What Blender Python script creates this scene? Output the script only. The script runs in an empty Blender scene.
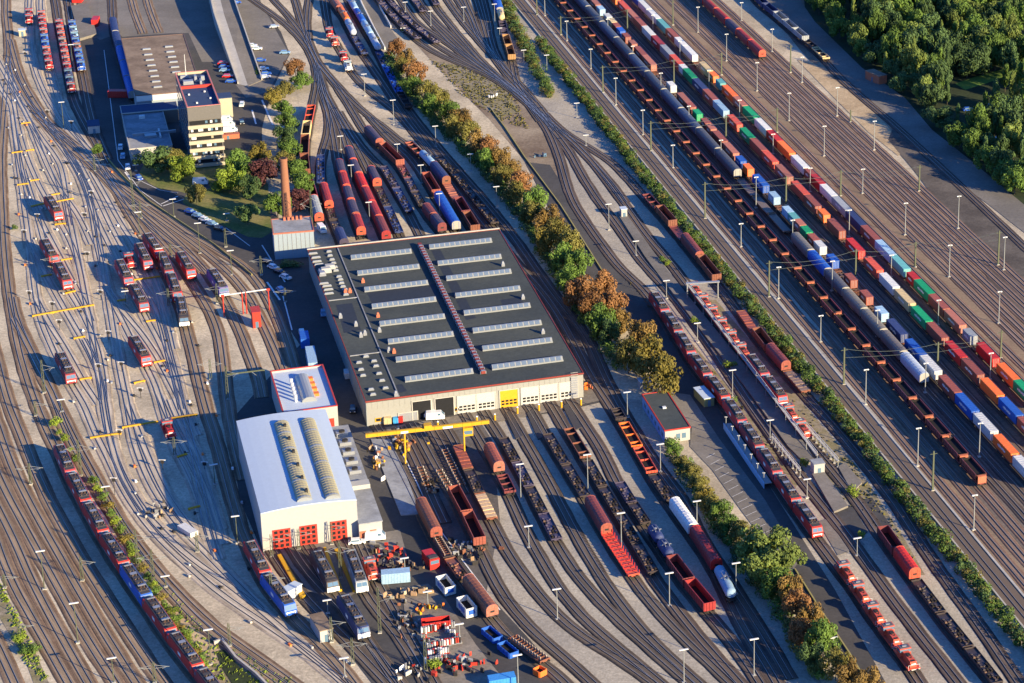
import bpy, math, random
from mathutils import Vector, Matrix
rnd = random.Random(7)
S = bpy.context.scene
COL = S.collection
# ---------------------------------------------------------------- camera
F, PIT, ROL, X0, Y0, HC = 2402.70, 0.351583697, -0.0282031592, 910.625, 169.5696, 297.5418
W_, H_ = 1024.0, 683.0
cd = bpy.data.cameras.new('camera'); cam = bpy.data.objects.new('camera', cd); COL.objects.link(cam)
S.camera = cam
cd.sensor_fit = 'HORIZONTAL'; cd.sensor_width = 36.0; cd.lens = F / W_ * 36.0
cd.clip_start = 5; cd.clip_end = 8000
cr, sr = math.cos(ROL), math.sin(ROL)
sp, cp = math.sin(PIT), math.cos(PIT)
# image axes in world: column right axis and down axis
RX = Vector((1, 0, 0)); DN = Vector((0, -sp, -cp)); FW = Vector((0, cp, -sp))
right = RX * cr + DN * sr          # direction of increasing pixel x
down = RX * (-sr) + DN * cr        # direction of increasing pixel y
M = Matrix((right, -down, -FW)).transposed()
cam.matrix_world = Matrix.Translation((0, 0, HC)) @ M.to_4x4()
cd.shift_x = (W_ / 2 - X0) / W_
cd.shift_y = (Y0 - H_ / 2) / W_
# ---------------------------------------------------------------- light
AZ = math.atan2(-0.54, 0.84)      # direction towards the sun in the ground plane
ELV = math.radians(17.2)
sl = bpy.data.lights.new('sun', 'SUN'); sun = bpy.data.objects.new('sun', sl); COL.objects.link(sun)
sl.energy = 5.0; sl.angle = math.radians(0.5); sl.color = (1.0, 0.81, 0.49)
sd = Vector((math.cos(AZ) * math.cos(ELV), math.sin(AZ) * math.cos(ELV), math.sin(ELV)))
sun.rotation_euler = sd.to_track_quat('Z', 'Y').to_euler()
w = bpy.data.worlds.new('World'); S.world = w; w.use_nodes = True
nt = w.node_tree
sky = nt.nodes.new('ShaderNodeTexSky'); sky.sky_type = 'NISHITA'; sky.sun_disc = False
sky.sun_elevation = ELV; sky.sun_rotation = math.pi / 2 - AZ
sky.altitude = 300; sky.ozone_density = 3.0; sky.dust_density = .6
sat = nt.nodes.new('ShaderNodeHueSaturation'); sat.inputs['Saturation'].default_value = 1.12
nt.links.new(sky.outputs[0], sat.inputs['Color']); tint = nt.nodes.new('ShaderNodeMix'); tint.data_type = 'RGBA'; tint.blend_type = 'MULTIPLY'; tint.inputs[0].default_value = 1.0
tint.inputs[7].default_value = (.38, .68, 1.2, 1); nt.links.new(sat.outputs[0], tint.inputs[6]); nt.links.new(tint.outputs[2], nt.nodes['Background'].inputs[0])
nt.nodes['Background'].inputs[1].default_value = 0.098
S.view_settings.view_transform = 'Standard'
S.view_settings.look = 'None'
S.view_settings.exposure = 1.3
S.view_settings.gamma = 1.0
# ---------------------------------------------------------------- pixel -> place on the ground (or at height z)
def g(x, y, z=0.0):
    X, Y = x - X0, y - Y0
    r = right * X + down * Y + FW * F
    t = (z - HC) / r.z
    return Vector((r.x * t, r.y * t, z))
def proj(P):
    d = Vector(P) - Vector((0, 0, HC)); f = d.dot(FW)
    return X0 + F * d.dot(right) / f, Y0 + F * d.dot(down) / f
def height(b, t):
    B = g(*b); lo, hi = 0.5, 80.0
    for _ in range(40):
        m = (lo + hi) / 2
        if proj(B + Vector((0, 0, m)))[1] > t[1]: lo = m
        else: hi = m
    return lo
# ---------------------------------------------------------------- materials
MATS = {}
def mat(name, rgb, rough=0.8, metal=0.0, var=0.15, scale=0.35, objcol=False, spec=0.3, rgb2=None, detail=6, bump=0.0, fine=0.0):
    m = bpy.data.materials.new(name); m.use_nodes = True; MATS[name] = m
    n, l = m.node_tree.nodes, m.node_tree.links
    b = n['Principled BSDF']; b.inputs['Roughness'].default_value = rough; b.inputs['Metallic'].default_value = metal
    b.inputs['Specular IOR Level'].default_value = spec
    geo = n.new('ShaderNodeNewGeometry')
    no = n.new('ShaderNodeTexNoise'); no.inputs['Scale'].default_value = scale; no.inputs['Detail'].default_value = detail
    no.inputs['Roughness'].default_value = 0.65
    l.new(geo.outputs['Position'], no.inputs['Vector'])
    if objcol:
        oi = n.new('ShaderNodeObjectInfo'); src = oi.outputs['Color']
    else:
        c = n.new('ShaderNodeRGB'); c.outputs[0].default_value = (*rgb, 1); src = c.outputs[0]
    if rgb2:
        mx = n.new('ShaderNodeMix'); mx.data_type = 'RGBA'
        rp = n.new('ShaderNodeValToRGB'); rp.color_ramp.elements[0].position = 0.40; rp.color_ramp.elements[1].position = 0.62
        l.new(no.outputs['Fac'], rp.inputs[0]); l.new(rp.outputs[0], mx.inputs[0])
        l.new(src, mx.inputs[6]); mx.inputs[7].default_value = (*rgb2, 1); src = mx.outputs[2]
    mr = n.new('ShaderNodeMapRange'); mr.inputs['From Min'].default_value = 0.3; mr.inputs['From Max'].default_value = 0.7
    mr.inputs['To Min'].default_value = 1 - var; mr.inputs['To Max'].default_value = 1 + var
    n2 = n.new('ShaderNodeTexNoise'); n2.inputs['Scale'].default_value = max(scale * 4.3, .9); n2.inputs['Detail'].default_value = 8; n2.inputs['Roughness'].default_value = .75
    l.new(geo.outputs['Position'], n2.inputs['Vector'])
    l.new(n2.outputs['Fac'], mr.inputs['Value'])
    ml = n.new('ShaderNodeVectorMath'); ml.operation = 'SCALE'
    l.new(src, ml.inputs[0]); l.new(mr.outputs[0], ml.inputs['Scale']); src = ml.outputs[0]
    if fine:
        n3 = n.new('ShaderNodeTexNoise'); n3.inputs['Scale'].default_value = 1.6; n3.inputs['Detail'].default_value = 4; n3.inputs['Roughness'].default_value = .8
        l.new(geo.outputs['Position'], n3.inputs['Vector'])
        m3 = n.new('ShaderNodeMapRange'); m3.inputs['From Min'].default_value = .3; m3.inputs['From Max'].default_value = .7
        m3.inputs['To Min'].default_value = 1 - fine; m3.inputs['To Max'].default_value = 1 + fine
        l.new(n3.outputs['Fac'], m3.inputs['Value'])
        m4 = n.new('ShaderNodeVectorMath'); m4.operation = 'SCALE'
        l.new(src, m4.inputs[0]); l.new(m3.outputs[0], m4.inputs['Scale']); src = m4.outputs[0]
    l.new(src, b.inputs['Base Color'])
    if bump:
        bp = n.new('ShaderNodeBump'); bp.inputs['Strength'].default_value = bump; bp.inputs['Distance'].default_value = 0.3
        l.new(n2.outputs['Fac'], bp.inputs['Height']); l.new(bp.outputs[0], b.inputs['Normal'])
    return m
paint = mat('painted_steel', (1, 1, 1), 0.5, 0, .28, .5, objcol=True, spec=.4)
container_paint = mat('container_paint', (1, 1, 1), 0.55, 0, .24, .5, objcol=True, spec=.35)
tarp = mat('tarpaulin', (1, 1, 1), 0.6, 0, .3, .4, objcol=True)
gravel = mat('gravel', (.36, .30, .21), 1, 0, .32, .045, rgb2=(.56, .47, .33), fine=.24)
gravel_grey = mat('grey_gravel', (.31, .275, .22), 1, 0, .25, .03, rgb2=(.43, .375, .28), fine=.3)
gravel_sand = mat('sandy_ground', (.20, .14, .09), 1, 0, .22, .03, rgb2=(.27, .195, .125), fine=.16)
sand_m = mat('bright_sand', (.36, .26, .15), 1, 0, .3, .08, rgb2=(.50, .38, .23), fine=.2)
yard_m = mat('yard_gravel', (.115, .09, .07), 1, 0, .28, .05, rgb2=(.17, .135, .105), fine=.2)  # gravel darkened to carry the shade of the trains
dirt = mat('bare_earth', (.15, .105, .07), 1, 0, .35, .04, rgb2=(.30, .235, .16), fine=.2)
darkyard = mat('oily_ballast_ground', (.085, .078, .072), 1, 0, .3, .05, rgb2=(.15, .13, .11), fine=.18)
asphalt = mat('asphalt', (.058, .055, .053), .95, 0, .2, .03, rgb2=(.09, .083, .077), fine=.08)
asphalt_old = mat('old_asphalt', (.15, .135, .115), .95, 0, .2, .04, rgb2=(.21, .188, .16), fine=.1)
concrete = mat('concrete', (.38, .36, .32), .9, 0, .14, .1, rgb2=(.44, .41, .36))
grass_m = mat('grass_ground', (.10, .13, .03), 1, 0, .3, .07, rgb2=(.22, .19, .07), fine=.25)
weeds_m = mat('dry_weeds', (.20, .17, .08), 1, 0, .35, .16, rgb2=(.27, .225, .16), fine=.3)
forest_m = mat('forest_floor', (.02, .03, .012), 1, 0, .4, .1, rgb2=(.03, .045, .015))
bank_m = mat('green_bank', (.12, .2, .03), 1, 0, .3, .2)
white_paint = mat('white_marking', (.72, .7, .66), .8, 0, .2, .3)
yellow = mat('yellow_paint', (.55, .30, .015), .6, 0, .12, .3)
rail_m = mat('rail_steel', (.06, .042, .034), .6, .2, .2, .3)
rail_head = mat('rail_head', (.36, .34, .32), .35, .5, .15, .3)
def ballast(name, c1, c2, slp):
    m = mat(name, c1, 1, 0, .22, .12, rgb2=c2, fine=.2)
    n, l = m.node_tree.nodes, m.node_tree.links
    b = n['Principled BSDF']; src = b.inputs['Base Color'].links[0].from_socket
    uv = n.new('ShaderNodeUVMap'); sx = n.new('ShaderNodeSeparateXYZ'); l.new(uv.outputs[0], sx.inputs[0])
    # sleepers: one every 0.63 m, 2.6 m long
    dv = n.new('ShaderNodeMath'); dv.operation = 'DIVIDE'; dv.inputs[1].default_value = .63; l.new(sx.outputs[0], dv.inputs[0])
    fr = n.new('ShaderNodeMath'); fr.operation = 'FRACT'; l.new(dv.outputs[0], fr.inputs[0])
    lt = n.new('ShaderNodeMath'); lt.operation = 'LESS_THAN'; lt.inputs[1].default_value = .42; l.new(fr.outputs[0], lt.inputs[0])
    ab = n.new('ShaderNodeMath'); ab.operation = 'ABSOLUTE'; l.new(sx.outputs[1], ab.inputs[0])
    l2 = n.new('ShaderNodeMath'); l2.operation = 'LESS_THAN'; l2.inputs[1].default_value = 1.3; l.new(ab.outputs[0], l2.inputs[0])
    mu = n.new('ShaderNodeMath'); mu.operation = 'MULTIPLY'; l.new(lt.outputs[0], mu.inputs[0]); l.new(l2.outputs[0], mu.inputs[1])
    mu2 = n.new('ShaderNodeMath'); mu2.operation = 'MULTIPLY'; mu2.inputs[1].default_value = .40; l.new(mu.outputs[0], mu2.inputs[0])
    m6 = n.new('ShaderNodeMath'); m6.operation = 'MULTIPLY_ADD'; m6.inputs[1].default_value = .38; l.new(l2.outputs[0], m6.inputs[0]); l.new(mu2.outputs[0], m6.inputs[2]); mu2 = m6
    mx = n.new('ShaderNodeMix'); mx.data_type = 'RGBA'; l.new(mu2.outputs[0], mx.inputs[0]); l.new(src, mx.inputs[6])
    mx.inputs[7].default_value = (*slp, 1)
    # oil, rust and pale dust drawn out along the track
    mp = n.new('ShaderNodeMapping'); mp.inputs['Scale'].default_value = (.035, 1.1, 1); l.new(uv.outputs[0], mp.inputs[0])
    sn = n.new('ShaderNodeTexNoise'); sn.inputs['Scale'].default_value = 1.3; sn.inputs['Detail'].default_value = 5; sn.inputs['Roughness'].default_value = .7; l.new(mp.outputs[0], sn.inputs['Vector'])
    sm = n.new('ShaderNodeMapRange'); sm.inputs['From Min'].default_value = .34; sm.inputs['From Max'].default_value = .66; sm.inputs['To Min'].default_value = .62; sm.inputs['To Max'].default_value = 1.38
    l.new(sn.outputs['Fac'], sm.inputs['Value'])
    sv = n.new('ShaderNodeVectorMath'); sv.operation = 'SCALE'; l.new(mx.outputs[2], sv.inputs[0]); l.new(sm.outputs[0], sv.inputs['Scale'])
    l.new(sv.outputs[0], b.inputs['Base Color'])
    return m
bal_brown = ballast('brown_ballast', (.155, .098, .062), (.20, .135, .088), (.33, .25, .165))
bal_dark = ballast('dark_ballast', (.065, .048, .042), (.095, .068, .055), (.155, .115, .085))
bal_fan = ballast('charcoal_ballast', (.068, .052, .041), (.098, .075, .058), (.15, .118, .09))
bal_light = ballast('light_ballast', (.36, .29, .21), (.45, .365, .265), (.50, .44, .355))
bal_red = ballast('reddish_ballast', (.15, .085, .06), (.19, .115, .08), (.26, .18, .125))
dark = mat('dark_underframe', (.028, .025, .024), .8)
roofgrey = mat('locomotive_roof', (.06, .055, .055), .7, 0, .25, .8)
glassm = mat('window_glass', (.10, .17, .24), .08, 0, .05, .3, spec=.8)
whitep = mat('white_trim', (.75, .74, .72), .5, 0, .08, .4)
redp = mat('red_trim', (.42, .04, .025), .55, 0, .12, .4)
copper = mat('insulator', (.13, .085, .06), .6)
silver = mat('silver_panel', (.30, .31, .33), .4, .3, .1, .5)
rust = mat('rusty_steel', (.16, .06, .035), .85, 0, .3, .6, rgb2=(.24, .10, .05))
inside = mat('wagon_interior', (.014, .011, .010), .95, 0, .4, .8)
wood = mat('planks', (.36, .23, .13), .9, 0, .25, .8)
steelpole = mat('galvanised_pole', (.26, .27, .26), .6, .1, .1, .4)
greenpole = mat('green_pole', (.09, .10, .06), .7, 0, .15, .4)
lampw = mat('lamp_head', (.60, .60, .58), .5, 0, .05, .4)
wire_m = mat('wire', (.10, .12, .11), .6)
tyre = mat('tyre', (.02, .02, .02), .9)
carpaint = mat('car_paint', (1, 1, 1), .25, 0, .04, .4, objcol=True, spec=.6)
wall_beige = mat('beige_cladding', (.27, .265, .24), .8, 0, .08, .5)
wall_white = mat('white_cladding', (.36, .355, .34), .8, 0, .06, .4)
wall_blue = mat('bluish_cladding', (.25, .30, .34), .7, 0, .08, .4)
wall_cream = mat('cream_facade', (.40, .35, .25), .8, 0, .06, .4)
wall_grey = mat('grey_concrete_wall', (.13, .12, .11), .9, 0, .1, .4)
roof_dark = mat('dark_felt_roof', (.043, .052, .052), .95, 0, .22, .035, rgb2=(.066, .074, .066), fine=.1)
roof_patch = mat('wet_roof_patch', (.026, .033, .045), .8, 0, .2, .1)
roof_brown = mat('brown_felt_roof', (.17, .12, .08), .95, 0, .2, .12, rgb2=(.26, .19, .13), fine=.1)
roof_white = mat('pale_metal_roof', (.46, .53, .60), .6, 0, .05, .15)
roof_grey = mat('grey_gravel_roof', (.22, .225, .235), .95, 0, .18, .2, rgb2=(.31, .32, .33))
mud = mat('dark_mud', (.075, .062, .052), 1, 0, .3, .06, rgb2=(.13, .11, .09), fine=.2)  # bare earth with the shade put into its colour
roof_blue = mat('dark_blue_roof', (.03, .055, .12), .9, 0, .15, .2)
skylight = mat('skylight_panel', (.25, .26, .26), .3, 0, .08, .6, spec=.6)
skylight_dome = mat('ribbed_rooflight', (.30, .27, .17), .5, 0, .12, .8)
skyglass = mat('skylight_glass', (.12, .16, .22), .15, 0, .15, .7, spec=.8)
brick = mat('chimney_brick', (.24, .105, .06), .9, 0, .12, .5)
orange = mat('orange_paint', (.75, .18, .03), .6)
doorw = mat('door_white', (.42, .41, .38), .7, 0, .05, .3)
blackhole = mat('hall_interior', (.012, .012, .014), .9)
LEAF = {}
def leafmat(name, c):
    m = bpy.data.materials.new(name); m.use_nodes = True
    n, l = m.node_tree.nodes, m.node_tree.links; b = n['Principled BSDF']
    b.inputs['Roughness'].default_value = .75; b.inputs['Specular IOR Level'].default_value = .2
    geo = n.new('ShaderNodeNewGeometry'); oi = n.new('ShaderNodeObjectInfo')
    no = n.new('ShaderNodeTexNoise'); no.inputs['Scale'].default_value = .55; no.inputs['Detail'].default_value = 3
    l.new(geo.outputs['Position'], no.inputs['Vector'])
    ad = n.new('ShaderNodeMath'); ad.operation = 'MULTIPLY_ADD'; ad.inputs[1].default_value = .45
    l.new(geo.outputs['Random Per Island'], ad.inputs[0]); l.new(no.outputs['Fac'], ad.inputs[2])
    rp = n.new('ShaderNodeValToRGB'); e = rp.color_ramp.elements
    e[0].position = .3; e[0].color = (c[0][0], c[0][1], c[0][2], 1); e[1].position = 1.0; e[1].color = (c[1][0], c[1][1], c[1][2], 1)
    l.new(ad.outputs[0], rp.inputs[0])
    hs = n.new('ShaderNodeHueSaturation'); l.new(rp.outputs[0], hs.inputs['Color'])
    mr = n.new('ShaderNodeMapRange'); mr.inputs['To Min'].default_value = .75; mr.inputs['To Max'].default_value = 1.25
    l.new(oi.outputs['Random'], mr.inputs['Value']); l.new(mr.outputs[0], hs.inputs['Value'])
    l.new(hs.outputs[0], b.inputs['Base Color'])
    LEAF[name] = m; return m
leafmat('green', ((0.04, 0.08, 0.014), (0.11, 0.175, 0.03)))
leafmat('dark', ((0.03, 0.062, 0.02), (0.08, 0.13, 0.04)))
leafmat('pale', ((0.065, 0.105, 0.022), (0.165, 0.205, 0.045)))
leafmat('olive', ((0.07, 0.07, 0.016), (0.16, 0.14, 0.032)))
leafmat('autumn', ((0.11, 0.07, 0.02), (0.20, 0.125, 0.035)))
leafmat('rusty', ((0.13, 0.068, 0.025), (0.25, 0.115, 0.042)))
leafmat('yellow', ((0.09, 0.085, 0.018), (0.20, 0.155, 0.03)))
leafmat('purple', ((.05, .018, .02), (.10, .035, .035)))
leafmat('bright', ((.08, .13, .012), (.20, .26, .03)))
concrete_old = mat('stained_apron', (.17, .145, .115), .95, 0, .25, .08, rgb2=(.25, .215, .17), fine=.15)
bark = mat('bark', (.09, .07, .05), .95)
# ---------------------------------------------------------------- mesh helpers
class MB:
    def __init__(s): s.v = []; s.f = []; s.m = []; s.mats = []
    def mi(s, m):
        if m not in s.mats: s.mats.append(m)
        return s.mats.index(m)
    def quad(s, pts, m):
        i = len(s.v); s.v += [tuple(p) for p in pts]; s.f.append(tuple(range(i, i + len(pts)))); s.m.append(s.mi(m))
    def hexa(s, b, t, m, mtop=None):       # bottom 4 pts ccw, top 4 pts
        i = len(s.v); s.v += [tuple(p) for p in b] + [tuple(p) for p in t]
        k = s.mi(m); kt = s.mi(mtop) if mtop else k
        s.f += [(i + 3, i + 2, i + 1, i), (i + 4, i + 5, i + 6, i + 7)]; s.m += [k, kt]
        for a in range(4):
            c = (a + 1) % 4; s.f.append((i + a, i + c, i + 4 + c, i + 4 + a)); s.m.append(k)
    def box(s, x0, x1, y0, y1, z0, z1, m, mtop=None, tx=0, ty=0):
        s.hexa([(x0, y0, z0), (x1, y0, z0), (x1, y1, z0), (x0, y1, z0)],
               [(x0 + tx, y0 + ty, z1), (x1 - tx, y0 + ty, z1), (x1 - tx, y1 - ty, z1), (x0 + tx, y1 - ty, z1)], m, mtop)
    def prism(s, prof, x0, x1, m, mend=None, ax='x'):      # profile of (y,z), extruded along x
        i = len(s.v); n = len(prof)
        for X in (x0, x1):
            for a, b in prof: s.v.append((X, a, b) if ax == 'x' else (a, X, b))
        k = s.mi(m); ke = s.mi(mend) if mend else k
        s.f.append(tuple(range(i + n - 1, i - 1, -1))); s.m.append(ke)
        s.f.append(tuple(range(i + n, i + 2 * n))); s.m.append(ke)
        for a in range(n):
            c = (a + 1) % n; s.f.append((i + a, i + c, i + n + c, i + n + a)); s.m.append(k)
    def cyl(s, p, q, r0, r1, m, n=8, cap=True):
        p, q = Vector(p), Vector(q); d = (q - p).normalized()
        a = d.orthogonal().normalized(); b = d.cross(a); i = len(s.v)
        for P, r in ((p, r0), (q, r1)):
            for k in range(n):
                t = 2 * math.pi * k / n; s.v.append(tuple(P + a * (r * math.cos(t)) + b * (r * math.sin(t))))
        k = s.mi(m)
        for j in range(n):
            c = (j + 1) % n; s.f.append((i + j, i + c, i + n + c, i + n + j)); s.m.append(k)
        if cap: s.f += [tuple(range(i + n - 1, i - 1, -1)), tuple(range(i + n, i + 2 * n))]; s.m += [k, k]
    def mesh(s, name):
        me = bpy.data.meshes.new(name); me.from_pydata(s.v, [], s.f)
        for m in s.mats: me.materials.append(m)
        me.polygons.foreach_set('material_index', s.m); me.update(); return me
    def build(s, name, parent=None, loc=(0, 0, 0), rz=0, color=None):
        o = bpy.data.objects.new(name, s.mesh(name)); COL.objects.link(o)
        o.location = loc; o.rotation_euler = (0, 0, rz)
        if parent: o.parent = parent
        if color: o.color = (*color, 1)
        return o
def thing(name, label=None, cat=None, loc=(0, 0, 0), rz=0, group=None):
    o = bpy.data.objects.new(name, None); COL.objects.link(o); o.location = loc; o.rotation_euler = (0, 0, rz)
    o.empty_display_size = 1
    return tag(o, label, cat, group)
def tag(o, label=None, cat=None, group=None):
    if label:
        w_ = label.split()
        for drop in ('the', 'of'):
            for i in range(len(w_) - 1, 0, -1):
                if len(w_) > 16 and w_[i] == drop: del w_[i]
        o['label'] = ' '.join(w_[:16])
    if cat: o['category'] = cat
    if group: o['group'] = group
    return o
def struct(o): o['kind'] = 'structure'; return o
KIDS = {}
def dup(root, loc, rz, label=None, group=None, colors=None, cat=None):
    kids = KIDS.setdefault(root.name, [(c, list(c.children)) for c in root.children])
    def cc(o, par):
        c = o.copy(); COL.objects.link(c)
        if par: c.parent = par
        nm = o.name.split('.')[0]
        if colors and nm in colors: c.color = (*colors[nm], 1)
        return c
    r = cc(root, None); r.location = loc; r.rotation_euler = (0, 0, rz)
    for ch, gs in kids:
        c = cc(ch, r)
        for k in gs: cc(k, c)
    tag(r, label, cat, group); return r
PROTO_USED = set()
def place(root, loc, rz, label, group=None, colors=None):
    if root.name not in PROTO_USED:
        PROTO_USED.add(root.name)
        KIDS.setdefault(root.name, [(c, list(c.children)) for c in root.children])
        root.location = loc; root.rotation_euler = (0, 0, rz); tag(root, label, None, group)
        if colors:
            for c, gs in KIDS[root.name]:
                for o in [c] + gs:
                    if o.name.split('.')[0] in colors: o.color = (*colors[o.name.split('.')[0]], 1)
        return root
    return dup(root, loc, rz, label, group, colors)
ORD = 'first second third fourth fifth sixth seventh eighth ninth tenth eleventh twelfth thirteenth fourteenth fifteenth sixteenth seventeenth eighteenth nineteenth twentieth'.split()
TENS = {20: 'twenty', 30: 'thirty', 40: 'forty', 50: 'fifty', 60: 'sixty', 70: 'seventy'}
def ordn(i):     # i from 0
    n = i + 1
    if n <= 20: return ORD[n - 1]
    t, u = n // 10 * 10, n % 10
    return (TENS[t][:-1] + 'ieth') if u == 0 else TENS[t] + '-' + ORD[u - 1]
def sheet(name, px, m, z, world=False, holes=None):
    pts = [g(*p) for p in px] if not world else [Vector((p[0], p[1], 0)) for p in px]
    me = bpy.data.meshes.new(name); me.from_pydata([(p.x, p.y, z) for p in pts], [], [tuple(range(len(pts)))])
    me.materials.append(m); me.update()
    if me.polygons[0].normal.z < 0: me.flip_normals()
    o = bpy.data.objects.new(name, me); COL.objects.link(o); return struct(o)
def spline(P, step=4.0):
    P = [Vector((p[0], p[1])) for p in P]
    if len(P) == 2: P = [P[0], (P[0] + P[1]) / 2, P[1]]
    E = [2 * P[0] - P[1]] + P + [2 * P[-1] - P[-2]]; out = []
    for i in range(1, len(E) - 2):
        a, b, c, d = E[i - 1], E[i], E[i + 1], E[i + 2]; n = max(2, int((c - b).length / step))
        for k in range(n):
            t = k / n
            out.append(.5 * ((2 * b) + (c - a) * t + (2 * a - 5 * b + 4 * c - d) * t * t + (3 * b - a - 3 * c + d) * t ** 3))
    out.append(P[-1])
    return out
def smooth(L, n=2):
    for _ in range(n):
        L = [L[0]] + [(L[i - 1] + L[i] * 2 + L[i + 1]) / 4 for i in range(1, len(L) - 1)] + [L[-1]]
    return L
class Path:
    def __init__(s, L):
        s.L = L; s.d = [0]
        for a, b in zip(L, L[1:]): s.d.append(s.d[-1] + (b - a).length)
        s.len = s.d[-1]
    def at(s, t):
        if t <= 0: return s.L[0] + (s.L[1] - s.L[0]).normalized() * t
        if t >= s.len: return s.L[-1] + (s.L[-1] - s.L[-2]).normalized() * (t - s.len)
        lo, hi = 0, len(s.d) - 1
        while hi - lo > 1:
            m = (lo + hi) // 2
            if s.d[m] <= t: lo = m
            else: hi = m
        k = (t - s.d[lo]) / (s.d[hi] - s.d[lo]); return s.L[lo].lerp(s.L[hi], k)
    def near(s, p):
        best = (1e9, 0)
        for i in range(len(s.L) - 1):
            a, b = s.L[i], s.L[i + 1]; d = b - a
            k = max(0, min(1, (p - a).dot(d) / d.length_squared)); e = (a + d * k - p).length
            if e < best[0]: best = (e, s.d[i] + k * (s.d[i + 1] - s.d[i]))
        return best[1]
ZT = [0]
RAILZ = 0.40
def w2(p):      # pixel tuple (x, y[, z]) -> 2d world
    q = g(*p); return Vector((q.x, q.y))
def track(pts, bm=None, width=3.6, world=False, samez=False, name='railway_track'):
    P = [Vector(p) for p in pts] if world else [w2(p) for p in pts]
    L = smooth(spline(P, 5.0), 3)
    if not samez: ZT[0] += 1
    z = .12 + ZT[0] * .0016
    me = bpy.data.meshes.new(name); v = []; f = []; mi = []; uvs = []
    n = len(L); d = 0; T = []
    for i in range(n):
        t = (L[min(i + 1, n - 1)] - L[max(i - 1, 0)]).normalized(); T.append(Vector((-t.y, t.x)))
    h = width / 2; uu = []
    for i in range(n):
        if i: d += (L[i] - L[i - 1]).length
        wob = rnd.uniform(-.12, .12)
        for s, hh_, z_ in ((-1, h + .35, -.01), (-1, h, z), (1, h, z), (1, h + .35, -.01)):
            p = L[i] + T[i] * (hh_ * s + wob); v.append((p.x, p.y, z_)); uu.append((d, h * s))
    for i in range(n - 1):
        for k in range(3): a = 4 * i + k; f.append((a, a + 4, a + 5, a + 1)); mi.append(0)
    for s in (-1, 1):
        b0 = len(v)
        for i in range(n):
            for off, zz in ((.7175 - .08, z - .01), (.7175 - .055, z + .17), (.7175 + .055, z + .17), (.7175 + .08, z - .01)):
                p = L[i] + T[i] * (s * off); v.append((p.x, p.y, zz)); uu.append((0, 9))
        for i in range(n - 1):
            for k in range(3):
                a = b0 + 4 * i + k
                f.append((a, a + 4, a + 5, a + 1) if s < 0 else (a, a + 1, a + 5, a + 4)); mi.append(2 if k == 1 else 1)
    me.from_pydata(v, [], f); me.materials.append(bm or bal_brown); me.materials.append(rail_m); me.materials.append(rail_head)
    me.polygons.foreach_set('material_index', mi)
    uvl = me.uv_layers.new(name='UVMap')
    for lp in me.loops: uvl.data[lp.index].uv = uu[lp.vertex_index]
    me.update()
    o = bpy.data.objects.new(name, me); COL.objects.link(o); struct(o)
    return Path(L)
# ---------------------------------------------------------------- rolling stock (x along the track, origin on the rail head, +x is the near end)
def bogie(root, x, r=.46, wb=1.25, w=1.15, name='bogie'):
    b = MB()
    b.box(x - wb - .7, x + wb + .7, -w, w, .35, .85, dark)
    for a in (-wb, wb):
        for s in (-1, 1):
            b.cyl((x + a, s * .68, r), (x + a, s * .82, r), r, r, rust, 10)
        b.cyl((x + a, -.68, r), (x + a, .68, r), .09, .09, dark, 6, False)
    return b.build(name, root)
def buffers(b, L, z=1.05):
    for s in (-1, 1):
        for y in (-.87, .87):
            b.cyl((s * (L / 2 - .6), y, z), (s * L / 2, y, z), .16, .16, dark, 6); b.cyl((s * (L / 2 - .08), y, z), (s * L / 2, y, z), .24, .24, dark, 8)
def pantograph(root, x, up=0):
    p = MB(); z = 4.0
    for s in (-.55, .55):
        p.cyl((x - .9, s, z), (x + .7, s * .6, z + .28), .05, .05, rust, 4); p.cyl((x + .7, s * .6, z + .28), (x - .6, s * .5, z + .5), .04, .04, rust, 4)
    p.box(x - .75, x - .55, -.95, .95, z + .48, z + .55, silver); p.box(x - .45, x - .3, -.95, .95, z + .48, z + .55, silver)
    for q in (-.8, .8):
        for s in (-.6, .6): p.box(x + q - .12, x + q + .12, s - .12, s + .12, z - .35, z + .08, copper)
    return p.build('pantograph', root)
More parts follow.
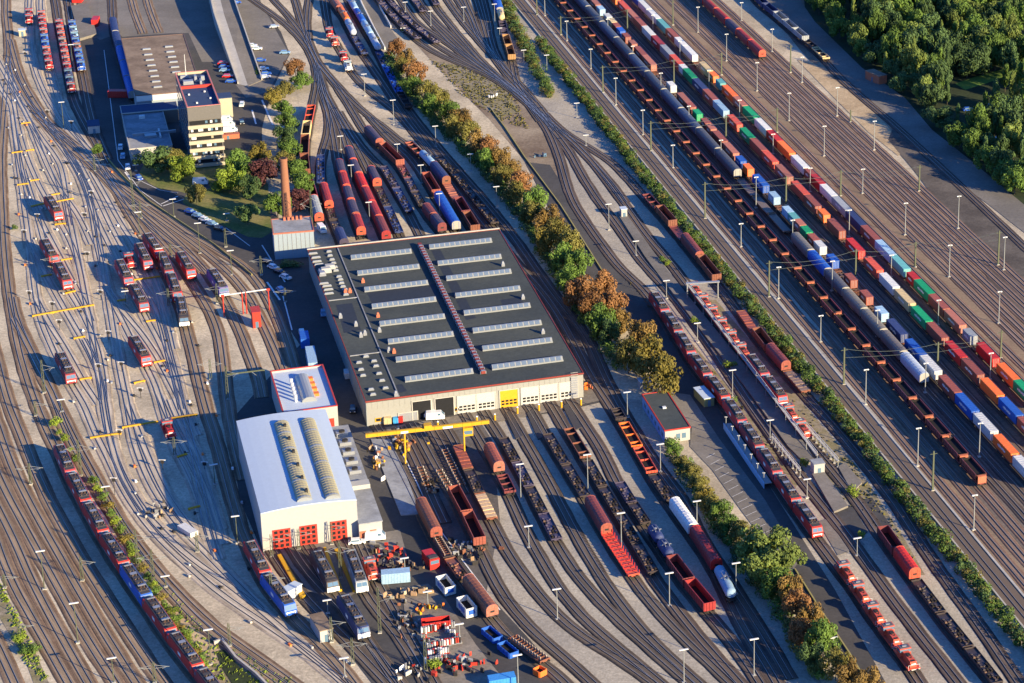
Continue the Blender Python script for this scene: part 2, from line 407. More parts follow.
def make_eloco(L=18.9, front='stripe', flat=False, dark_roof=True):
    r = thing('electric_locomotive', 'x', 'locomotive')
    h = L / 2 - .6; W = 1.48
    b = MB()
    # body shell: side profile polygon in x-z, slanted cab faces
    prof = [(-h, 1.0), (-h, 2.3), (-h + .55, 3.55), (-h + .95, 3.75), (h - .95, 3.75), (h - .55, 3.55), (h, 2.3), (h, 1.0)]
    i = len(b.v)
    for y in (-W, W):
        for x, z in prof: b.v.append((x, y * (1 if z < 3 else .93), z))
    k = b.mi(paint); n = len(prof)
    b.f.append(tuple(range(i, i + n))); b.m.append(k); b.f.append(tuple(range(i + 2 * n - 1, i + n - 1, -1))); b.m.append(k)
    for a in range(n):
        c = (a + 1) % n; b.f.append((i + c, i + a, i + n + a, i + n + c)); b.m.append(k)
    body = b.build('body', r)
    for s in (-1, 1):      # windscreens and white chin band
        f = MB()
        def P(t, y, o=.03): # t 0..1 up the slanted face
            x = h + (-.55) * t; z = 2.3 + 1.25 * t; return (s * (x + o), y * (1 - .07 * t), z + o * .4)
        q = [P(.18, -1.25), P(.18, -.06), P(.86, -.06), P(.86, -1.2)]; f.quad(q if s > 0 else q[::-1], glassm)
        q = [P(.18, .06), P(.18, 1.25), P(.86, 1.2), P(.86, .06)]; f.quad(q if s > 0 else q[::-1], glassm)
        for sy in (-1, 1):
            q = [(s * (h - 1.6), sy * 1.5, 2.55), (s * (h - .75), sy * 1.5, 2.55), (s * (h - .95), sy * 1.46, 3.2), (s * (h - 1.6), sy * 1.46, 3.2)]
            f.quad(q, glassm)
        f.build('window', r)
    if front:
        f = MB()
        for s in (-1, 1):
            f.box(s * h - .02, s * h + .03, -1.2, 1.2, 1.62, 1.95, whitep) if front == 'stripe' else f.box(s * h - .02, s * h + .03, -1.45, 1.45, 1.05, 2.28, whitep)
            for y in (-1, 1): f.cyl((s * h, y * 1.0, 1.45), (s * (h + .06), y * 1.0, 1.45), .14, .14, lampw, 8)
        f.build('front_band', r)
        for y in (-1, 1):
            q = MB(); q.box(-.9, .9, y * W - .02, y * W + .02, 2.1, 2.9, whitep); 
            q.box(-h + 3, h - 3, y * W - .015, y * W + .015, 1.0, 1.2, silver); q.build('side_panel', r)
    rf = MB()
    rf.box(-h + 2.2, h - 2.2, -1.22, 1.22, 3.72, 3.92, roofgrey)
    rf.box(-h + .9, -h + 2.2, -1.1, 1.1, 3.72, 3.80, roofgrey); rf.box(h - 2.2, h - .9, -1.1, 1.1, 3.72, 3.80, roofgrey)
    ro = rf.build('roof', r)
    e = MB()
    rr = random.Random(int(L * 10))
    for k in range(5):
        x = -h + 4.6 + k * (L - 10.4) / 4
        e.box(x - .6, x + .6, -.8, .8, 3.92, 4.08 + rr.uniform(0, .15), roofgrey, silver if k % 3 == 1 else None)
        e.box(x + .8, x + 1.1, -.5, -.25, 3.92, 4.25, copper); e.box(x + .8, x + 1.1, .3, .55, 3.92, 4.2, copper)
    e.box(-h + 3, h - 3, .95, 1.02, 3.95, 4.2, silver); e.box(-h + 3, h - 3, -.72, -.66, 4.1, 4.2, copper)
    e.build('roof_equipment', ro)
    pantograph(r, -h + 3.4); pantograph(r, h - 3.4)
    u = MB(); u.box(-h + .2, h - .2, -1.35, 1.35, .75, 1.02, dark); u.box(-2.4, 2.4, -1.25, 1.25, .35, .8, dark); buffers(u, L)
    u.build('underframe', r)
    bogie(r, -L / 2 + 4.3, .6); bogie(r, L / 2 - 4.3, .6)
    return r
cabroof = mat('cab_roof', (.11, .10, .11), .5, 0, .3, .8)
def make_shunter(L=10.4):
    r = thing('diesel_shunter', 'x', 'shunting locomotive'); h = L / 2 - .6
    b = MB(); b.box(-h, h, -1.5, 1.5, .95, 1.3, paint); b.box(-1.2 - 1.2, h - .5, -.85, .85, 1.3, 2.75, paint, tx=.15, ty=.12)
    b.box(-h + .4, -2.6, -.85, .85, 1.3, 2.35, paint, ty=.1); b.build('bonnet', r)
    c = MB(); c.box(-2.8, -.9, -1.38, 1.38, 1.25, 2.4, paint); c.box(-2.85, -.85, -1.42, 1.42, 3.2, 3.42, paint); cb = c.build('cab', r)
    w_ = MB(); w_.box(-2.76, -.94, -1.33, 1.33, 2.4, 3.21, glassm); w_.build('window', cb)
    rr = MB(); rr.box(-2.7, -1.0, -1.25, 1.25, 3.42, 3.5, cabroof, tx=.1, ty=.1); rr.box(-2.1, -1.6, -.5, .5, 3.5, 3.66, silver); rr.build('roof', cb)
    d = MB(); d.box(.2, 1.5, -.45, .45, 2.75, 2.9, dark); d.cyl((2.3, .1, 2.75), (2.3, .1, 3.15), .14, .14, dark, 6); d.box(3.2, 3.8, -.5, .5, 2.72, 2.8, dark); d.build('exhaust', r)
    f = MB()
    for s in (-1, 1):
        f.box(s * h - .03, s * h + .03, -1.4, 1.4, .92, 1.08, whitep)
        for y in (-1.4, 1.4): f.cyl((s * (h - .1), y, 1.3), (s * (h - .1), y, 2.2), .035, .035, whitep, 4)
        f.cyl((s * (h - .1), -1.4, 2.2), (s * (h - .1), 1.4, 2.2), .035, .035, whitep, 4)
    f.box(h - .45, h - .38, -.55, .55, 2.1, 2.35, whitep)
    f.build('handrail', r)
    u = MB(); u.box(-h + .3, h - .3, -1.1, 1.1, .5, .95, dark); buffers(u, L)
    for x in (-3, 0, 3):
        for s in (-1, 1): u.cyl((x, s * .7, .6), (x, s * .85, .6), .6, .6, rust, 12)
    u.build('underframe', r)
    return r
def make_covered(L=12.0, name='covered_wagon', ribs=True):
    r = thing(name, 'x', 'freight wagon'); h = L / 2 - .5
    pr = [(-1.45, 1.25), (-1.45, 3.0), (-1.25, 3.6), (-.75, 4.0), (0, 4.15), (.75, 4.0), (1.25, 3.6), (1.45, 3.0), (1.45, 1.25)]
    b = MB(); b.prism(pr[::-1], -h + .35, h - .35, tarp); hood = b.build('hood', r)
    if ribs:
        q = MB(); n = int(L / 1.5); ring = [(y * 1.02, z + (.04 if z > 2 else 0)) for y, z in pr]
        for k in range(1, n):
            x = -h + .35 + (2 * h - .7) * k / n; q.prism(ring[::-1], x - .04, x + .04, tarp)
        q.build('hood_rib', hood)
    for s in (-1, 1):
        e = MB(); x = s * (h - .2); ring = [(y * 1.03, z + (.06 if z > 2 else 0)) for y, z in pr]
        e.prism(ring[::-1], x - .15, x + .15, paint)
        for y in (-.7, .7): e.box(x + s * .15 - .05, x + s * .15 + .05, y - .08, y + .08, 1.25, 3.6, paint)
        for zz in (1.9, 2.9): e.box(x + s * .15 - .04, x + s * .15 + .04, -1.35, 1.35, zz - .07, zz + .07, paint)
        e.box(x + s * .16 - .02, x + s * .16 + .02, -.5, .5, 2.1, 2.6, dark)
        e.build('end_wall', r)
    u = MB(); u.box(-h, h, -1.4, 1.4, .9, 1.25, paint); u.box(-h + 2, h - 2, -1.2, 1.2, .6, .9, dark); buffers(u, L); u.build('underframe', r)
    wh = L / 2 - min(3.0, L * .22)
    bogie(r, -wh, wb=.9); bogie(r, wh, wb=.9)
    return r
def make_hopper(L=12.54):
    r = thing('hopper_wagon', 'x', 'freight wagon'); h = L / 2 - .35
    b = MB(); t = .1; Wt = 1.5
    for s in (-1, 1):
        q = [(-h + .9, s * 1.05, 1.3), (h - .9, s * 1.05, 1.3), (h - .9, s * Wt, 2.1), (-h + .9, s * Wt, 2.1)]
        b.hexa([(x, y - s * t, z) for x, y, z in q[:2]] + [(x, y, z) for x, y, z in q[1::-1]], [(x, y - s * t, z) for x, y, z in (q[3], q[2])] + [(x, y, z) for x, y, z in (q[2], q[3])], paint)
        b.box(-h + .9, h - .9, min(s * Wt, s * (Wt - t)), max(s * Wt, s * (Wt - t)), 2.1, 3.5, paint)
        b.box(-h + .9, h - .9, min(s * (Wt + .06), s * (Wt - .12)), max(s * (Wt + .06), s * (Wt - .12)), 3.5, 3.62, paint)
        n = 7
        for k in range(n):
            x = -h + 1.1 + (2 * h - 2.2) * k / (n - 1); b.box(x - .05, x + .05, min(s * (Wt), s * (Wt + .1)), max(s * Wt, s * (Wt + .1)), 1.5, 3.5, paint)
    b.build('side_wall', r)
    for s in (-1, 1):
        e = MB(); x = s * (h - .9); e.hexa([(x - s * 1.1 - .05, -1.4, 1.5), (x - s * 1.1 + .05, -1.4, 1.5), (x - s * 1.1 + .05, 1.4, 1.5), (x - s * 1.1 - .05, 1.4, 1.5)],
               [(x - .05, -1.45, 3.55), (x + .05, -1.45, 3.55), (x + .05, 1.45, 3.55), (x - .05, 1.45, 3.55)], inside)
        for y in (-1.2, 1.2): e.cyl((x + s * .8, y, 1.2), (x + s * .03, y, 3.5), .07, .07, paint, 4)
        e.build('end_wall', r)
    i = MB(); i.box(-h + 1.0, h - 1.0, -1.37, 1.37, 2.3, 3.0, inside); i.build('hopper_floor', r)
    p = MB(); p.box(h - .9, h - .25, -1.2, 1.2, 3.3, 3.4, orange_end); p.box(h - .12, h - .02, -1.2, 1.2, 1.3, 3.3, orange_end); p.build('end_platform', r)
    u = MB(); u.box(-h, h, -1.25, 1.25, .95, 1.25, paint); buffers(u, L); u.build('underframe', r)
    bogie(r, -L / 2 + 2.4, wb=.9); bogie(r, L / 2 - 2.4, wb=.9)
    return r
orange_end = mat('sunlit_end_plate', (.42, .13, .07), .7, 0, .2, .6)  # orange paint of the wagon end plates, reused on doors and vents
def make_open(L=14.0, hh=2.1, name='open_wagon'):
    r = thing(name, 'x', 'freight wagon'); h = L / 2 - .5; z0 = 1.2; z1 = z0 + hh
    b = MB()
    for s in (-1, 1):
        b.box(-h, h, min(s * 1.45, s * 1.37), max(s * 1.45, s * 1.37), z0, z1, paint)
        n = int(L / 1.5)
        for k in range(n + 1):
            x = -h + .06 + (2 * h - .12) * k / n; b.box(x - .06, x + .06, min(s * 1.45, s * 1.56), max(s * 1.45, s * 1.56), z0, z1 + .04, paint)
        b.box(-h, h, min(s * 1.34, s * 1.52), max(s * 1.34, s * 1.52), z1, z1 + .1, paint)
    b.build('side_wall', r)
    for s in (-1, 1):
        e = MB(); e.box(s * h - .06, s * h + .06, -1.37, 1.37, z0, z1 + .08, paint)
        for y in (-.8, 0, .8): e.box(s * (h + .1) - .05, s * (h + .1) + .05, y - .06, y + .06, z0, z1, paint)
        e.build('end_wall', r)
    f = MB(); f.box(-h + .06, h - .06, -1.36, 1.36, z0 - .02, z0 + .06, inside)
    if hh < 1.2:
        for k in range(3): x = -h + (k + .5) * 2 * h / 3; f.box(x - .1, x + .1, -1.36, 1.36, z0, z0 + hh * .9, paint)
    f.build('floor', r)
    u = MB(); u.box(-h, h, -1.3, 1.3, .9, 1.18, dark); buffers(u, L); u.build('underframe', r)
    wh = L / 2 - min(3.0, L * .22); bogie(r, -wh, wb=.9); bogie(r, wh, wb=.9)
    return r
def make_flat(L=20.0, kind='stakes', name='flat_wagon'):
    r = thing(name, 'x', 'freight wagon'); h = L / 2 - .5
    b = MB()
    if kind in ('skeleton',):
        for y in (-.9, .9): b.box(-h, h, y - .18, y + .18, .85, 1.2, paint)
        n = int(L / 2.2)
        for k in range(n + 1): x = -h + .15 + (2 * h - .3) * k / n; b.box(x - .14, x + .14, -1.3, 1.3, .9, 1.22, paint)
    else:
        b.box(-h, h, -1.4, 1.4, .85, 1.2, paint)
    b.build('deck', r)
    if kind == 'stakes':
        q = MB(); n = int(L / 1.9)
        for k in range(n + 1):
            x = -h + .2 + (2 * h - .4) * k / n
            for s in (-1, 1): q.box(x - .07, x + .07, s * 1.42 - .07, s * 1.42 + .07, 1.0, 2.35, paint)
            q.box(x - .12, x + .12, -1.3, 1.3, 1.2, 1.36, paint)
        q.build('stake', r)
    if kind == 'planks':
        q = MB(); n = int(L / 2.0); rr = random.Random(3)
        for k in range(n):
            x = -h + .4 + (2 * h - .8) * (k + .5) / n; q.box(x - .72, x + .72, -1.35, 1.35, 1.2, 1.42 + rr.uniform(0, .3), tarp)
        q.build('load_board', r)
    if kind == 'wheels':
        q = MB(); n = int(L / 1.25)
        for k in range(n):
            x = -h + .5 + (2 * h - 1) * (k + .5) / n
            q.cyl((x, -1.0, 1.65), (x, 1.0, 1.65), .09, .09, rust, 6)
            for s in (-1, 1): q.cyl((x, s * .72, 1.65), (x, s * .86, 1.65), .46, .46, wheelm, 10)
        q.build('loaded_wheelset', r)
    if kind == 'bulk':
        q = MB(); rr = random.Random(5); n = int(L / .9)
        for k in range(n):
            x = -h + .6 + (2 * h - 1.2) * (k + .5) / n
            for y in (-.8, 0, .8):
                if rr.random() < .6:
                    zz = rr.uniform(.15, .55); q.box(x - .3, x + .3, y - .3, y + .3, 1.2, 1.2 + zz, rr.choice([dark, paint, paint, gunk, inside, gunk] if k % 4 == 0 else [dark, paint, paint, inside, inside]), tx=.06, ty=.06)
        for s in (-1, 1): q.box(-h, h, s * 1.38 - .04, s * 1.38 + .04, 1.2, 1.5, paint)
        q.build('deck_fitting', r)
    for s in (-1, 1):
        e = MB(); e.box(s * h - .05, s * h + .05, -1.4, 1.4, 1.15, 1.55, paint); e.build('end_board', r)
    u = MB(); u.box(-h + 1, h - 1, -.5, .5, .5, .86, dark); buffers(u, L); u.build('underframe', r)
    wh = L / 2 - min(3.2, L * .2); bogie(r, -wh, wb=.9); bogie(r, wh, wb=.9)
    return r
gunk = mat('greasy_fitting', (.13, .08, .055), .8, 0, .3, .5)
wheelm = mat('worn_wheel', (.30, .24, .19), .6, .2, .2, .5)
def make_tank(L=15.0):
    r = thing('tank_wagon', 'x', 'freight wagon'); h = L / 2 - .6
    b = MB(); n = 14
    secs = [(-h, .55), (-h + .15, 1.0), (-h + .5, 1.3), (-h + .9, 1.38), (h - .9, 1.38), (h - .5, 1.3), (h - .15, 1.0), (h, .55)]
    for i, (x, rad) in enumerate(secs):
        for k in range(n): t = 2 * math.pi * k / n; b.v.append((x, rad * math.cos(t), 2.55 + rad * math.sin(t)))
    kk = b.mi(tarp)
    for i in range(len(secs) - 1):
        for k in range(n):
            c = (k + 1) % n; b.f.append((i * n + k, i * n + c, i * n + n + c, i * n + n + k)); b.m.append(kk)
    b.f += [tuple(range(n - 1, -1, -1)), tuple(range(len(secs) * n - n, len(secs) * n))]; b.m += [kk, kk]
    ta = b.build('tank', r)
    for p in ta.data.polygons: p.use_smooth = True
    d = MB(); d.cyl((0, 0, 3.8), (0, 0, 4.25), .35, .35, silver, 10); d.box(-1.6, 1.6, -.55, -.45, 3.95, 4.3, silver); d.box(-1.6, 1.6, .45, .55, 3.95, 4.3, silver)
    d.box(-.12, .12, -1.45, 1.45, 3.6, 3.75, silver); d.build('dome_walkway', r)
    u = MB(); u.box(-h - .2, h + .2, -1.2, 1.2, .9, 1.2, dark); buffers(u, L)
    for x in (-h + 1.5, h - 1.5): u.box(x - .25, x + .25, -1.3, 1.3, 1.2, 1.9, dark)
    u.build('underframe', r); bogie(r, -L / 2 + 2.8, wb=.9); bogie(r, L / 2 - 2.8, wb=.9)
    return r
def make_longcov(L=22.5):
    r = thing('sliding_wall_wagon', 'x', 'freight wagon'); h = L / 2 - .5
    pr = [(-1.48, 1.2), (-1.48, 3.3), (-1.2, 3.8), (-.6, 4.05), (0, 4.1), (.6, 4.05), (1.2, 3.8), (1.48, 3.3), (1.48, 1.2)]
    b = MB(); b.prism(pr[::-1], -h, h, tarp); bb = b.build('body', r)
    q = MB()
    for k in range(9): x = -h + .4 + (2 * h - .8) * k / 8; q.prism([(y * 1.02, z + .03) for y, z in pr][::-1], x - .04, x + .04, tarp)
    q.build('body_rib', bb)
    e = MB()
    for s in (-1, 1):
        e.prism([(y * .97, z - .03 if z > 2 else z) for y, z in pr][::-1], s * h - .06, s * h + .06, end_grey)
        e.box(s * (h + .06) - .03, s * (h + .06) + .03, -.9, -.8, 1.2, 3.6, paint); e.box(s * (h + .06) - .03, s * (h + .06) + .03, .8, .9, 1.2, 3.6, paint)
    e.build('end_wall', r)
    u = MB(); u.box(-h, h, -1.35, 1.35, .85, 1.18, dark); buffers(u, L); u.build('underframe', r)
    bogie(r, -L / 2 + 3.4, wb=.9); bogie(r, L / 2 - 3.4, wb=.9)
    return r
end_grey = mat('wagon_end', (.33, .31, .27), .7, 0, .15, .5)
def make_container(L, marks=False):
    r = thing('shipping_container', 'x', 'container'); h = L / 2; Wd = 1.22
    b = MB(); b.box(-h, h, -Wd, Wd, 0, 2.75, container_paint)
    for s in (-1, 1):
        for k in range(int(L / .6)):
            x = -h + .45 + k * .6
            if x > h - .3: break
            b.box(x - .1, x + .1, s * (Wd + .02) - .02, s * (Wd + .02) + .02, .2, 2.55, container_paint)
    for k in range(int(L / 1.2)): x = -h + .6 + k * 1.2; b.box(x - .06, x + .06, -1.1, 1.1, 2.75, 2.785, container_paint)
    b.build('box_body', r)
    for s in (-1, 1):
        f = MB()
        f.box(s * (h + .03) - .03, s * (h + .03) + .03, -Wd, -Wd + .14, 0, 2.75, container_paint); f.box(s * (h + .03) - .03, s * (h + .03) + .03, Wd - .14, Wd, 0, 2.75, container_paint)
        f.box(s * (h + .03) - .03, s * (h + .03) + .03, -Wd + .14, Wd - .14, 2.6, 2.75, container_paint); f.box(s * (h + .03) - .03, s * (h + .03) + .03, -Wd + .14, Wd - .14, 0, .14, container_paint)
        f.build('corner_frame', r)
    d = MB()
    for y in (-.75, -.3, .3, .75): d.box(h + .02, h + .07, y - .03, y + .03, .14, 2.6, lockbar)
    d.build('door_bar', r)
    if marks:
        q = MB(); rr = random.Random(marks); x = -h * .45
        for k in range(7 if L > 8 else 4):
            wv = rr.uniform(.35, .6)
            for s in (-1, 1): q.box(x, x + wv, s * (Wd + .055) - .01, s * (Wd + .055) + .01, 1.1 if k % 2 else 1.2, 1.9 if k % 3 else 1.75, whitep)
            x += wv + .28
        q.build('side_lettering', r)
    return r
lockbar = mat('locking_bar', (.5, .48, .45), .5)
def make_platform(L):
    r = thing('container_wagon', 'x', 'freight wagon'); h = L / 2 - .4
    b = MB(); b.box(-h, h, -1.3, -1.0, .85, 1.15, paint); b.box(-h, h, 1.0, 1.3, .85, 1.15, paint); b.box(-h, h, -.35, .35, .8, 1.1, paint)
    for k in range(9): x = -h + .2 + (2 * h - .4) * k / 8; b.box(x - .15, x + .15, -1.3, 1.3, .9, 1.17, paint)
    b.box(h - 1.3, h, -1.3, 1.3, .9, 1.18, rust); b.box(-h, -h + 1.3, -1.3, 1.3, .9, 1.18, rust)
    b.build('deck', r)
    u = MB(); buffers(u, L); u.box(-h, h, -.2, .2, .6, .8, dark); u.build('underframe', r)
    bogie(r, -L / 2 + 2.6, wb=.9); bogie(r, L / 2 - 2.6, wb=.9)
    return r
# prototypes are created on demand, and the first one is used where it is first needed
PR = {}
def proto(key, fn, *a, **k):
    if key not in PR: PR[key] = fn(*a, **k)
    return PR[key]
RED = (.46, .025, .02); DRED = (.28, .03, .03); MAR = (.17, .042, .042); BRN = (.20, .075, .045); BLU = (.02, .10, .42); NAVY = (.03, .045, .13)
ORG = (.78, .16, .03); RORG = (.56, .085, .045); GRN = (.01, .28, .11); WHT = (.58, .58, .56); LBL = (.28, .42, .55); TAN = (.55, .42, .22); GRY = (.28, .30, .32)
TEAL = (.12, .36, .36); BRED = (.27, .075, .05); DRK = (.048, .036, .036); PRP = (.062, .05, .085); SIL = (.40, .45, .52); SALM = (.36, .13, .085)
CNAME = {}
for k_, v_ in dict(RED='bright red', DRED='dark red', MAR='maroon', BRN='red-brown', BLU='blue', NAVY='navy blue', ORG='orange', RORG='orange-red', GRN='green', WHT='white', LBL='pale blue', TAN='yellow-tan', GRY='grey', TEAL='teal', BRED='brown-red', DRK='black', PRP='dark violet', SIL='silver', SALM='salmon red').items(): CNAME[globals()[k_]] = v_
def vehicle(kind, L):
    Lk = round(L * 2) / 2
    if kind == 'eloco': return proto(('e', 's'), make_eloco), 18.9
    if kind == 'elocow': return proto(('e', 'w'), make_eloco, front='full'), 18.9
    if kind == 'eloco16': return proto(('e', 16), make_eloco, L=16.5), 16.5
    if kind == 'shunter': return proto('sh', make_shunter), 10.4
    if kind == 'shunter8': return proto('sh8', make_shunter, L=8.6), 8.6
    if kind == 'covered': return proto(('cov', Lk), make_covered, L=Lk), Lk
    if kind == 'hopper': return proto('hop', make_hopper), 12.54
    if kind == 'open': return proto(('op', Lk), make_open, L=Lk), Lk
    if kind == 'low': return proto(('lo', Lk), make_open, L=Lk, hh=.6, name='low_sided_wagon'), Lk
    if kind == 'tank': return proto(('ta', Lk), make_tank, L=Lk), Lk
    if kind == 'longcov': return proto(('lc', Lk), make_longcov, L=Lk), Lk
    if kind == 'plat': return proto(('pl', Lk), make_platform, L=Lk), Lk
    if kind.startswith('flat'): return proto((kind, Lk), make_flat, L=Lk, kind=kind[5:]), Lk
KINDN = dict(eloco='electric locomotive', elocow='electric locomotive', eloco16='electric locomotive', shunter='diesel shunter', shunter8='small shunter', covered='hooded wagon',
             hopper='ore hopper wagon', open='open wagon', low='low-sided wagon', tank='tank wagon', longcov='long sliding-wall wagon', plat='container wagon')
KINDN.update({'flat_stakes': 'flat wagon with stakes', 'flat_planks': 'flat wagon loaded with boards', 'flat_bulk': 'flat wagon with cluttered deck', 'flat_wheels': 'flat wagon loaded with wheelsets', 'flat_skeleton': 'skeleton flat wagon', 'flat_plain': 'flat wagon'})
CPART = {'eloco': ('body',), 'covered': ('hood', 'hood_rib', 'end_wall', 'underframe')}
def colors_for(kind, col, col2=None):
    col2 = col2 or col
    if kind == 'covered':
        return {'hood': col, 'hood_rib': col, 'end_wall': col2, 'underframe': DRK}
    if kind == 'longcov': return {'body': col, 'body_rib': col, 'end_wall': col}
    if kind == 'tank': return {'tank': col}
    if kind.startswith('flat'): return {'deck': col, 'stake': col2, 'load_board': col2, 'deck_fitting': col, 'end_board': col}
    if kind in ('shunter', 'shunter8'): return {'bonnet': col, 'cab': col}
    if kind == 'plat': return {'deck': col}
    return {k: col for k in ('body', 'side_wall', 'end_wall', 'underframe', 'floor', 'side_panel')}
def put(kind, c, d, L, label, group=None, col=RED, col2=None):
    p, LL = vehicle(kind, L)
    rz = math.atan2(d.y, d.x)
    sx = 1
    return place(p, (c.x, c.y, RAILZ), rz, label, group, colors_for(kind, col, col2))
def train(path, a, b, cars, where, group=None, za=3.8, zb=None):
    """cars listed from the a end (far) to the b end (near), spread evenly by length between the roof points a and b"""
    zb = za if zb is None else zb
    ta = path.near(w2((*a, za + RAILZ))); tb = path.near(w2((*b, zb + RAILZ)))
    tot = sum(c[1] for c in cars); k = abs(tb - ta) / tot
    fixed = cars[0][0] in ('eloco', 'eloco16', 'shunter', 'shunter8')
    if (fixed and not .93 < k < 1.08) or k < .86 or k > 1.5:
        n2 = max(1, round(len(cars) * k)); cars = [cars[int((i + .5) * len(cars) / n2)] for i in range(n2)]; tot = sum(c[1] for c in cars)
    k = (tb - ta) / tot; t = ta
    n = len(cars)
    if not .88 < k < 1.14: print('STRETCH %.2f len %.1f n %d %s' % (k, tb - ta, n, where))
    for i, cdef in enumerate(cars):
        kind, L = cdef[0], cdef[1]; col = cdef[2]; col2 = cdef[3] if len(cdef) > 3 else None
        LL = L * k; c0 = path.at(t + LL * .18); c1 = path.at(t + LL * .82); c = (c0 + c1) / 2; d = (c1 - c0) * (1 if k > 0 else -1)
        if n == 1: lab = f'{CNAME[col]} {KINDN[kind]} {where}'
        else: lab = f'{CNAME[col]} {KINDN[kind]}, {ordn(n - 1 - i)} from the near end of {where}'
        put(kind, c, d, abs(LL), lab, group, col, col2)
        t += LL
def loco(a, b, kind, col, where, z=3.9, group=None):
    """single locomotive between two roof points"""
    A, B = w2((*a, z + RAILZ)), w2((*b, z + RAILZ)); d = (B - A).normalized()
    _, LL = vehicle(kind, 18.9)
    c = (A + B) / 2
    put(kind, c, d, LL, f'{CNAME[col]} {KINDN[kind]} {where}', group, col)
    return c, d, LL
CNAME.update({(.36, .20, .08): 'tan', (.66, .66, .64): 'white', (.20, .30, .42): 'steel-blue'})
# ---------------------------------------------------------------- the ground
sheet('ground', [(-2500, -200), (2500, -200), (2500, 3500), (-2500, 3500)], gravel, -0.02, world=True)
Z4 = [0]
def gs(name, px, m):
    Z4[0] += .004; return sheet(name, px, m, Z4[0] - .012)
U = Vector((0.3733974, -0.92767148)); V = Vector((0.92767148, 0.3733974))
def uv(v, u): p = U * u + V * v; return (p.x, p.y)
def vs(name, v0, v1, m, u0=-1100, u1=-380):
    Z4[0] += .004; return sheet(name, [uv(v0, u0), uv(v1, u0), uv(v1, u1), uv(v0, u1)], m, Z4[0] - .012, world=True)
vs('yard_ground', 218.5, 300.5, gravel_sand)
vs('yard_ground', 228.5, 266.5, yard_m)  # strip between the trains, their shade painted into the ground
gs('ground', [(258, 0), (350, 0), (392, 50), (430, 100), (470, 170), (500, 230), (300, 250), (295, 180), (300, 110), (290, 60)], gravel)
gs('yard_ground', [(363, 430), (590, 395), (640, 400), (700, 480), (800, 640), (830, 700), (600, 700), (500, 610), (420, 520)], gravel_grey)
gs('service_ground', [(368, 420), (470, 405), (492, 440), (500, 520), (485, 600), (440, 540), (400, 480)], darkyard)
gs('ground', [(505, 0), (560, 0), (720, 180), (800, 300), (1030, 640), (1030, 720), (880, 720), (800, 560), (640, 330), (560, 180), (512, 90)], gravel_grey)
gs('weed_strip', [(412, 40), (470, 70), (520, 95), (545, 130), (560, 175), (620, 270), (660, 320), (720, 395), (790, 470), (800, 500), (740, 440), (680, 360), (600, 250), (545, 185), (490, 120), (440, 70)], dirt)
gs('weed_strip', [(588, 232), (600, 240), (660, 305), (740, 400), (800, 480), (793, 492), (725, 400), (655, 315)], weeds_m)
gs('weed_strip', [(700, 300), (716, 300), (860, 470), (905, 540), (925, 575), (905, 575), (850, 505), (780, 420)], weeds_m)
gs('weed_patch', [(440, 62), (470, 68), (505, 88), (520, 112), (500, 118), (470, 98)], weeds_m)
gs('bottom_left_verge', [(-5, 585), (0, 583), (30, 640), (52, 690), (40, 700), (25, 660), (-5, 610)], weeds_m)
gs('bottom_left_verge', [(165, 585), (178, 590), (215, 640), (260, 660), (330, 700), (215, 700), (190, 650), (170, 610)], weeds_m)
gs('verge_soil', [(118, 500), (128, 520), (150, 552), (175, 588), (200, 624), (226, 660), (214, 664), (188, 634), (164, 600), (138, 562), (116, 522)], sand_m)
gs('embankment_ground', [(775, -30), (805, -30), (840, 28), (880, 90), (900, 130), (960, 190), (1040, 260), (1040, 330), (1003, 300), (962, 232), (905, 160), (850, 105), (800, 50), (752, -10)], dirt)
gs('asphalt_yard', [(70, -60), (236, -60), (262, 5), (281, 32), (290, 54), (272, 90), (262, 128), (262, 180), (285, 235), (312, 248), (322, 300), (370, 425), (590, 380), (620, 398), (560, 412), (430, 428), (392, 436), (430, 510), (475, 580), (530, 640), (580, 700), (400, 720), (350, 655), (290, 590), (262, 552), (240, 500), (228, 424), (262, 385), (300, 345), (290, 330), (268, 290), (252, 270), (215, 245), (180, 224), (150, 205), (118, 172), (104, 158), (95, 130), (86, 95)], asphalt)
gs('asphalt_yard', [(72, 10), (92, -10), (118, 0), (130, 30), (100, 40), (97, 38), (80, 38)], asphalt_old)
gs('parking_lot', [(128, -60), (190, -60), (225, 60), (215, 66), (190, 33), (140, 34)], asphalt_old)
gs('parking_lot', [(192, -40), (236, -40), (262, 5), (289, 54), (268, 92), (246, 98), (232, 80), (222, 62)], asphalt_old)
gs('parking_lot', [(98, -30), (203, -30), (226, 62), (202, 62), (188, 32), (122, 37), (112, 24), (97, 24)], asphalt_old)
gs('verge', [(139, 173), (152, 150), (250, 150), (268, 185), (272, 232), (262, 238), (248, 237), (222, 225), (196, 212), (183, 203), (183, 199), (187, 194), (178, 191), (160, 189), (150, 184)], grass_m)
gs('asphalt_drive', [(186, 194), (205, 185), (222, 177), (224, 181), (206, 190), (196, 196)], asphalt)
gs('asphalt_road', [(525, 162), (550, 165), (575, 205), (640, 292), (700, 380), (750, 455), (800, 535), (835, 590), (895, 700), (850, 700), (815, 610), (770, 545), (735, 500), (712, 470), (690, 445), (682, 405), (640, 340), (590, 280), (556, 222)], asphalt)
gs('asphalt_road', [(352, -20), (372, -20), (388, 26), (404, 46), (388, 52)], asphalt_old)
gs('parking_lot', [(668, 392), (690, 395), (720, 440), (765, 500), (800, 560), (790, 575), (742, 512), (712, 470), (690, 447), (692, 428)], asphalt_old)
gs('wood_ground', [(785, -200), (806, 20), (858, 68), (900, 98), (925, 130), (965, 162), (1060, 240), (1400, 300), (1400, -200)], forest_m)
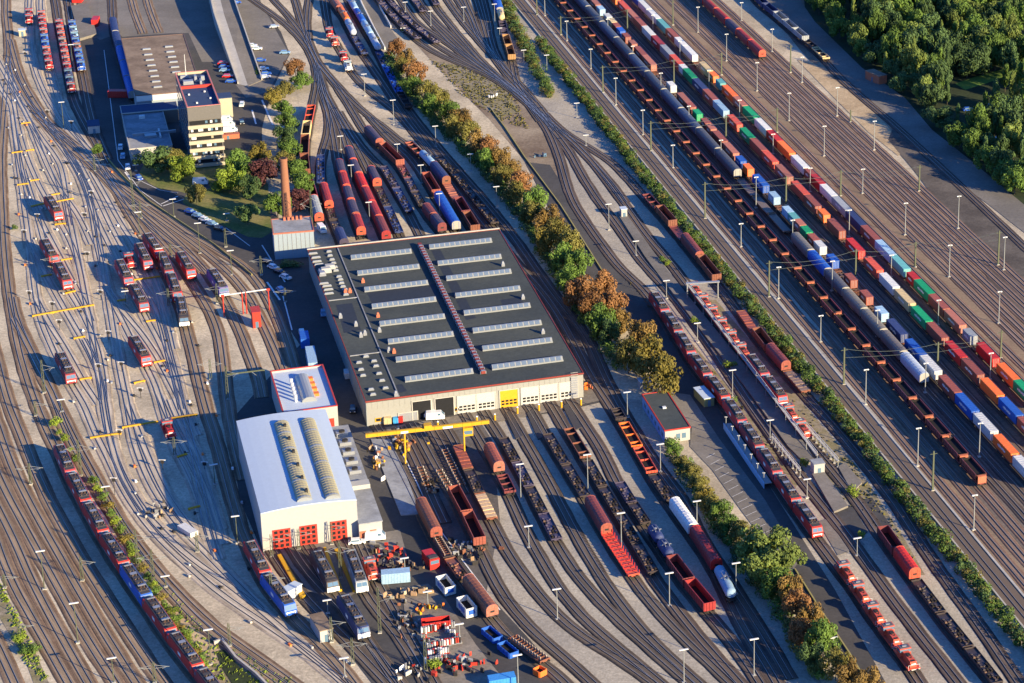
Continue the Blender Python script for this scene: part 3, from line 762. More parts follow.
gs('embankment_ground', [(797, 60), (812, 62), (850, 92), (880, 118), (908, 150), (898, 156), (868, 132), (840, 104)], sand_m)
gs('embankment_ground', [(893, 128), (930, 158), (980, 203), (1040, 258), (1040, 340), (1003, 303), (962, 236), (915, 172), (888, 140)], mud)  # part of the bank in shade, painted as darker ground
gs('works_road', [(768, -20), (786, -20), (815, 22), (862, 68), (905, 98), (932, 130), (970, 160), (1040, 218), (1040, 245), (985, 202), (938, 168), (905, 132), (868, 98), (836, 70), (800, 32)], asphalt_old)
gs('asphalt_yard', [(700, -30), (790, -30), (812, 30), (800, 34), (770, 10), (745, -12)], asphalt_old)
gs('pond_bank', [(955, 84), (972, 78), (1000, 70), (1024, 58), (1024, 70), (985, 84), (965, 90)], bank_m)
gs('loading_platform_paving', [(70, 10), (91, 10), (100, 36), (80, 40)], asphalt_old)
gs('apron_paving', [(402, 588), (428, 584), (446, 600), (476, 645), (512, 690), (430, 700), (408, 650)], concrete_old)
gs('apron_paving', [(262, 553), (350, 538), (400, 530), (408, 560), (345, 600), (300, 590)], asphalt_old)
gs('apron_paving', [(372, 430), (480, 412), (588, 388), (612, 398), (560, 410), (488, 424), (400, 442)], concrete_old)
gs('crossing_paving', [(818, 522), (837, 516), (865, 545), (838, 556)], asphalt_old)
gs('crossing_paving', [(833, 508), (852, 506), (868, 532), (855, 545)], asphalt)
gs('crossing_paving', [(862, 500), (872, 498), (892, 528), (878, 530)], asphalt)
# painted bay marks on the car park beside the hedge
bm_ = MB()
for i in range(15):
    t = i / 14; x = 706 + 62 * t; y = 458 + 90 * t
    a, b = g(x, y, .12), g(x + 9 + 3 * t, y - 5, .12); d = (b - a).normalized(); nrm = Vector((-d.y, d.x, 0)) * .06
    bm_.quad([a - nrm, b - nrm, b + nrm, a + nrm], white_paint)
o = bm_.build('parking_bay_lines'); struct(o)
bm_ = MB()
def line(px, wd=.12, m=white_paint, z=.13, tgt=None):
    tgt = tgt or bm_
    for p, q in zip(px, px[1:]):
        a, b = g(*p, z), g(*q, z); d = (b - a).normalized(); n = Vector((-d.y, d.x, 0)) * wd; tgt.quad([a - n, b - n, b + n, a + n], m)
line([(104, 50), (118, 160), (140, 190), (162, 206)]); line([(161, 204), (178, 196)], .2); line([(163, 206), (184, 199)], .2)
line([(125, 172), (131, 180)], .3); line([(141, 181), (160, 190), (178, 193)]); line([(262, 245), (285, 282)], .2); line([(226, 228), (250, 246)])
line([(252, 110), (256, 124)], .3); line([(262, 100), (273, 125)], .35); line([(267, 282), (280, 300)], .3); line([(283, 296), (292, 330)], .2)
line([(402, 452), (440, 530), (500, 610)], .15); line([(376, 614), (398, 610)], .2)
struct(bm_.build('road_markings'))
# ---------------------------------------------------------------- tracks
# right-hand marshalling yard: straight and parallel
def vt(v, u0=-1060, u1=-395, bm=bal_red, width=3.0): return track([uv(v, u0), uv(v, (u0 + u1) / 2), uv(v, u1)], bm, width, world=True, samez=True)
Z_keep = ZT[0]
vs('track_bed', 213.7, 218.9, bal_dark, -1060, -395)
PV = {}
PV['b'] = vt(216.25, bm=bal_dark)
for i, v in enumerate((222.4, 227.0, 231.5, 235.9, 240.2, 244.7, 250.2, 255.3, 259.6, 264.0)):
    PV[i] = vt(v, bm=(bal_dark if 2 < i < 9 else bal_red))
for i, v in enumerate((268.6, 273.2, 279.6, 283.6, 287.7, 291.7, 295.4)): PV[20 + i] = vt(v, u1=-395 - i * 18, u0=-1060)
PV[30] = track([uv(300.2, -1060), uv(300.0, -900), uv(299.6, -760), uv(298.9, -640)], bal_red, 3, world=True)
# every other path traced in the picture: (x, y[, z]) where z is the height of the traced point
TP = {}
R_ = 4.1
def T(key, pts, bm=None, width=3.6): TP[key] = track(pts, bm, width); return TP[key]
# far left main lines
T('W0', [(-12, 628), (0, 650), (13, 680), (25, 705)])
T('W1', [(-14, 505), (0, 532), (6, 573), (33, 620), (68, 683), (85, 712)][0:1] + [(0, 552), (15, 588), (33, 620), (68, 683), (85, 712)])
T('W2', [(-10, 492), (3.6, 519), (18, 548), (28, 573), (55, 625), (90, 687), (105, 712)])
T('W3', [(-10, 455), (3.6, 487), (18, 514), (36.5, 548), (50, 573), (83, 632), (118, 687), (134, 712)])
T('W4', [(-10, 402), (1.2, 436), (11, 463), (19.4, 482), (39, 520), (60.8, 557.8), (73, 580), (103, 631), (139, 688), (155, 712)])
T('W5', [(-8, 340), (0, 372), (8.5, 403.6), (22, 436.5), (39, 480), (58, 517.7), (81, 558), (93, 578), (126, 630), (165, 687), (183, 712)])
T('W6', [(8, -20), (6, 10), (9, 50), (5, 100), (1, 160), (3, 220), (3.6, 240), (7.3, 280), (13.4, 320), (20.7, 356.5), (34, 398), (46, 428), (58.3, 442, R_), (68, 465.7, R_), (83.7, 495, R_), (101.3, 527, R_), (121.8, 558.3, R_), (143.3, 589.5, R_), (167.5, 624.5, R_), (196.3, 662, R_), (228, 703, R_)])
T('W7', [(12, 298), (17, 320), (28, 345), (46, 382), (58, 405), (73, 436.5), (97, 480), (109, 502), (124, 527), (146, 556.5), (172, 587), (212.5, 627), (254, 656), (301, 690)])
T('W8', [(13.5, 318), (33, 355), (52, 393), (67, 432), (91, 478), (112, 512), (138, 553), (165, 586), (205, 629), (247, 659), (292, 692)])
# light coloured ladder
LB = bal_light
T('Y1', [(-5, 70), (0, 87.5), (11, 104), (13.4, 122.5), (17, 148), (18, 160), (23, 196.5), (29, 239), (36.5, 298), (42, 323), (53, 349), (62, 368), (73, 388), (85, 405), (93, 428), (109, 459), (120, 484), (138, 513), (161, 541), (187, 565), (225, 598), (272, 628.5), (326, 668), (360, 700)], LB)
T('Y2', [(8, 60), (14.6, 104), (19.4, 131), (28, 160), (42.5, 192), (51, 206), (60, 222), (71, 242), (79, 265), (84, 290), (90, 320)], LB)
T('Y2b', [(13, 115), (18, 150), (28, 195), (36.5, 212), (46, 247), (56, 266), (64, 283), (77, 303), (85, 318), (95, 340), (103, 372), (105, 400)], LB)
T('Y2c', [(24, 170), (36, 208), (50, 238), (63, 262), (74, 284), (86, 305), (92, 322)], LB)
T('Y1b', [(30, 240), (46, 275), (57, 295), (74, 325), (85, 344), (97, 368), (104, 392)], LB)
T('Y1c', [(36, 298), (50, 325), (66, 350), (84, 383), (99, 405)], LB)
T('Y3', [(7, 62), (20, 102), (30.4, 123), (48.6, 158), (58, 180), (65.6, 205), (70, 226)], LB)
T('Y5', [(7.5, 82), (32.5, 125), (52, 152), (60.8, 166), (65.6, 190), (69, 213.5), (74, 238), (80, 268), (85, 295), (90, 320), (96, 360), (102, 393), (104, 412), (109, 436), (116.7, 461), (126, 482), (146.5, 514), (171, 541), (195, 562), (241, 594), (290, 636), (356, 690)], LB)
T('Y5b', [(85, 340), (97, 365), (105, 402), (112, 445), (122, 478), (142, 512)], LB)
T('Y6', [(12.5, 75), (32, 108), (50, 132), (72.5, 163), (85, 188), (92.4, 213.5), (96, 240), (102, 264), (107, 288.6), (112, 320), (117, 350), (122, 378), (128, 405), (133, 436.5), (141, 461), (150, 482.6), (165, 507), (183, 531), (203, 550), (232, 580), (262, 610)], LB)
T('Y6b', [(40, 112), (57.5, 138), (78, 166), (90, 196), (97, 225), (103, 262)], LB)
T('Y6c', [(128, 405), (140, 436), (152, 466), (163, 490), (178, 514), (196, 535)], LB)
T('Y7', [(66, 150), (82, 178), (96, 217), (109, 244), (121, 268), (131, 288), (146, 317), (163.5, 350), (174, 376), (182, 402), (190, 436), (199, 478), (204, 520), (216, 556)], LB)
T('Y8', [(104, 275), (112, 300), (122, 320), (135, 346), (146, 366), (157, 388), (167, 425), (178, 452), (194, 480), (206, 520), (218, 560)], LB)
T('Y9', [(78, 160), (97, 196), (112, 228), (127, 256), (136, 275), (156, 310), (164, 325), (170, 352), (180, 390), (186, 420), (194, 455), (200, 490)], LB)
T('Y9b', [(106, 288), (120, 308), (133, 323), (150, 345), (168, 376), (181, 402), (196, 436)], LB)
T('Y9c', [(136, 275), (150, 294), (158, 314), (166, 345), (176, 383), (182, 410)], LB)
T('L9', [(92, 172), (108, 200), (121, 224), (140, 252), (150, 272), (160, 296), (167, 323), (173, 350)], LB)
T('L9b', [(159, 395), (172, 425), (186, 450), (200, 476), (214, 512), (222, 545)], LB)
T('L9c', [(170, 400), (180, 424), (196, 452), (208, 490), (220, 530)], LB)
# brown pair curving past the street
T('M0', [(98, 160), (112, 184), (128, 211), (149, 244), (161, 262), (171, 283), (180, 304), (186, 328), (193, 355), (204, 402), (216, 440), (227, 480), (240, 528), (252, 556), (268, 590), (291, 615), (313, 638), (345, 672), (365, 700)])
T('M1', [(85, 153), (100, 168.6), (120, 196), (144, 221), (165, 244), (181, 263), (192, 282), (207, 306), (217, 327), (222, 354), (226, 390), (232, 430), (244, 480)])
T('M2', [(103, 166), (120, 190), (148, 216), (176, 240), (200, 264), (213, 281), (224, 298), (236.5, 322), (246, 346), (257, 374), (262, 398)])
T('M3', [(58, 132), (85, 150), (120, 184), (150, 205), (193, 236), (241.6, 265), (262, 288), (275, 312), (286, 340), (296, 372)])
T('M4', [(40, 118), (75, 148), (118, 189), (150, 213), (190, 241), (229, 273), (248.6, 297), (262, 322), (273, 345), (284, 372)])
T('M5', [(24, 102), (58, 138), (97, 172), (135, 212), (155, 230), (190, 258), (204, 272)])
T('Lad1', [(7.5, 58), (24, 95), (48, 122), (72, 143), (97, 170)])
T('Lad2', [(-5, 55), (15, 92), (30, 122), (45, 160), (60, 190), (78, 215), (92, 245)], LB)
T('Lad3', [(10, 40), (22, 80), (45, 118), (62, 140)])
T('ra', [(31, -20), (30, 0), (29.5, 22), (31, 50), (38, 76), (50, 102), (70, 130), (90, 150)], LB)
T('rb', [(43, -20), (41, 5), (44, 36), (50, 72), (56, 92), (66, 118), (83, 142), (102, 166)], LB)
T('rc', [(51, -20), (55, 0), (60, 30), (66, 62), (73, 98), (82, 118), (96, 144), (106, 164)], bal_dark)
T('rd', [(64, -20), (68, 0), (72, 26), (82, 72), (88, 104), (95, 130), (108, 160)], bal_dark)
T('rh', [(111, -20), (112.5, 17, R_), (122, 55, R_), (132, 92, R_), (135, 102)], bal_dark)
T('ri', [(127, -20), (134, 10), (143, 34)])
T('rj', [(142, -20), (150, 10), (159, 33)])
# upper middle throat
T('G1', [(245, -5), (256, 3), (283.5, 22.5), (303.5, 43), (314, 62), (317, 82), (313, 104), (308, 128), (305, 150), (305, 172), (309, 190), (314, 206), (320, 226)], bal_fan, 3.3)
T('G2', [(262, -12), (288, 16), (306, 40), (318, 62.5), (336, 84), (361, 110), (382, 126), (396, 138), (403.5, 143), (418, 156), (440, 179), (448, 190), (463, 215), (476, 236)], bal_fan, 3.3)
T('G3', [(291, -15), (301, 20), (310, 45), (318, 64)], bal_fan, 3.3)
T('G4', [(311, -15), (307, 20), (309, 42)], bal_fan, 3.3)
T('G5', [(318, 72), (323, 92), (329, 118), (328, 138), (322, 155), (320, 178), (324, 194), (330, 214), (338, 236), (345, 252)], bal_fan, 3.3)
T('G6', [(316, 64), (321, 92), (329, 115), (334, 140), (338, 164), (344, 186), (352, 212), (362, 240)], bal_fan, 3.3)
T('G7', [(317, 66), (326, 95), (336, 117), (344, 138), (350, 160), (362, 190), (377, 222), (387, 244)], bal_fan, 3.3)
T('G8', [(322, 88), (336, 113), (346, 130), (358, 150), (368, 170), (378, 191), (390, 216), (400, 238)], bal_fan, 3.3)
T('G9', [(318, 64), (332, 80), (346, 101), (363.5, 130), (378, 148), (398, 166), (412, 190), (424, 212), (443, 236)], bal_fan, 3.3)
T('G10', [(338, 112), (352, 134), (365, 152), (383, 170), (396, 192), (410, 216), (420, 236)], bal_fan, 3.3)
T('G11', [(370, 118), (390, 140), (412, 160), (426, 182), (440, 205), (457, 234)], bal_fan, 3.3)
T('G12', [(324, 0), (330, 32), (345, 58), (352, 74), (370, 92), (396, 112), (418, 138), (438, 161), (452, 174), (474, 202), (497, 230)], bal_fan, 3.3)
T('A', [(322, -20), (331, 2), (344, 20), (352, 36), (364, 56), (382, 82), (402, 112), (430, 150), (455, 184), (480, 218), (515, 262), (548, 300), (575, 345), (590, 376), (613, 410), (622, 427), (636, 450), (652, 479), (668, 503), (691, 535), (712, 566), (729, 600), (744.5, 632), (764.5, 662), (780, 690)], bal_dark)
T('B', [(342, -20), (349, 3), (361, 24), (375, 48), (390, 78), (408, 110), (440, 150), (480, 196), (512, 235), (549, 288), (587, 338), (604, 376), (624.5, 414), (652, 459.5), (687, 507), (694.5, 527), (729.5, 582), (762, 632), (790, 680)], bal_dark)
# top middle fan
T('P1', [(358, -30), (378.5, 2), (402, 28), (416, 40), (438.7, 55), (470, 68), (497, 81), (520, 98), (545, 120)], bal_fan, 3.3)
T('P2', [(372, -30), (388.5, 2), (412, 26), (436, 45), (464.5, 62), (500, 81), (525, 102), (550, 124)], bal_fan, 3.3)
T('P3', [(385, -25), (406, 8), (418.8, 25), (438.7, 37), (465.6, 57), (489, 73), (512, 88), (535, 108)], bal_fan, 3.3)
T('P4', [(400, -20), (421, 12), (438.7, 31), (463, 54), (490, 74), (515, 92)], bal_fan, 3.3)
T('P5', [(411, -20), (420, 2), (435, 21), (452.7, 37), (472.7, 57), (498, 77), (525, 98)], bal_fan, 3.3)
T('P6', [(424, -20), (434, 3.5), (449, 23.4), (465.6, 43), (482, 62), (503, 81), (530, 104), (552, 128)], bal_fan, 3.3)
T('P7', [(438, -20), (447, 0), (464.5, 24), (479.7, 42), (496, 60), (511, 80), (535, 103)], bal_fan, 3.3)
T('P8', [(450, -20), (457.4, 0), (468, 15), (476, 33), (486.7, 48), (512.5, 77), (540, 108), (556, 132)], bal_fan, 3.3)
T('P9', [(458, -20), (465.6, 2.3), (472.6, 17.6), (479.7, 37), (492, 54)], bal_fan, 3.3)
T('P10', [(470, -20), (482, 18.7), (487, 37), (494, 55), (506, 70)], bal_fan, 3.3)
T('P11', [(478, -20), (488, 20), (491.4, 41), (499, 60), (512, 76)], bal_fan, 3.3)
T('P12', [(488, -20), (496, 3), (502, 24), (506, 44), (512, 62), (516, 82), (528, 104), (541, 122)], bal_fan, 3.3)
# middle to lower right
T('m', [(512, 84), (524, 98), (537, 114), (550, 134), (560, 160), (564.5, 176), (573, 202), (592, 231), (619.5, 268), (644.5, 291, 0), (662, 317, 0), (675.7, 337, 0), (688.6, 360, 0), (706, 384, 0), (724.5, 407, 0), (740.7, 431, 0), (758, 456, 0), (777, 484, 0), (795, 511, 0), (816, 540, 0), (835.5, 566), (851, 586), (865, 607), (880, 629), (895, 650), (913, 672), (930, 700)], bal_dark)
T('n', [(530, 104), (548, 125), (562, 142), (572, 156), (579.5, 171), (597, 199), (619.5, 229), (642, 262), (668, 290), (702, 333), (728, 372), (752, 408), (780, 448), (804, 483), (821, 503), (838, 524), (855.4, 547), (872, 571), (908, 620), (958, 683), (975, 705)], bal_dark)
T('o', [(540, 112), (556, 129), (572, 141), (585, 154), (599.5, 171), (628, 209), (647, 236), (667, 259), (690, 289), (706.8, 310), (725.7, 335), (745.7, 361), (762.7, 383), (780.5, 406), (805.5, 440), (820, 456), (843, 484), (861, 506), (878, 533), (894, 555), (913, 582), (940, 618), (970, 655), (995, 686), (1010, 705)], bal_dark)
T('p', [(545, 114), (560, 130), (581.7, 143.5), (599, 154), (617, 167), (635, 187), (646, 200), (676, 234), (702, 267), (720, 289), (738, 312), (757, 340), (779, 367), (805.5, 396), (838, 432), (873, 474.5), (898, 507), (915.8, 536.5), (948, 583), (985, 634), (1018, 683), (1035, 705)], bal_dark)
T('q', [(560, 130), (578, 147), (593, 163), (613, 186), (625, 203)], bal_dark)
# hall fan
T('N1', [(372, 419), (380, 430), (393, 455), (413, 494), (431, 532), (448, 562), (464, 584), (485, 611), (500, 632), (520, 650), (544, 664), (565, 683), (580, 700)], bal_fan, 3.3)
T('Wa', [(398, 428), (407, 442), (420, 469), (431, 496), (444, 524)], bal_dark)
T('N2', [(412, 424), (420, 437), (436, 468), (454, 498), (466, 520), (478, 546), (490, 572), (505, 600), (528, 627), (560.5, 655), (592, 683), (615, 705)], bal_fan, 3.3)
T('Wb', [(428, 424), (440, 442), (452, 468), (466, 494)], bal_dark)
T('N3', [(439, 420), (448, 432), (459, 453), (479, 498), (493, 524), (506, 551), (521, 573), (537, 592), (557, 617), (582, 637), (613, 655), (652, 683), (675, 700)], bal_fan, 3.3)
T('N4', [(462, 410), (474, 430), (487, 452), (500, 478), (512, 500), (522, 525), (540, 558), (562, 594), (592, 627), (632, 660), (668, 690)], bal_fan, 3.3)
T('N5', [(478, 404), (490, 422), (503, 442), (523, 480), (543, 518), (555, 542), (579.5, 579.5), (612, 614.5), (644.5, 644), (690, 684), (710, 702)], bal_fan, 3.3)
T('N5b', [(501, 400), (513, 420), (530, 450), (550, 485), (569.5, 523), (594.5, 567), (624.5, 610), (655, 645), (700, 685), (715, 700)], bal_fan, 3.3)
T('N6', [(522, 397), (534, 414), (548, 440), (566, 470), (587, 504), (602, 532), (618, 556), (633, 580), (662, 617), (699.5, 654), (733, 686), (750, 702)], bal_fan, 3.3)
T('N7', [(543, 394), (553, 408), (566, 431), (584, 460), (600, 488), (617, 516), (635, 546), (650, 573), (672, 604.5), (704.5, 645), (742, 686), (755, 702)], bal_dark)
T('N8', [(562, 391), (584, 424), (604, 456), (618, 486), (636, 514), (652, 538), (667, 561), (684, 586), (707, 613), (732, 642), (752, 670), (770, 700)], bal_dark)
# bottom centre
T('Q1', [(268, 545), (285, 570), (300, 594), (329.7, 623), (355, 650), (390, 687), (402, 700)], bal_fan, 3.3)
T('Q2', [(288, 543), (301, 564), (318, 586), (340, 605), (363, 637), (385, 668), (405, 700)], bal_fan, 3.3)
T('Q3', [(301, 538), (317, 560), (333, 590), (345, 608), (366, 640), (390, 672), (412, 700)], bal_fan, 3.3)
T('Q4', [(340, 540), (351, 560), (363, 592), (380, 615), (399.5, 637), (424.7, 680), (435, 700)], bal_fan, 3.3)
T('Q5', [(358, 538), (369, 562), (378, 586), (390, 604), (406.7, 636), (425, 668), (440, 695)], bal_fan, 3.3)
# ---------------------------------------------------------------- trains
# ore train
tips = PV[2]
u_end = -492.0
ue = (g(984, 481, 2) .xy).dot(U)
def vput(pathv, kind, u, L, lab, group, col, col2=None):
    c = U * u + V * pathv; put(kind, c, U, L, lab, group, col, col2)
base_u = g(965, 456.5, 3.5).xy.dot(U)
for k in range(-2, 42):
    u = base_u - 12.54 * (k + .5) + 0.3
    i = k + 2
    if k < -1: continue
    cc = rnd.choice([MAR, MAR, (.15, .04, .04), (.19, .05, .04), (.12, .04, .055), (.24, .05, .045)])
    CNAME[cc] = 'maroon'
    vput(231.6, 'hopper', u, 12.54, f'maroon ore hopper wagon, {ordn(i - 1)} from the near end of the long ore train on the right', 'ore hopper wagons of the long train', cc)
def su(px, py, z=3.9): return g(px, py, z).xy.dot(U)
# sliding wall train
LC = 'the long train of sliding-wall wagons'
cl = [(.075, .08, .10), (.10, .10, .115), (.13, .115, .10), (.07, .09, .14)]
for c_ in cl: CNAME[c_] = 'blue-grey'
for c_ in ((.19, .17, .14), (.15, .13, .12)): CNAME[c_] = 'grey-brown'
ends = []
ua, ub = su(545, -35), su(737, 171)
n1 = round((ub - ua) / 23); lst = []
for i in range(n1): lst.append(('longcov', ua + (ub - ua) * (i + .5) / n1, (ub - ua) / n1 - .4, rnd.choice(cl)))
uc, ud = su(742, 180, 1.2), su(790, 233, 1.2)
for i in range(3): lst.append(('flat_plain', uc + (ud - uc) * (i + .5) / 3, (ud - uc) / 3, (.17, .13, .10)))
CNAME[(.17, .13, .10)] = 'brown-decked'
ue_, uf = su(794, 233), su(923, 376); n2 = 7
for i in range(n2):
    c_ = [(.16, .15, .14), BLU, (.10, .10, .115), (.19, .17, .14), (.19, .17, .14), (.15, .13, .12), SIL][i]
    lst.append(('longcov', ue_ + (uf - ue_) * (i + .5) / n2, (uf - ue_) / n2 - .3, c_))
CNAME[(.16, .15, .14)] = 'grey-brown'
for i, (k, u, L, c_) in enumerate(lst): vput(240.2, k, u, L, f'{CNAME[c_]} {KINDN[k]}, {ordn(len(lst) - 1 - i)} from the near end of {LC}', 'wagons of the sliding-wall train', c_)
# container trains
def boxes(v, items, who, gid):
    prev = None; out = []
    for it in items:
        x, y, col, L = it; u = su(x, y, 3.95 + RAILZ)
        out.append([u, col, L])
    for i, o_ in enumerate(out):
        if i and o_[2] == 0: o_[2] = max(5.8, min(13.4, o_[0] - out[i - 1][0] - .35))
        elif o_[2] == 0: o_[2] = 12.2
        if i:
            gap = o_[0] - out[i - 1][0]
            if gap < o_[2] + .2: o_[2] = max(4, gap - .25)
    n = len(out)
    for i, (u, col, L) in enumerate(out):
        Lr = round(L * 2) / 2
        mk = (i * 7 + int(v)) % 3
        p = proto(('box', Lr, mk), make_container, Lr, mk)
        c = U * (u - Lr / 2) + V * v
        jk = rnd.uniform(.85, 1.12); jit = tuple(max(0, min(1, q * jk)) for q in col)
        lab = f'{CNAME[col]} {"short" if Lr < 8 else "long"} container, {ordn(n - 1 - i)} from the near end of {who}'
        place(p, (c.x, c.y, RAILZ + 1.2), math.atan2(U.y, U.x), lab, f'containers on {gid}', {'box_body': jit, 'corner_frame': jit})
    u0 = out[0][0] - 14; u1 = max(o_[0] for o_ in out) + 1
    m = round((u1 - u0) / 19.7); 
    for k in range(m):
        u = u1 - (u1 - u0) * (k + .5) / m
        vput(v, 'plat', u, (u1 - u0) / m, f'container wagon, {ordn(k)} from the near end of {who}', f'container wagons of {gid}', (.10, .065, .05))
CNAME[(.10, .065, .05)] = 'brown'
boxes(255.4, [(620, -2, ORG, 0), (629, 8.8, RORG, 0), (637.3, 16.4, SALM, 0), (646.5, 25, BRED, 0), (655, 34.6, WHT, 0), (664.3, 44.3, DRED, 0), (673, 54, GRY, 0), (681.7, 64, RORG, 0), (686.4, 68, WHT, 6), (695.8, 77.4, GRN, 0), (705, 88.5, NAVY, 0), (716, 99, BRED, 0), (727, 110.5, LBL, 0), (739.5, 124.5, RORG, 12), (753, 137.5, GRN, 12.2), (763, 150, BRED, 0), (773, 162, RORG, 0), (788, 177, SALM, 0), (806, 194, RORG, 0), (818, 206, BRED, 0), (825, 215, ORG, 6), (842, 231, BRED, 12.2), (862, 251, RED, 12.2), (880, 270, RORG, 12.2), (895, 287, WHT, 12.2), (911, 303.5, TAN, 12.2), (928, 321, GRN, 12.2), (946, 337.5, BRED, 12.2), (963, 357, RED, 12.2), (981, 374.5, BRED, 12.2), (1001, 395, ORG, 12.2), (1019, 415, BLU, 12.2), (1038, 435, BRED, 12.2)], 'the middle container train', 'the middle container train')
boxes(264.0, [(643, -1, BLU, 0), (652.6, 8.4, WHT, 0), (660.8, 18, WHT, 0), (669.6, 27.5, TEAL, 0), (679.5, 36.5, BRED, 0), (687.5, 45, WHT, 0), (696.3, 55, WHT, 0), (711, 70.3, TAN, 12.2), (716.5, 76, ORG, 6), (725, 83, TEAL, 6), (735, 95.5, ORG, 0), (746, 105, SALM, 0), (757, 117, GRN, 0), (767, 129.5, WHT, 0), (782, 140, RED, 12.2), (791.5, 153, ORG, 0), (804, 167.5, WHT, 0), (812, 174, BRED, 6), (823, 183.5, RED, 0), (836, 195.5, WHT, 0), (849.5, 209.5, GRY, 0), (864.5, 224.5, NAVY, 0), (878.5, 239.5, BRED, 0), (893.5, 254.5, LBL, 0), (909.5, 268.5, TEAL, 0), (918, 278.5, RED, 6), (931, 293.5, GRN, 12.2), (946, 308.5, BRED, 12.2), (966, 324.5, SALM, 12.2), (975, 336, GRY, 6), (998, 358, RED, 12.2), (1017, 379.5, ORG, 12.2), (1034, 396, GRN, 12.2)], 'the container train furthest right', 'the right container train')
boxes(244.7, [(590, -3, BRED, 0), (597, 4.7, SALM, 0), (603, 9.4, LBL, 6), (610, 17, WHT, 6), (615, 22, TAN, 6), (620, 26.4, BRED, 6), (624.5, 31, BLU, 6), (628, 37, BRED, 6), (634.4, 44, SALM, 6), (646, 54.5, BRED, 12.2), (654.5, 64.5, SALM, 0), (672, 86, WHT, 6), (688, 102, SALM, 12.2), (693, 107, BRED, 6), (700, 114, GRN, 6), (708, 123, BRED, 6), (714, 129, SALM, 6), (725, 141, BRED, 12.2), (737.5, 153, SALM, 12.2), (744, 161, BLU, 6), (751, 169, ORG, 6), (766, 185.5, BLU, 12.2), (775, 197.5, LBL, 6), (791, 212, LBL, 6), (797, 218.5, TEAL, 6), (803, 225, SALM, 6), (810, 232, GRN, 6), (816, 240, BRED, 6), (823, 247, WHT, 6), (837, 260.5, BLU, 6), (855, 280, BRED, 6), (869.5, 297, BRED, 6), (885, 313.5, LBL, 6), (905, 334, NAVY, 12.2), (921, 355, BLU, 12.2), (940, 370.5, WHT, 12.2), (958, 392, BRED, 12.2), (977, 410.5, BLU, 12.2), (995, 431, WHT, 12.2), (1016, 453, ORG, 12.2), (1036, 475, WHT, 12.2)], 'the container train nearest the ore train', 'the left container train')
ZZ = 'the red-hooded train at the top right'
ur, us = su(692, -20, 3.6), su(768, 52, 3.6)
for i in range(7):
    vput(292.0, 'covered', ur + (us - ur) * (i + .5) / 7, (us - ur) / 7, f'dark red hooded wagon, {ordn(6 - i)} from the near end of {ZZ}', 'red hooded wagons at the top right', [DRED, PRP][i % 3 == 1], [RORG, RED][i % 2])
T('K', [(735, -30), (756, 2), (777, 20), (800, 40), (822, 58), (838, 76), (862, 98), (893, 124), (930, 158), (975, 200), (1040, 262)], bal_dark)
train(TP['K'], (744, -12), (794, 38), [('longcov', 12, GRY), ('open', 12, NAVY), ('open', 12, GRY), ('open', 12, GRY)], 'the works train by the road', za=3, zb=3)
train(TP['K'], (797, 38), (824, 58), [('low', 12, DRK), ('low', 14, TAN)], 'the low works wagons by the road', za=1.8)
# single locomotives in the left yard
CNAME[(.26, .03, .035)] = 'dark red'; DR = (.26, .03, .035); PK = (.40, .04, .05)
CNAME[PK] = 'faded red'
LOC = [((48, 195.5), (58.1, 211), 'eloco', RED, 'standing alone nearest the top of the pale ladder tracks'),
 ((44, 238.7), (53.4, 255.1), 'eloco', RED, 'rear one of the two parked close together on the pale ladder tracks'),
 ((57.5, 261.6), (66.9, 279.2), 'eloco', RED, 'front one of the two parked close together on the pale ladder tracks'),
 ((59.5, 351), (70.5, 373.5), 'eloco', DR, 'grimy, alone at the left edge of the pale ladder tracks'),
 ((133.7, 336.4), (145, 354.6), 'eloco', RED, 'alone in the lower middle of the pale ladder tracks'),
 ((119, 258.8), (128.2, 277), 'eloco', PK, 'behind another, left of the small shunter'),
 ((132.5, 282.5), (144, 302.6), 'eloco', DR, 'in front of the faded red one in the left group'),
 ((138.6, 242.4), (147.7, 260), 'eloco', PK, 'immediately right of the small shunter'),
 ((147.5, 233.5), (158, 248.5), 'eloco', RED, 'at the rear of the row of four locomotives'),
 ((161.6, 251.5), (168.9, 269), 'eloco', DR, 'second in the row of four locomotives'),
 ((170.8, 272), (177.4, 291.6), 'eloco', RED, 'third in the row of four locomotives'),
 ((179.9, 294.7), (183.9, 317), 'elocow', DRK, 'with a white nose at the front of the row of four locomotives'),
 ((179.9, 251), (190.8, 269), 'eloco', RED, 'on the brown track beside the street'),
 ((211.5, 268.6), (223, 286), 'elocow', (.10, .08, .26), 'with a white nose just behind the red portal'),
 ((249, 540), (264.8, 569), 'eloco', RED, 'in the shade left of the white hall'),
 ((267.5, 574.4), (288.3, 601.4), 'eloco', BLU, 'coupled to a red one left of the white hall'),
 ((316, 549.5), (332, 579.5), 'elocow', DRK, 'left of the two under the white hall doors'),
 ((349.7, 549.5), (361, 579), 'elocow', GRY, 'right of the two in front of the white hall doors'),
 ((343.5, 594.5), (362, 624.5), 'elocow', NAVY, 'standing furthest out on the apron of the white hall')]
CNAME[(.10, .08, .26)] = 'violet'
for a, b, k, c, wh in LOC: loco(a, b, k, c, wh)
loco((126, 248.5), (132.5, 264), 'shunter', RED, 'among the electric locomotives in the left yard', 3.0)
loco((164, 415), (172, 433), 'shunter', RED, 'alone beside the long yellow cable bridge', 3.0)
loco((366, 552), (375.5, 574), 'shunter', RORG, 'beside the scrap heap at the white hall', 3.0)
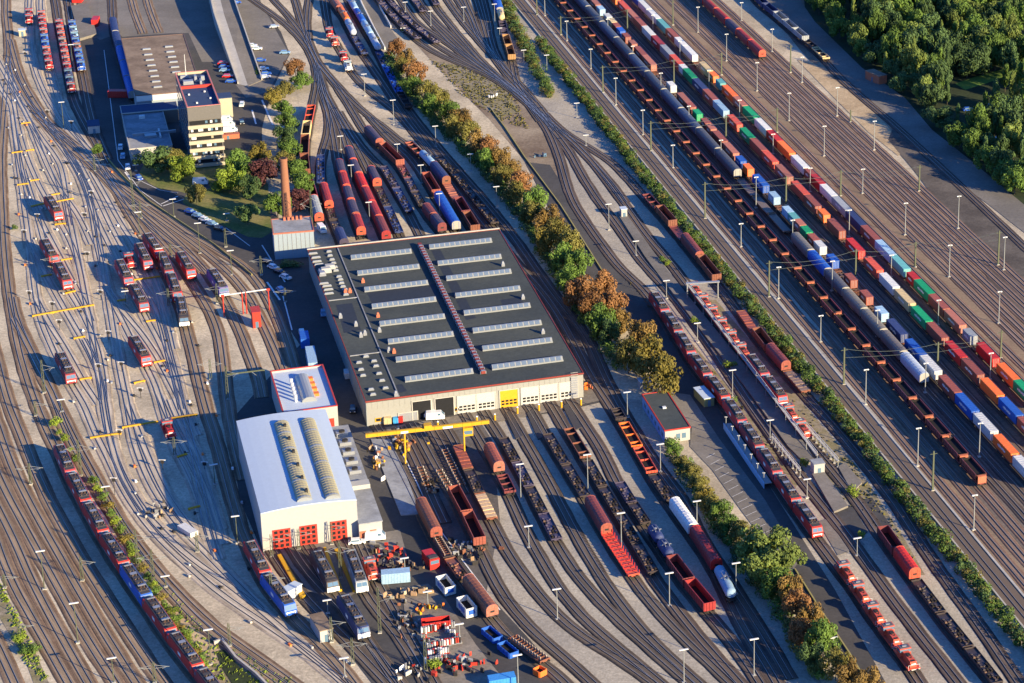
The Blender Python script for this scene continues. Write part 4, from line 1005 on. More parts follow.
train(TP['W6'], (58.3, 442), (230, 705), [('eloco', 18.9, PK), ('eloco', 18.9, RED), ('eloco', 18.9, RED), ('eloco', 18.9, RED), ('eloco', 18.9, BLU), ('eloco', 18.9, RED), ('eloco', 18.9, RED), ('eloco', 18.9, DR)], 'the locomotive row at the lower left', 'locomotives in the lower left row', za=3.9)
train(TP['m'], (644.5, 291), (817, 528), [('eloco16', 16.5, [PK, DR, PK, PK, RED, PK, DR, PK, RED, RED, RED, RED][i]) for i in range(10)], 'the long locomotive row on the asphalt', 'locomotives in the long row', za=3.9)
train(TP['o'], (689, 281), (747, 354), [('shunter', 10.4, RORG)] * 5, 'the upper shunter row by the platforms', 'orange-red shunters by the platforms', za=2.8)
train(TP['o'], (748, 352), (780.5, 397), [('eloco16', 16.5, PK), ('eloco16', 16.5, RED)], 'the pair between the shunters by the platforms', za=3.9)
train(TP['o'], (781, 402), (806, 433), [('shunter', 10.4, RORG)] * 2, 'the lower shunter row by the platforms', 'orange-red shunters by the platforms', za=2.8)
train(TP['m'], (835.5, 560), (913, 666), [('shunter', 10.4, RORG)] * 5, 'the shunter row at the lower right', 'orange-red shunters at the lower right', za=2.4)
train(TP['o'], (875.5, 528), (893, 550), [('open', 14, MAR)], 'behind the red hooded wagon at the lower right', za=2.8)
train(TP['o'], (895, 547), (914.5, 571), [('covered', 14, RED, RORG)], 'at the head of the dark flats at the lower right', za=3.6)
train(TP['o'], (915, 580), (998, 684), [('flat_bulk', 17, DRK)] * 4, 'the dark flats at the lower right', 'dark flats at the lower right', za=1.2)
train(TP['p'], (643, 191), (713, 277), [('low', 12, MAR), ('open', 12, BRN), ('flat_plain', 10, MAR), ('covered', 14, MAR, BRED), ('open', 14, BRN)], 'the mixed brown rake beside the hedge', za=2.8)
train(TP['p'], (737, 311), (757, 334), [('flat_planks', 14, BRN, BRED)], 'alone below the mixed brown rake', za=1.3)
train(TP['p'], (757, 330), (805, 389), [('open', 12, BRN), ('covered', 13, MAR, BRED), ('flat_planks', 14, BRN, (.22, .15, .12))], 'the short rake behind the locomotive platforms', za=2.3)
# shunter rows top left
def srow(key, a, b, n, cols, where): train(TP[key], a, b, [('shunter8', 8.6, cols[i % len(cols)]) for i in range(n)], where, za=2.8)
srow('ra', (28.5, 8), (29.5, 19), 1, [RED], 'alone at the top left corner')
srow('rb', (40.7, 10), (49.8, 64.4), 6, [RORG, RED, RORG, BLU, RORG, RED], 'the left one of the shunter rows at the top left')
srow('rc', (58.3, 19), (71.5, 88), 8, [RED, RORG, SALM, RED, RORG, RED, NAVY, DRED], 'the middle one of the shunter rows at the top left')
srow('rd', (71, 20), (80.5, 66), 6, [BLU, LBL, BLU, SALM, BLU, BLU], 'the blue row of shunters at the top left')
train(TP['rh'], (112.5, 17), (132, 93), [('longcov', 20, NAVY), ('longcov', 20, BLU), ('longcov', 20, BLU)], 'the rake in the shade of the brown depot', za=3.8)
# middle rakes
train(TP['G1'], (312.5, 103), (304, 172), [('low', 16, RORG), ('open', 11, TAN), ('open', 15, BRN), ('open', 12, BRN)], 'the curved rake beside the chimney', za=2.4)
train(TP['G1'], (307, 180), (319, 216), [('open', 12, DRED), ('covered', 14, GRY, RORG)], 'the short rake right of the chimney', za=3.2)
train(TP['G5'], (320.5, 154), (320, 182), [('flat_bulk', 20, NAVY)], 'behind a single red hooded wagon', za=1.6)
train(TP['G5'], (319.5, 183), (328, 202), [('covered', 13, DRED, RORG)], 'alone between dark flats', za=3.7)
train(TP['G5'], (328, 204), (344, 246), [('flat_bulk', 14, DRK), ('flat_bulk', 14, DRK), ('covered', 12, NAVY, PRP)], 'the dark rake left of the red hoods', za=1.8)
train(TP['G6'], (334, 159), (361.5, 233), [('covered', 13, PRP, DRED), ('covered', 13, DRED, RORG), ('covered', 13, PRP, RORG), ('covered', 13, PRP, BRED), ('covered', 13, DRED, RORG)], 'the left rake of red hooded wagons', 'red hooded wagons behind the big hall', za=3.8)
train(TP['G7'], (346.5, 146), (386, 237), [('covered', 13, PRP, RORG), ('covered', 13, PRP, RORG), ('covered', 13, RED, RORG), ('covered', 13, DRED, RED), ('covered', 13, DRED, RORG), ('covered', 14, MAR, DRED)], 'the right rake of red hooded wagons', 'red hooded wagons behind the big hall', za=3.8)
train(TP['G8'], (367.5, 166), (375, 180), [('covered', 13, PRP, RORG)], 'alone at the head of a yellow flat', za=3.7)
train(TP['G8'], (376, 186), (398, 232), [('flat_bulk', 16, DRK), ('flat_bulk', 20, NAVY, ORG)], 'the rake ending with bright stakes', za=1.5)
train(TP['G10'], (381, 166), (407, 211), [('flat_bulk', 16, PRP), ('flat_bulk', 16, NAVY)], 'the violet flats behind the big hall', za=1.4)
train(TP['G9'], (363.5, 126), (376.5, 140), [('covered', 15, PRP, BRED)], 'at the head of the brown open rake', za=3.8)
train(TP['G9'], (378, 146), (396, 164), [('open', 16, BRED)], 'second of the brown open rake', za=2.0)
train(TP['G9'], (397, 165), (422, 205), [('flat_bulk', 15, MAR), ('flat_bulk', 15, PRP), ('flat_bulk', 15, DRK)], 'the dark flats in the brown open rake', za=1.4)
train(TP['G9'], (421, 204), (442, 232), [('covered', 12, MAR, BRED), ('covered', 12, PRP, MAR)], 'the pair touching the back of the big hall', za=3.7)
train(TP['G11'], (421, 174), (434, 192), [('open', 14, BRED)], 'behind the long blue wagon', za=2.6)
train(TP['G11'], (434, 192), (457, 230), [('longcov', 22, BLU)], 'touching the back of the big hall', za=3.6)
train(TP['G2'], (403, 139), (442, 180), [('low', 14, BRED), ('tank', 13, LBL), ('covered', 16, NAVY, BRN)], 'the rake with the pale tank wagon', za=3.0)
train(TP['G2'], (443, 181), (474, 229), [('flat_planks', 16, BRED, SALM), ('open', 12, MAR), ('open', 12, BRN)], 'the rust-coloured rake behind the hall', za=2.3)
train(TP['G12'], (436, 157), (494, 223), [('flat_bulk', 16, DRK)] * 4, 'the dark flats nearest the avenue', 'dark flats nearest the avenue', za=1.4)
train(TP['A'], (327, -4), (350, 31), [('covered', 12, SALM, BRED), ('tank', 13, ORG), ('tank', 13, SIL)], 'the short left tank rake at the top', za=3.6)
train(TP['A'], (351, 34), (362, 53), [('flat_bulk', 14, NAVY)], 'coupled below the short tank rake', za=1.6)
train(TP['B'], (346, -4), (372.5, 46), [('tank', 13, LBL), ('tank', 13, BLU), ('tank', 13, LBL), ('tank', 13, SIL)], 'the blue tank rake at the top', za=3.6)
train(TP['B'], (374, 51), (408, 107), [('flat_bulk', 14, NAVY), ('flat_bulk', 14, BLU), ('flat_bulk', 14, BLU), ('low', 14, DRK)], 'the blue flats below the tank rake', za=1.5)
loco((328.5, 26), (330.5, 34), 'shunter8', RED, 'furthest back of the four by the tank wagons', 2.8)
loco((333, 35), (336, 42), 'shunter8', RORG, 'second back of the four by the tank wagons', 2.8)
loco((342, 50), (345, 57), 'shunter8', RED, 'third of the four by the tank wagons', 2.8)
loco((346.5, 59), (349.5, 67), 'shunter8', WHT, 'nearest of the four by the tank wagons', 2.8)
def flats(key, a, b, n, c, wh): train(TP[key], a, b, [('flat_bulk', 16, c)] * n, wh, 'violet flats at the top centre', za=1.5)
flats('P1', (372, -8), (402, 26), 3, PRP, 'the leftmost violet flats at the top'); flats('P1', (403, 27), (416, 38), 1, PRP, 'last on the leftmost violet flats track')
flats('P2', (384, -8), (435, 42), 4, PRP, 'the second track of violet flats at the top')
flats('P4', (402, -10), (420, 11), 2, PRP, 'the third track of violet flats at the top'); flats('P6', (428, -8), (435, 4), 1, PRP, 'on the short track at the top centre')
train(TP['P12'], (489, -18), (510.5, 57), [('longcov', 24, BLU), ('tank', 12, TAN), ('low', 13, PRP), ('open', 15, (.36, .20, .08))], 'the rake under the hedge at the top', za=2.4)
# lower rakes in front of the hall
N = 'the rake nearest the access road'
train(TP['N1'], (415, 498), (431, 530), [('covered', 16, BRN, BRED)], 'furthest from us on the rake nearest the access road', za=3.8)
train(TP['N1'], (432, 536), (461, 577), [('flat_wheels', 15, DRK), ('flat_bulk', 14, BRN)], 'the two loaded flats on the access road rake', za=1.7)
train(TP['N1'], (461, 576), (489, 609), [('covered', 21, BRN, SALM)], 'long, at the near end of the access road rake', za=3.6)
train(TP['N1'], (512, 634), (545, 659), [('flat_wheels', 17, BRN)], 'alone at the bottom beside the skips', za=1.9)
train(TP['N2'], (454, 487), (478, 541), [('open', 13, BRED), ('open', 13, BRED)], 'the two brown open wagons in the wheel store', za=2.6)
train(TP['N3'], (457.5, 444), (494, 518), [('flat_planks', 14, BRN, BRED), ('flat_bulk', 13, DRK), ('flat_planks', 14, BRN, (.55, .38, .22))], 'the rake loaded with boards', za=1.5)
train(TP['N4'], (486, 443), (497.5, 464), [('covered', 13, BRED, SALM)], 'third rake from the crane', za=3.7)
train(TP['N4'], (499, 474), (509, 492), [('low', 12, MAR)], 'in front of the hooded wagon near the crane', za=1.8)
train(TP['N5'], (502.5, 437), (555, 540), [('flat_bulk', 17, DRK), ('flat_bulk', 17, PRP), ('flat_bulk', 17, DRK), ('flat_bulk', 17, PRP)], 'the dark flats in the middle of the fan', za=1.4)
train(TP['N6'], (545.5, 433), (585, 496), [('flat_bulk', 17, DRK)] * 3, 'the dark flats behind the red stake wagon', za=1.5)
train(TP['N6'], (586, 496), (602, 527), [('covered', 18, MAR, BRED)], 'behind the red stake wagon', za=3.7)
train(TP['N6'], (604, 532), (632, 575), [('flat_stakes', 21, RORG, RED)], 'at the near end of its rake in the fan', za=1.6)
train(TP['N7'], (564.5, 428), (583, 457), [('low', 16, BRN)], 'just outside the hall doors', za=1.8)
train(TP['N7'], (584, 460), (650, 573), [('flat_bulk', 17, DRK)] * 5, 'the long dark flats in the fan', 'long dark flats in the fan', za=1.4)
train(TP['N8'], (614.5, 482), (641, 524), [('flat_bulk', 16, PRP), ('flat_bulk', 16, DRK)], 'the flats behind the blue tarpaulin', za=1.4)
train(TP['N8'], (643, 527), (666, 556), [('tank', 9, NAVY), ('tank', 9, NAVY)], 'behind the maroon open wagons', za=2.8)
train(TP['N8'], (667, 556), (708.5, 605), [('open', 14, MAR), ('open', 14, DRED)], 'the two maroon open wagons at the near end', za=3.0)
train(TP['A'], (613, 408), (617, 420), [('low', 8, DRK)], 'behind the orange wagons', za=1.6)
train(TP['A'], (617, 422), (649, 472), [('low', 14, ORG), ('low', 14, RORG)], 'the orange wagons beside the hall', za=1.9)
train(TP['A'], (649, 474), (666, 501), [('flat_bulk', 16, DRK)], 'between orange wagons and white tank', za=1.4)
train(TP['A'], (668.5, 499), (688, 527), [('covered', 17, (.66, .66, .64), WHT)], 'between dark flats and a red hooded wagon', za=3.5)
train(TP['A'], (689, 527), (710, 563), [('covered', 20, DRED, RED)], 'between the white one and the blue tank', za=3.5)
train(TP['A'], (712, 566), (729, 594), [('tank', 17, (.20, .30, .42))], 'at the near end of the rake beside the hedge', za=3.2)
# ---------------------------------------------------------------- buildings: local x along the front wall, y to the back
def frame(fl, fr, bl, h, rz=None):
    D, C, A = g(*fl, h).xy, g(*fr, h).xy, g(*bl, h).xy
    d = C - D
    if rz is not None: u_ = Vector((math.cos(rz), math.sin(rz))); d = u_ * d.dot(u_)
    w_ = d.length; n = Vector((-d.y, d.x)).normalized(); dep = (A - D).dot(n)
    return (D.x, D.y, 0), math.atan2(d.y, d.x), w_, dep
def parapet(b, x0, x1, y0, y1, z, m, t=.3, hh=.5):
    b.box(x0, x1, y0, y0 + t, z, z + hh, m); b.box(x0, x1, y1 - t, y1, z, z + hh, m)
    b.box(x0, x0 + t, y0 + t, y1 - t, z, z + hh, m); b.box(x1 - t, x1, y0 + t, y1 - t, z, z + hh, m)
# --- the big repair hall
hH = height((366, 426), (366.5, 401))
loc_, rz_, w_h, d_h = frame((366, 401.5), (583, 373), (307.5, 250.5), hH)
print('hall', w_h, d_h, hH, math.degrees(rz_))
mat('roof_trim', (.22, .04, .03), .7)
hall = thing('repair_hall', 'huge flat-roofed hall with dark roof, rows of skylights and a red edge in the middle', 'building', loc_, rz_)
b = MB(); b.box(0, w_h, 0, d_h, 0, hH - .5, wall_beige)
for k in range(int(w_h / 1.5)): b.box(k * 1.5, k * 1.5 + .07, -.05, -.001, 4.9, hH - .6, wall_beige)
for k in range(int(d_h / 4)): b.box(-.08, -.001, k * 4, k * 4 + .25, 0, hH - .6, wall_blue)
wl = b.build('wall', hall)
b = MB(); b.box(-.1, w_h + .1, -.1, d_h + .1, hH - .5, hH, roof_dark); rf = b.build('roof', hall)
b = MB(); parapet(b, -.2, w_h + .2, -.2, d_h + .2, hH - .3, MATS['roof_trim'], .22, .42); b.build('roof_edge', rf)
b = MB(); b.box(-.3, w_h + .3, d_h + .3, d_h + .7, hH - .5, hH + .4, concrete); b.build('rear_edge', rf)
def hxy(px, z=None): # picture point on the roof -> hall coordinates
    p = g(*px, hH if z is None else z).xy - Vector(loc_[:2]); c, s = math.cos(rz_), math.sin(rz_)
    return p.x * c + p.y * s, -p.x * s + p.y * c
rows = [((351, 260), (411, 251)), ((357.5, 275.5), (419, 266.5)), ((364.5, 292), (427.5, 282.5)), ((372, 309), (435.5, 299)), ((379.5, 326), (444.5, 316.5)), ((388, 344), (453, 334)), ((396, 362.5), (463, 351)), ((405, 382), (472.5, 371)),
        ((429, 248.5), (491.5, 241)), ((437.5, 265), (501, 257)), ((446, 280), (511, 272)), ((455, 297), (520, 289)), ((463.5, 314.5), (530, 306)), ((472.5, 332.5), (541, 323)), ((482, 350), (552, 341)), ((491.5, 369), (562.5, 359.5))]
for a, c in rows:
    xa, ya = hxy(a); xc, yc = hxy(c); y = (ya + yc) / 2
    s_ = MB(); s_.box(xa, xc, y - 1.15, y + 1.15, hH, hH + .4, skylight); 
    s_.prism([(y - 1.15, hH + .45), (y + 1.15, hH + .45), (y + .25, hH + 1.25), (y - .25, hH + 1.25)], xa + .1, xc - .1, skylight)
    so = s_.build('skylight', rf)
    q = MB(); n = 12
    for k in range(n):
        x0 = xa + .3 + (xc - xa - .6) * k / n; x1 = x0 + (xc - xa - .6) / n - .4
        q.quad([(x0, y - 1.17, hH + .5), (x1, y - 1.17, hH + .5), (x1, y - .3, hH + 1.27), (x0, y - .3, hH + 1.27)], skyglass)
    q.build('skylight_pane', so)
# red ridge pipe bridge running down the roof
xa, ya = hxy((417.5, 246)); xc, yc = hxy((486, 375))
q = MB(); q.box((xa + xc) / 2 - .6, (xa + xc) / 2 + .6, yc + .3, ya, hH + .3, hH + 1.1, MATS['roof_trim'])
n = 44
for k in range(n):
    y = yc + .5 + (ya - yc - 1) * k / n
    for s in (-1, 1): q.box((xa + xc) / 2 + s * .74 - .1, (xa + xc) / 2 + s * .74 + .1, y, y + .9, hH + .2, hH + 1.0, silver)
    q.box((xa + xc) / 2 - .5, (xa + xc) / 2 + .5, y, y + .8, hH + 1.1, hH + 1.16, silver)
q.build('roof_duct', rf)
for p4 in ([(367, 293), (437, 283), (444, 299), (375, 309)], [(396, 385), (402, 384), (407, 391), (399, 393)], [(431, 250), (440, 249), (476, 318), (466, 320)], [(500, 300), (520, 297), (528, 308), (506, 311)], [(336, 305), (352, 303), (361, 330), (344, 333)]):
    q = MB(); P4 = [hxy(p) for p in p4]; q.quad([(x, y, hH + .012) for x, y in P4][::-1], roof_patch); q.build('roof_patch', rf)
x1_, y1_ = hxy((343, 259)); x2_, y2_ = hxy((397, 392))
q = MB(); q.box(x2_ - .15, x2_ + .15, .4, d_h - 1, hH + .002, hH + .25, roof_grey); xx, yy = hxy((330, 301))
q.box(.3, x2_, yy, yy + .3, hH, hH + .22, roof_grey); xx, yy = hxy((354, 356)); q.box(.3, x2_, yy, yy + .3, hH, hH + .22, roof_grey); q.build('roof_joint', rf)
def unit(px, w1, d1, h1, m=skylight, nm='roof_vent'):
    x, y = hxy(px); q = MB(); q.box(x - w1 / 2, x + w1 / 2, y - d1 / 2, y + d1 / 2, hH, hH + h1 * .6, m); q.box(x - w1 / 2 + .15, x + w1 / 2 - .15, y - d1 / 2 + .15, y + d1 / 2 - .15, hH + h1 * .6, hH + h1, m, tx=.1, ty=.1); q.build(nm, rf)
for p in [(313, 254), (316, 258), (317, 262), (319, 265), (324, 284), (327, 286.5), (328.5, 290), (329, 294)]: unit(p, 2.8, .8, .55)
for p in [(329, 252), (330, 256), (332, 260), (333.5, 263.5), (335, 267.5), (336, 271), (339, 277), (340.5, 280), (341.5, 283.5), (343, 287), (345, 290), (346, 295), (374, 361.5), (376, 366.5), (379, 374), (382, 381), (385.5, 388.5), (371, 390), (373, 395), (361, 370), (363, 376), (359, 363), (366, 357)]: unit(p, 1.6, 1.0, .6)
for p in [(326, 272), (330, 269)]: unit(p, 3.2, 2.2, 1.5, wall_white, 'air_handler')
unit((322, 274), 2, 4, 1.2, silver, 'air_handler')
for p in [(363, 282.5), (345.5, 293), (350, 292.5), (378, 317), (394, 353)]: unit(p, 1.0, 1.0, 1.5, orange_end, 'orange_vent')
for p in [(340.5, 318), (379.5, 332), (356, 326), (361, 337), (365, 335), (396, 396), (503, 266), (523, 299), (543, 333.5), (389, 352)]: unit(p, 1.0, 1.0, 1.6, silver, 'roof_cowl')
# hall doors on the front
drs = [(408, 'w', 2.6), (422, 'k', 5.6), (444.7, 'k', 5.6), (467, 'd', 5.4), (486.4, 'd', 5.4), (509, 'y', 5.4), (530.3, 'd', 5.4), (549, 'd', 5.4), (568.5, 'd', 5.4)]
for px, kd, dh in drs:
    fy = 426 - (px - 366) * (426 - 397) / (583 - 366)
    x, _ = hxy((px, fy), 0); q = MB(); ww = 2.5
    if kd == 'k': q.box(x - ww, x + ww, -.06, -.01, 0, dh, blackhole)
    else:
        m_ = {'w': silver, 'd': doorw, 'y': yellow}[kd]
        q.box(x - ww, x + ww, -.12, -.01, 0, dh, m_)
    do = q.build('gate', wl)
    if kd in 'dy':
        q = MB()
        for zz in (1.0, 1.9):
            for j in range(4): q.box(x - ww + .35 + j * 1.15, x - ww + 1.2 + j * 1.15, -.16, -.125, zz, zz + .55, blackhole)
        q.build('gate_window', do)
    q = MB(); q.box(x - ww - .25, x - ww, -.2, -.01, 0, dh + .25, concrete); q.box(x + ww, x + ww + .25, -.2, -.01, 0, dh + .25, concrete); q.box(x - ww, x + ww, -.2, -.01, dh, dh + .25, concrete); q.build('gate_frame', do)
q = MB(); x, _ = hxy((582, 380), hH); q.box(x - 2.2, x - .3, -.35, -.06, .3, hH - .8, silver)
for k in range(12): q.box(x - 2.3, x - .2, -.45, -.36, .5 + k * .7, .6 + k * .7, concrete)
q.build('ladder_grille', wl)
for px in (377, 456):
    x, _ = hxy((px, 421 if px < 400 else 412), 0); q = MB(); q.box(x - .9, x + .9, -.1, -.01, 1.0, 2.2, yellow); q.box(x - .6, x + .6, -.14, -.101, 1.2, 2.0, blackhole); q.build('window', wl)
# --- white arched-roof hall
hW = height((263, 552), (260, 514))
loc2, rz2, w2_, d2_ = frame((260.5, 514), (357, 501.5), (234.5, 423), hW, rz_)
print('white hall', w2_, d2_, hW)
wh = thing('locomotive_shed', 'white hall with pale curved roof, two long ribbed rooflights and three red gates', 'building', loc2, rz2)
b = MB(); b.box(0, w2_, 0, d2_, 0, hW, wall_white)
arc = [(w2_ * k / 10, hW + .1 + 0.7 * (1 - ((k - 5) / 5) ** 2)) for k in range(11)]
b.prism([(0, hW)] + [(x, z) for x, z in arc] + [(w2_, hW)], 0, d2_, wall_white, ax='y'); ww_ = b.build('wall', wh)
b = MB(); b.prism([(x, z) for x, z in arc] + [(x, z + .25) for x, z in arc[::-1]], -.4, d2_ + .4, roof_white, ax='y'); ro_ = b.build('roof', wh)
def fxy(px, z, loc, rz):
    p = g(*px, z).xy - Vector(loc[:2]); c, s = math.cos(rz), math.sin(rz); return p.x * c + p.y * s, -p.x * s + p.y * c
for a, c in (((279.5, 421), (306, 498)), ((305, 418), (335, 495))):
    xa, ya = fxy(a, hW + 1.8, loc2, rz2); xc, yc = fxy(c, hW + 1.8, loc2, rz2); xm = (xa + xc) / 2
    zb = hW + .3 + .7 * (1 - ((xm / w2_ * 10 - 5) / 5) ** 2)
    pr = [(xm + 1.9 * math.cos(math.pi * k / 8), zb - .1 + 1.15 * math.sin(math.pi * k / 8)) for k in range(9)]
    q = MB(); q.prism(pr, yc, ya, skylight_dome, skylight, ax='y'); sk = q.build('rooflight', ro_)
    q = MB(); n = 34
    for k in range(n):
        y = yc + (ya - yc) * (k + .5) / n; t_ = .32 if k % 7 == 0 else .09
        q.prism([(xm + 1.97 * math.cos(math.pi * j / 8), zb - .1 + 1.22 * math.sin(math.pi * j / 8)) for j in range(9)], y - t_, y + t_, skylight if k % 7 == 0 else skylight_dome, ax='y')
    q.build('rooflight_rib', sk)
q = MB()
for k in range(6):
    xa, ya = fxy((285 + k * 4.3, 426 + k * 13), hW + 2, loc2, rz2); q.box(xa - .3, xa + .3, ya - .5, ya + .5, hW + .9, hW + 2.6, dark)
q.build('smoke_vent', ro_)
for px0, px1 in ((273, 291), (300, 317.5), (331, 347)):
    y_ = 543; x0, _ = fxy((px0, 549 - (px0 - 266) * .145), 0, loc2, rz2); x1, _ = fxy((px1, 549 - (px1 - 266) * .145), 0, loc2, rz2)
    q = MB(); q.box(x0, x1, -.12, -.01, 0, 5.6, redp); do = q.build('gate', ww_)
    q = MB()
    for r in range(4):
        for j in range(3): q.box(x0 + .4 + j * (x1 - x0 - .4) / 3, x0 + (j + 1) * (x1 - x0 - .4) / 3 - .1, -.17, -.125, .7 + r * 1.25, 1.5 + r * 1.25, blackhole)
    q.build('gate_window', do)
# --- annex beside it
loc3, rz3, w3_, d3_ = frame((357.5, 524), (382, 520.5), (329.5, 427), 5.0, rz_)
an = thing('shed_annex', 'low grey-roofed annex along the right side of the white hall', 'building', loc3, rz3)
b = MB(); b.box(.3, w3_, 0, d3_, 0, 4.7, wall_white); b.build('wall', an)
b = MB(); b.box(.3, w3_ + .15, -.15, d3_, 4.7, 5.0, roof_grey); b.box(.3, w3_, d3_ * .32, d3_ * .37, 5.0, 6.2, wall_white); r3 = b.build('roof', an)
for k in range(5):
    q = MB(); y = d3_ * (.5 + .1 * k); q.box(2.2, 5.2, y - 1.2, y + 1.2, 5.0, 5.9, silver); q.cyl((3.7, y, 5.9), (3.7, y, 6.3), .8, .8, dark, 10); q.build('ventilator', r3)
for x in (w3_ * .2, w3_ * .62): q = MB(); q.box(x - .8, x + .8, -.08, -.01, 0, 2.8, orange_end); q.build('door', an)
# --- small white building with red trim
loc4, rz4, w4_, d4_ = frame((283, 413), (337.6, 406.5), (270, 371.5), 8.0, rz_)
sb = thing('workshop_building', 'square white workshop with red roof edge between the two halls', 'building', loc4, rz4)
b = MB(); b.box(0, w4_, 0, d4_, 0, 7.4, wall_white); b.build('wall', sb)
b = MB(); b.box(.25, w4_ - .25, .25, d4_ - .25, 7.4, 7.5, roof_white); r4 = b.build('roof', sb)
b = MB(); parapet(b, 0, w4_, 0, d4_, 7.4, wall_white, .25, .6); b.build('parapet', r4)
b = MB(); parapet(b, -.12, w4_ + .12, -.12, d4_ + .12, 8.0, redp, .4, .2); b.build('roof_edge', r4)
xa, ya = fxy((302, 376), 8, loc4, rz4); xc, yc = fxy((309, 400), 8, loc4, rz4); xm = (xa + xc) / 2
q = MB(); q.prism([(xm + 2.0 * math.cos(math.pi * k / 8), 7.5 + 1.4 * math.sin(math.pi * k / 8)) for k in range(9)], yc, ya, skylight, ax='y'); q.build('rooflight', r4)
for k in range(4):
    xa, ya = fxy((309.5 + k * 2, 378.5 + k * 5), 8, loc4, rz4); q = MB(); q.box(xa - .9, xa + .9, ya - .8, ya + .8, 7.5, 8.3, orange); q.build('orange_vent', r4)
for k in range(5):
    xa, ya = fxy((291.5 + k * 1.1, 384 + k * 4), 8, loc4, rz4); q = MB(); q.cyl((xa, ya, 7.5), (xa, ya, 9.6), .35, .45, lampw, 8); q.build('vent_pipe', r4)
x, _ = fxy((327, 421), 0, loc4, rz4); q = MB(); q.box(x - 1, x + 1, -.08, -.01, 0, 4.5, redp); q.build('door', sb)
# --- boiler house and chimney
hB = height((276, 260), (274, 234))
loc5, rz5, w5_, d5_ = frame((273.5, 233.8), (313.5, 230.5), (268.5, 220), hB)
bo = thing('boiler_house', 'pale blue-grey boiler house with flat speckled roof at the foot of the chimney', 'building', loc5, rz5)
b = MB(); b.box(0, w5_, 0, d5_, 0, hB - .4, wall_blue)
for k in range(9): b.box(w5_ * k / 9, w5_ * k / 9 + .15, -.08, -.001, 0, hB - .4, silver)
b.build('wall', bo)
b = MB(); b.box(-.1, w5_ + .1, -.1, d5_ + .1, hB - .4, hB, roof_grey); r5 = b.build('roof', bo)
b = MB(); parapet(b, -.2, w5_ + .2, -.2, d5_ + .2, hB - .3, BREDM := mat('brick_edge', (.34, .12, .08), .8), .3, .5)
b.build('roof_edge', r5)
for k in range(5): q = MB(); q.box(w5_ * .3 + k * 1.3, w5_ * .3 + k * 1.3 + .7, d5_ - 1.8, d5_ - .8, hB, hB + 1.1, orange_end); q.build('roof_vent', r5)
cb = (288.5, 236.5); hC = height(cb, (283, 158.5)); B_ = g(*cb)
ch = thing('chimney', 'tall round brown brick chimney beside the boiler house', 'chimney', (B_.x, B_.y, 0))
b = MB(); b.cyl((0, 0, 0), (0, 0, hC), 1.65, 1.15, brick, 24); b.build('shaft', ch)
b = MB(); b.cyl((0, 0, hC - .8), (0, 0, hC + .12), 1.3, 1.3, brick, 24); b.cyl((0, 0, hC + .12), (0, 0, hC + .2), .9, .9, blackhole, 20); b.build('crown', ch)
# --- office tower
hT = height((192.3, 168.6), (187.2, 107.4))
_a = g(175.2, 73, hT).xy - g(187.2, 107.4, hT).xy
rzs_ = math.atan2(_a.y, _a.x) - math.pi / 2
print('side', math.degrees(rzs_))
loc6, rz6, w6_, d6_ = frame((187.2, 107.4), (220, 103.6), (175.2, 73), hT, rzs_)
print('tower', w6_, d6_, hT)
tw = thing('office_tower', 'tall cream office block with dark window bands and a red-edged flat roof', 'building', loc6, rz6)
b = MB(); b.box(0, w6_, 0, d6_, 0, hT - 1.2, wall_grey); wt = b.build('wall', tw)
nf = 6; z_ = 1.0; top = hT - 5.6; st = top / nf
for k in range(nf):
    z0 = k * st + .4; q = MB(); q.box(-.3, w6_ + .3, -.7, -.002, z0, z0 + st * .44, wall_cream); q.build('parapet_band', wt)
    q = MB(); q.box(.3, w6_ - .3, -.12, -.003, z0 + st * .45, z0 + st * .99, blackhole)
    rr = random.Random(k)
    for j in range(12):
        x0 = .6 + j * (w6_ - 1.2) / 12
        if rr.random() < .45: q.box(x0, x0 + .8, -.2, -.125, z0 + st * .6, z0 + st * .93, rr.choice([lampw, glassm, lampw, glassm, lampw, skylight_dome]))
    q.build('window_band', wt)
for k in range(7):
    z0 = k * st + 1.2
    q = MB()
    for j in range(11):
        y0 = .8 + j * (d6_ - 1.6) / 11
        q.box(-.06, -.005, y0, y0 + (d6_ - 1.6) / 11 - .5, z0, z0 + 1.9, glassm)
    q.build('side_window', wt)
q = MB(); q.box(-.05, w6_ + .05, -.35, -.004, top + .9, hT - .1, wall_grey); q.build('fascia', wt)
b = MB(); b.box(.2, w6_ - .2, .2, d6_ - .2, hT - 1.2, hT - .9, roof_blue); r6 = b.build('roof', tw)
b = MB(); parapet(b, 0, w6_, 0, d6_, hT - 1.2, wall_cream, .25, 1.2); b.build('parapet', r6)
b = MB(); parapet(b, -.15, w6_ + .15, -.15, d6_ + .15, hT, mat('pink_trim', (.50, .16, .14), .7), .45, .15); b.build('roof_edge', r6)
q = MB(); q.box(.3, w6_ - .3, d6_ * .58, d6_ * .6, hT - .9, hT + .1, redp); q.build('roof_rail', r6)
for (fx, fy, a_, c_, hh_) in ((.3, .72, 3.6, 2.2, 1.3), (.55, .78, 1.0, 2.6, 2.2), (.78, .8, 1.4, 1.6, 1.6), (.68, .7, .8, 3, 1.5), (.25, .9, 3, 1.2, 1)):
    q = MB(); q.box(w6_ * fx - a_ / 2, w6_ * fx + a_ / 2, d6_ * fy - c_ / 2, d6_ * fy + c_ / 2, hT - .9, hT - .9 + hh_, silver, tx=.1, ty=.1); q.build('roof_plant', r6)
q = MB(); q.cyl((w6_ * .3, d6_ * .9, hT - .9), (w6_ * .3, d6_ * .9, hT + 8), .14, .08, lampw, 6); q.build('antenna', r6)
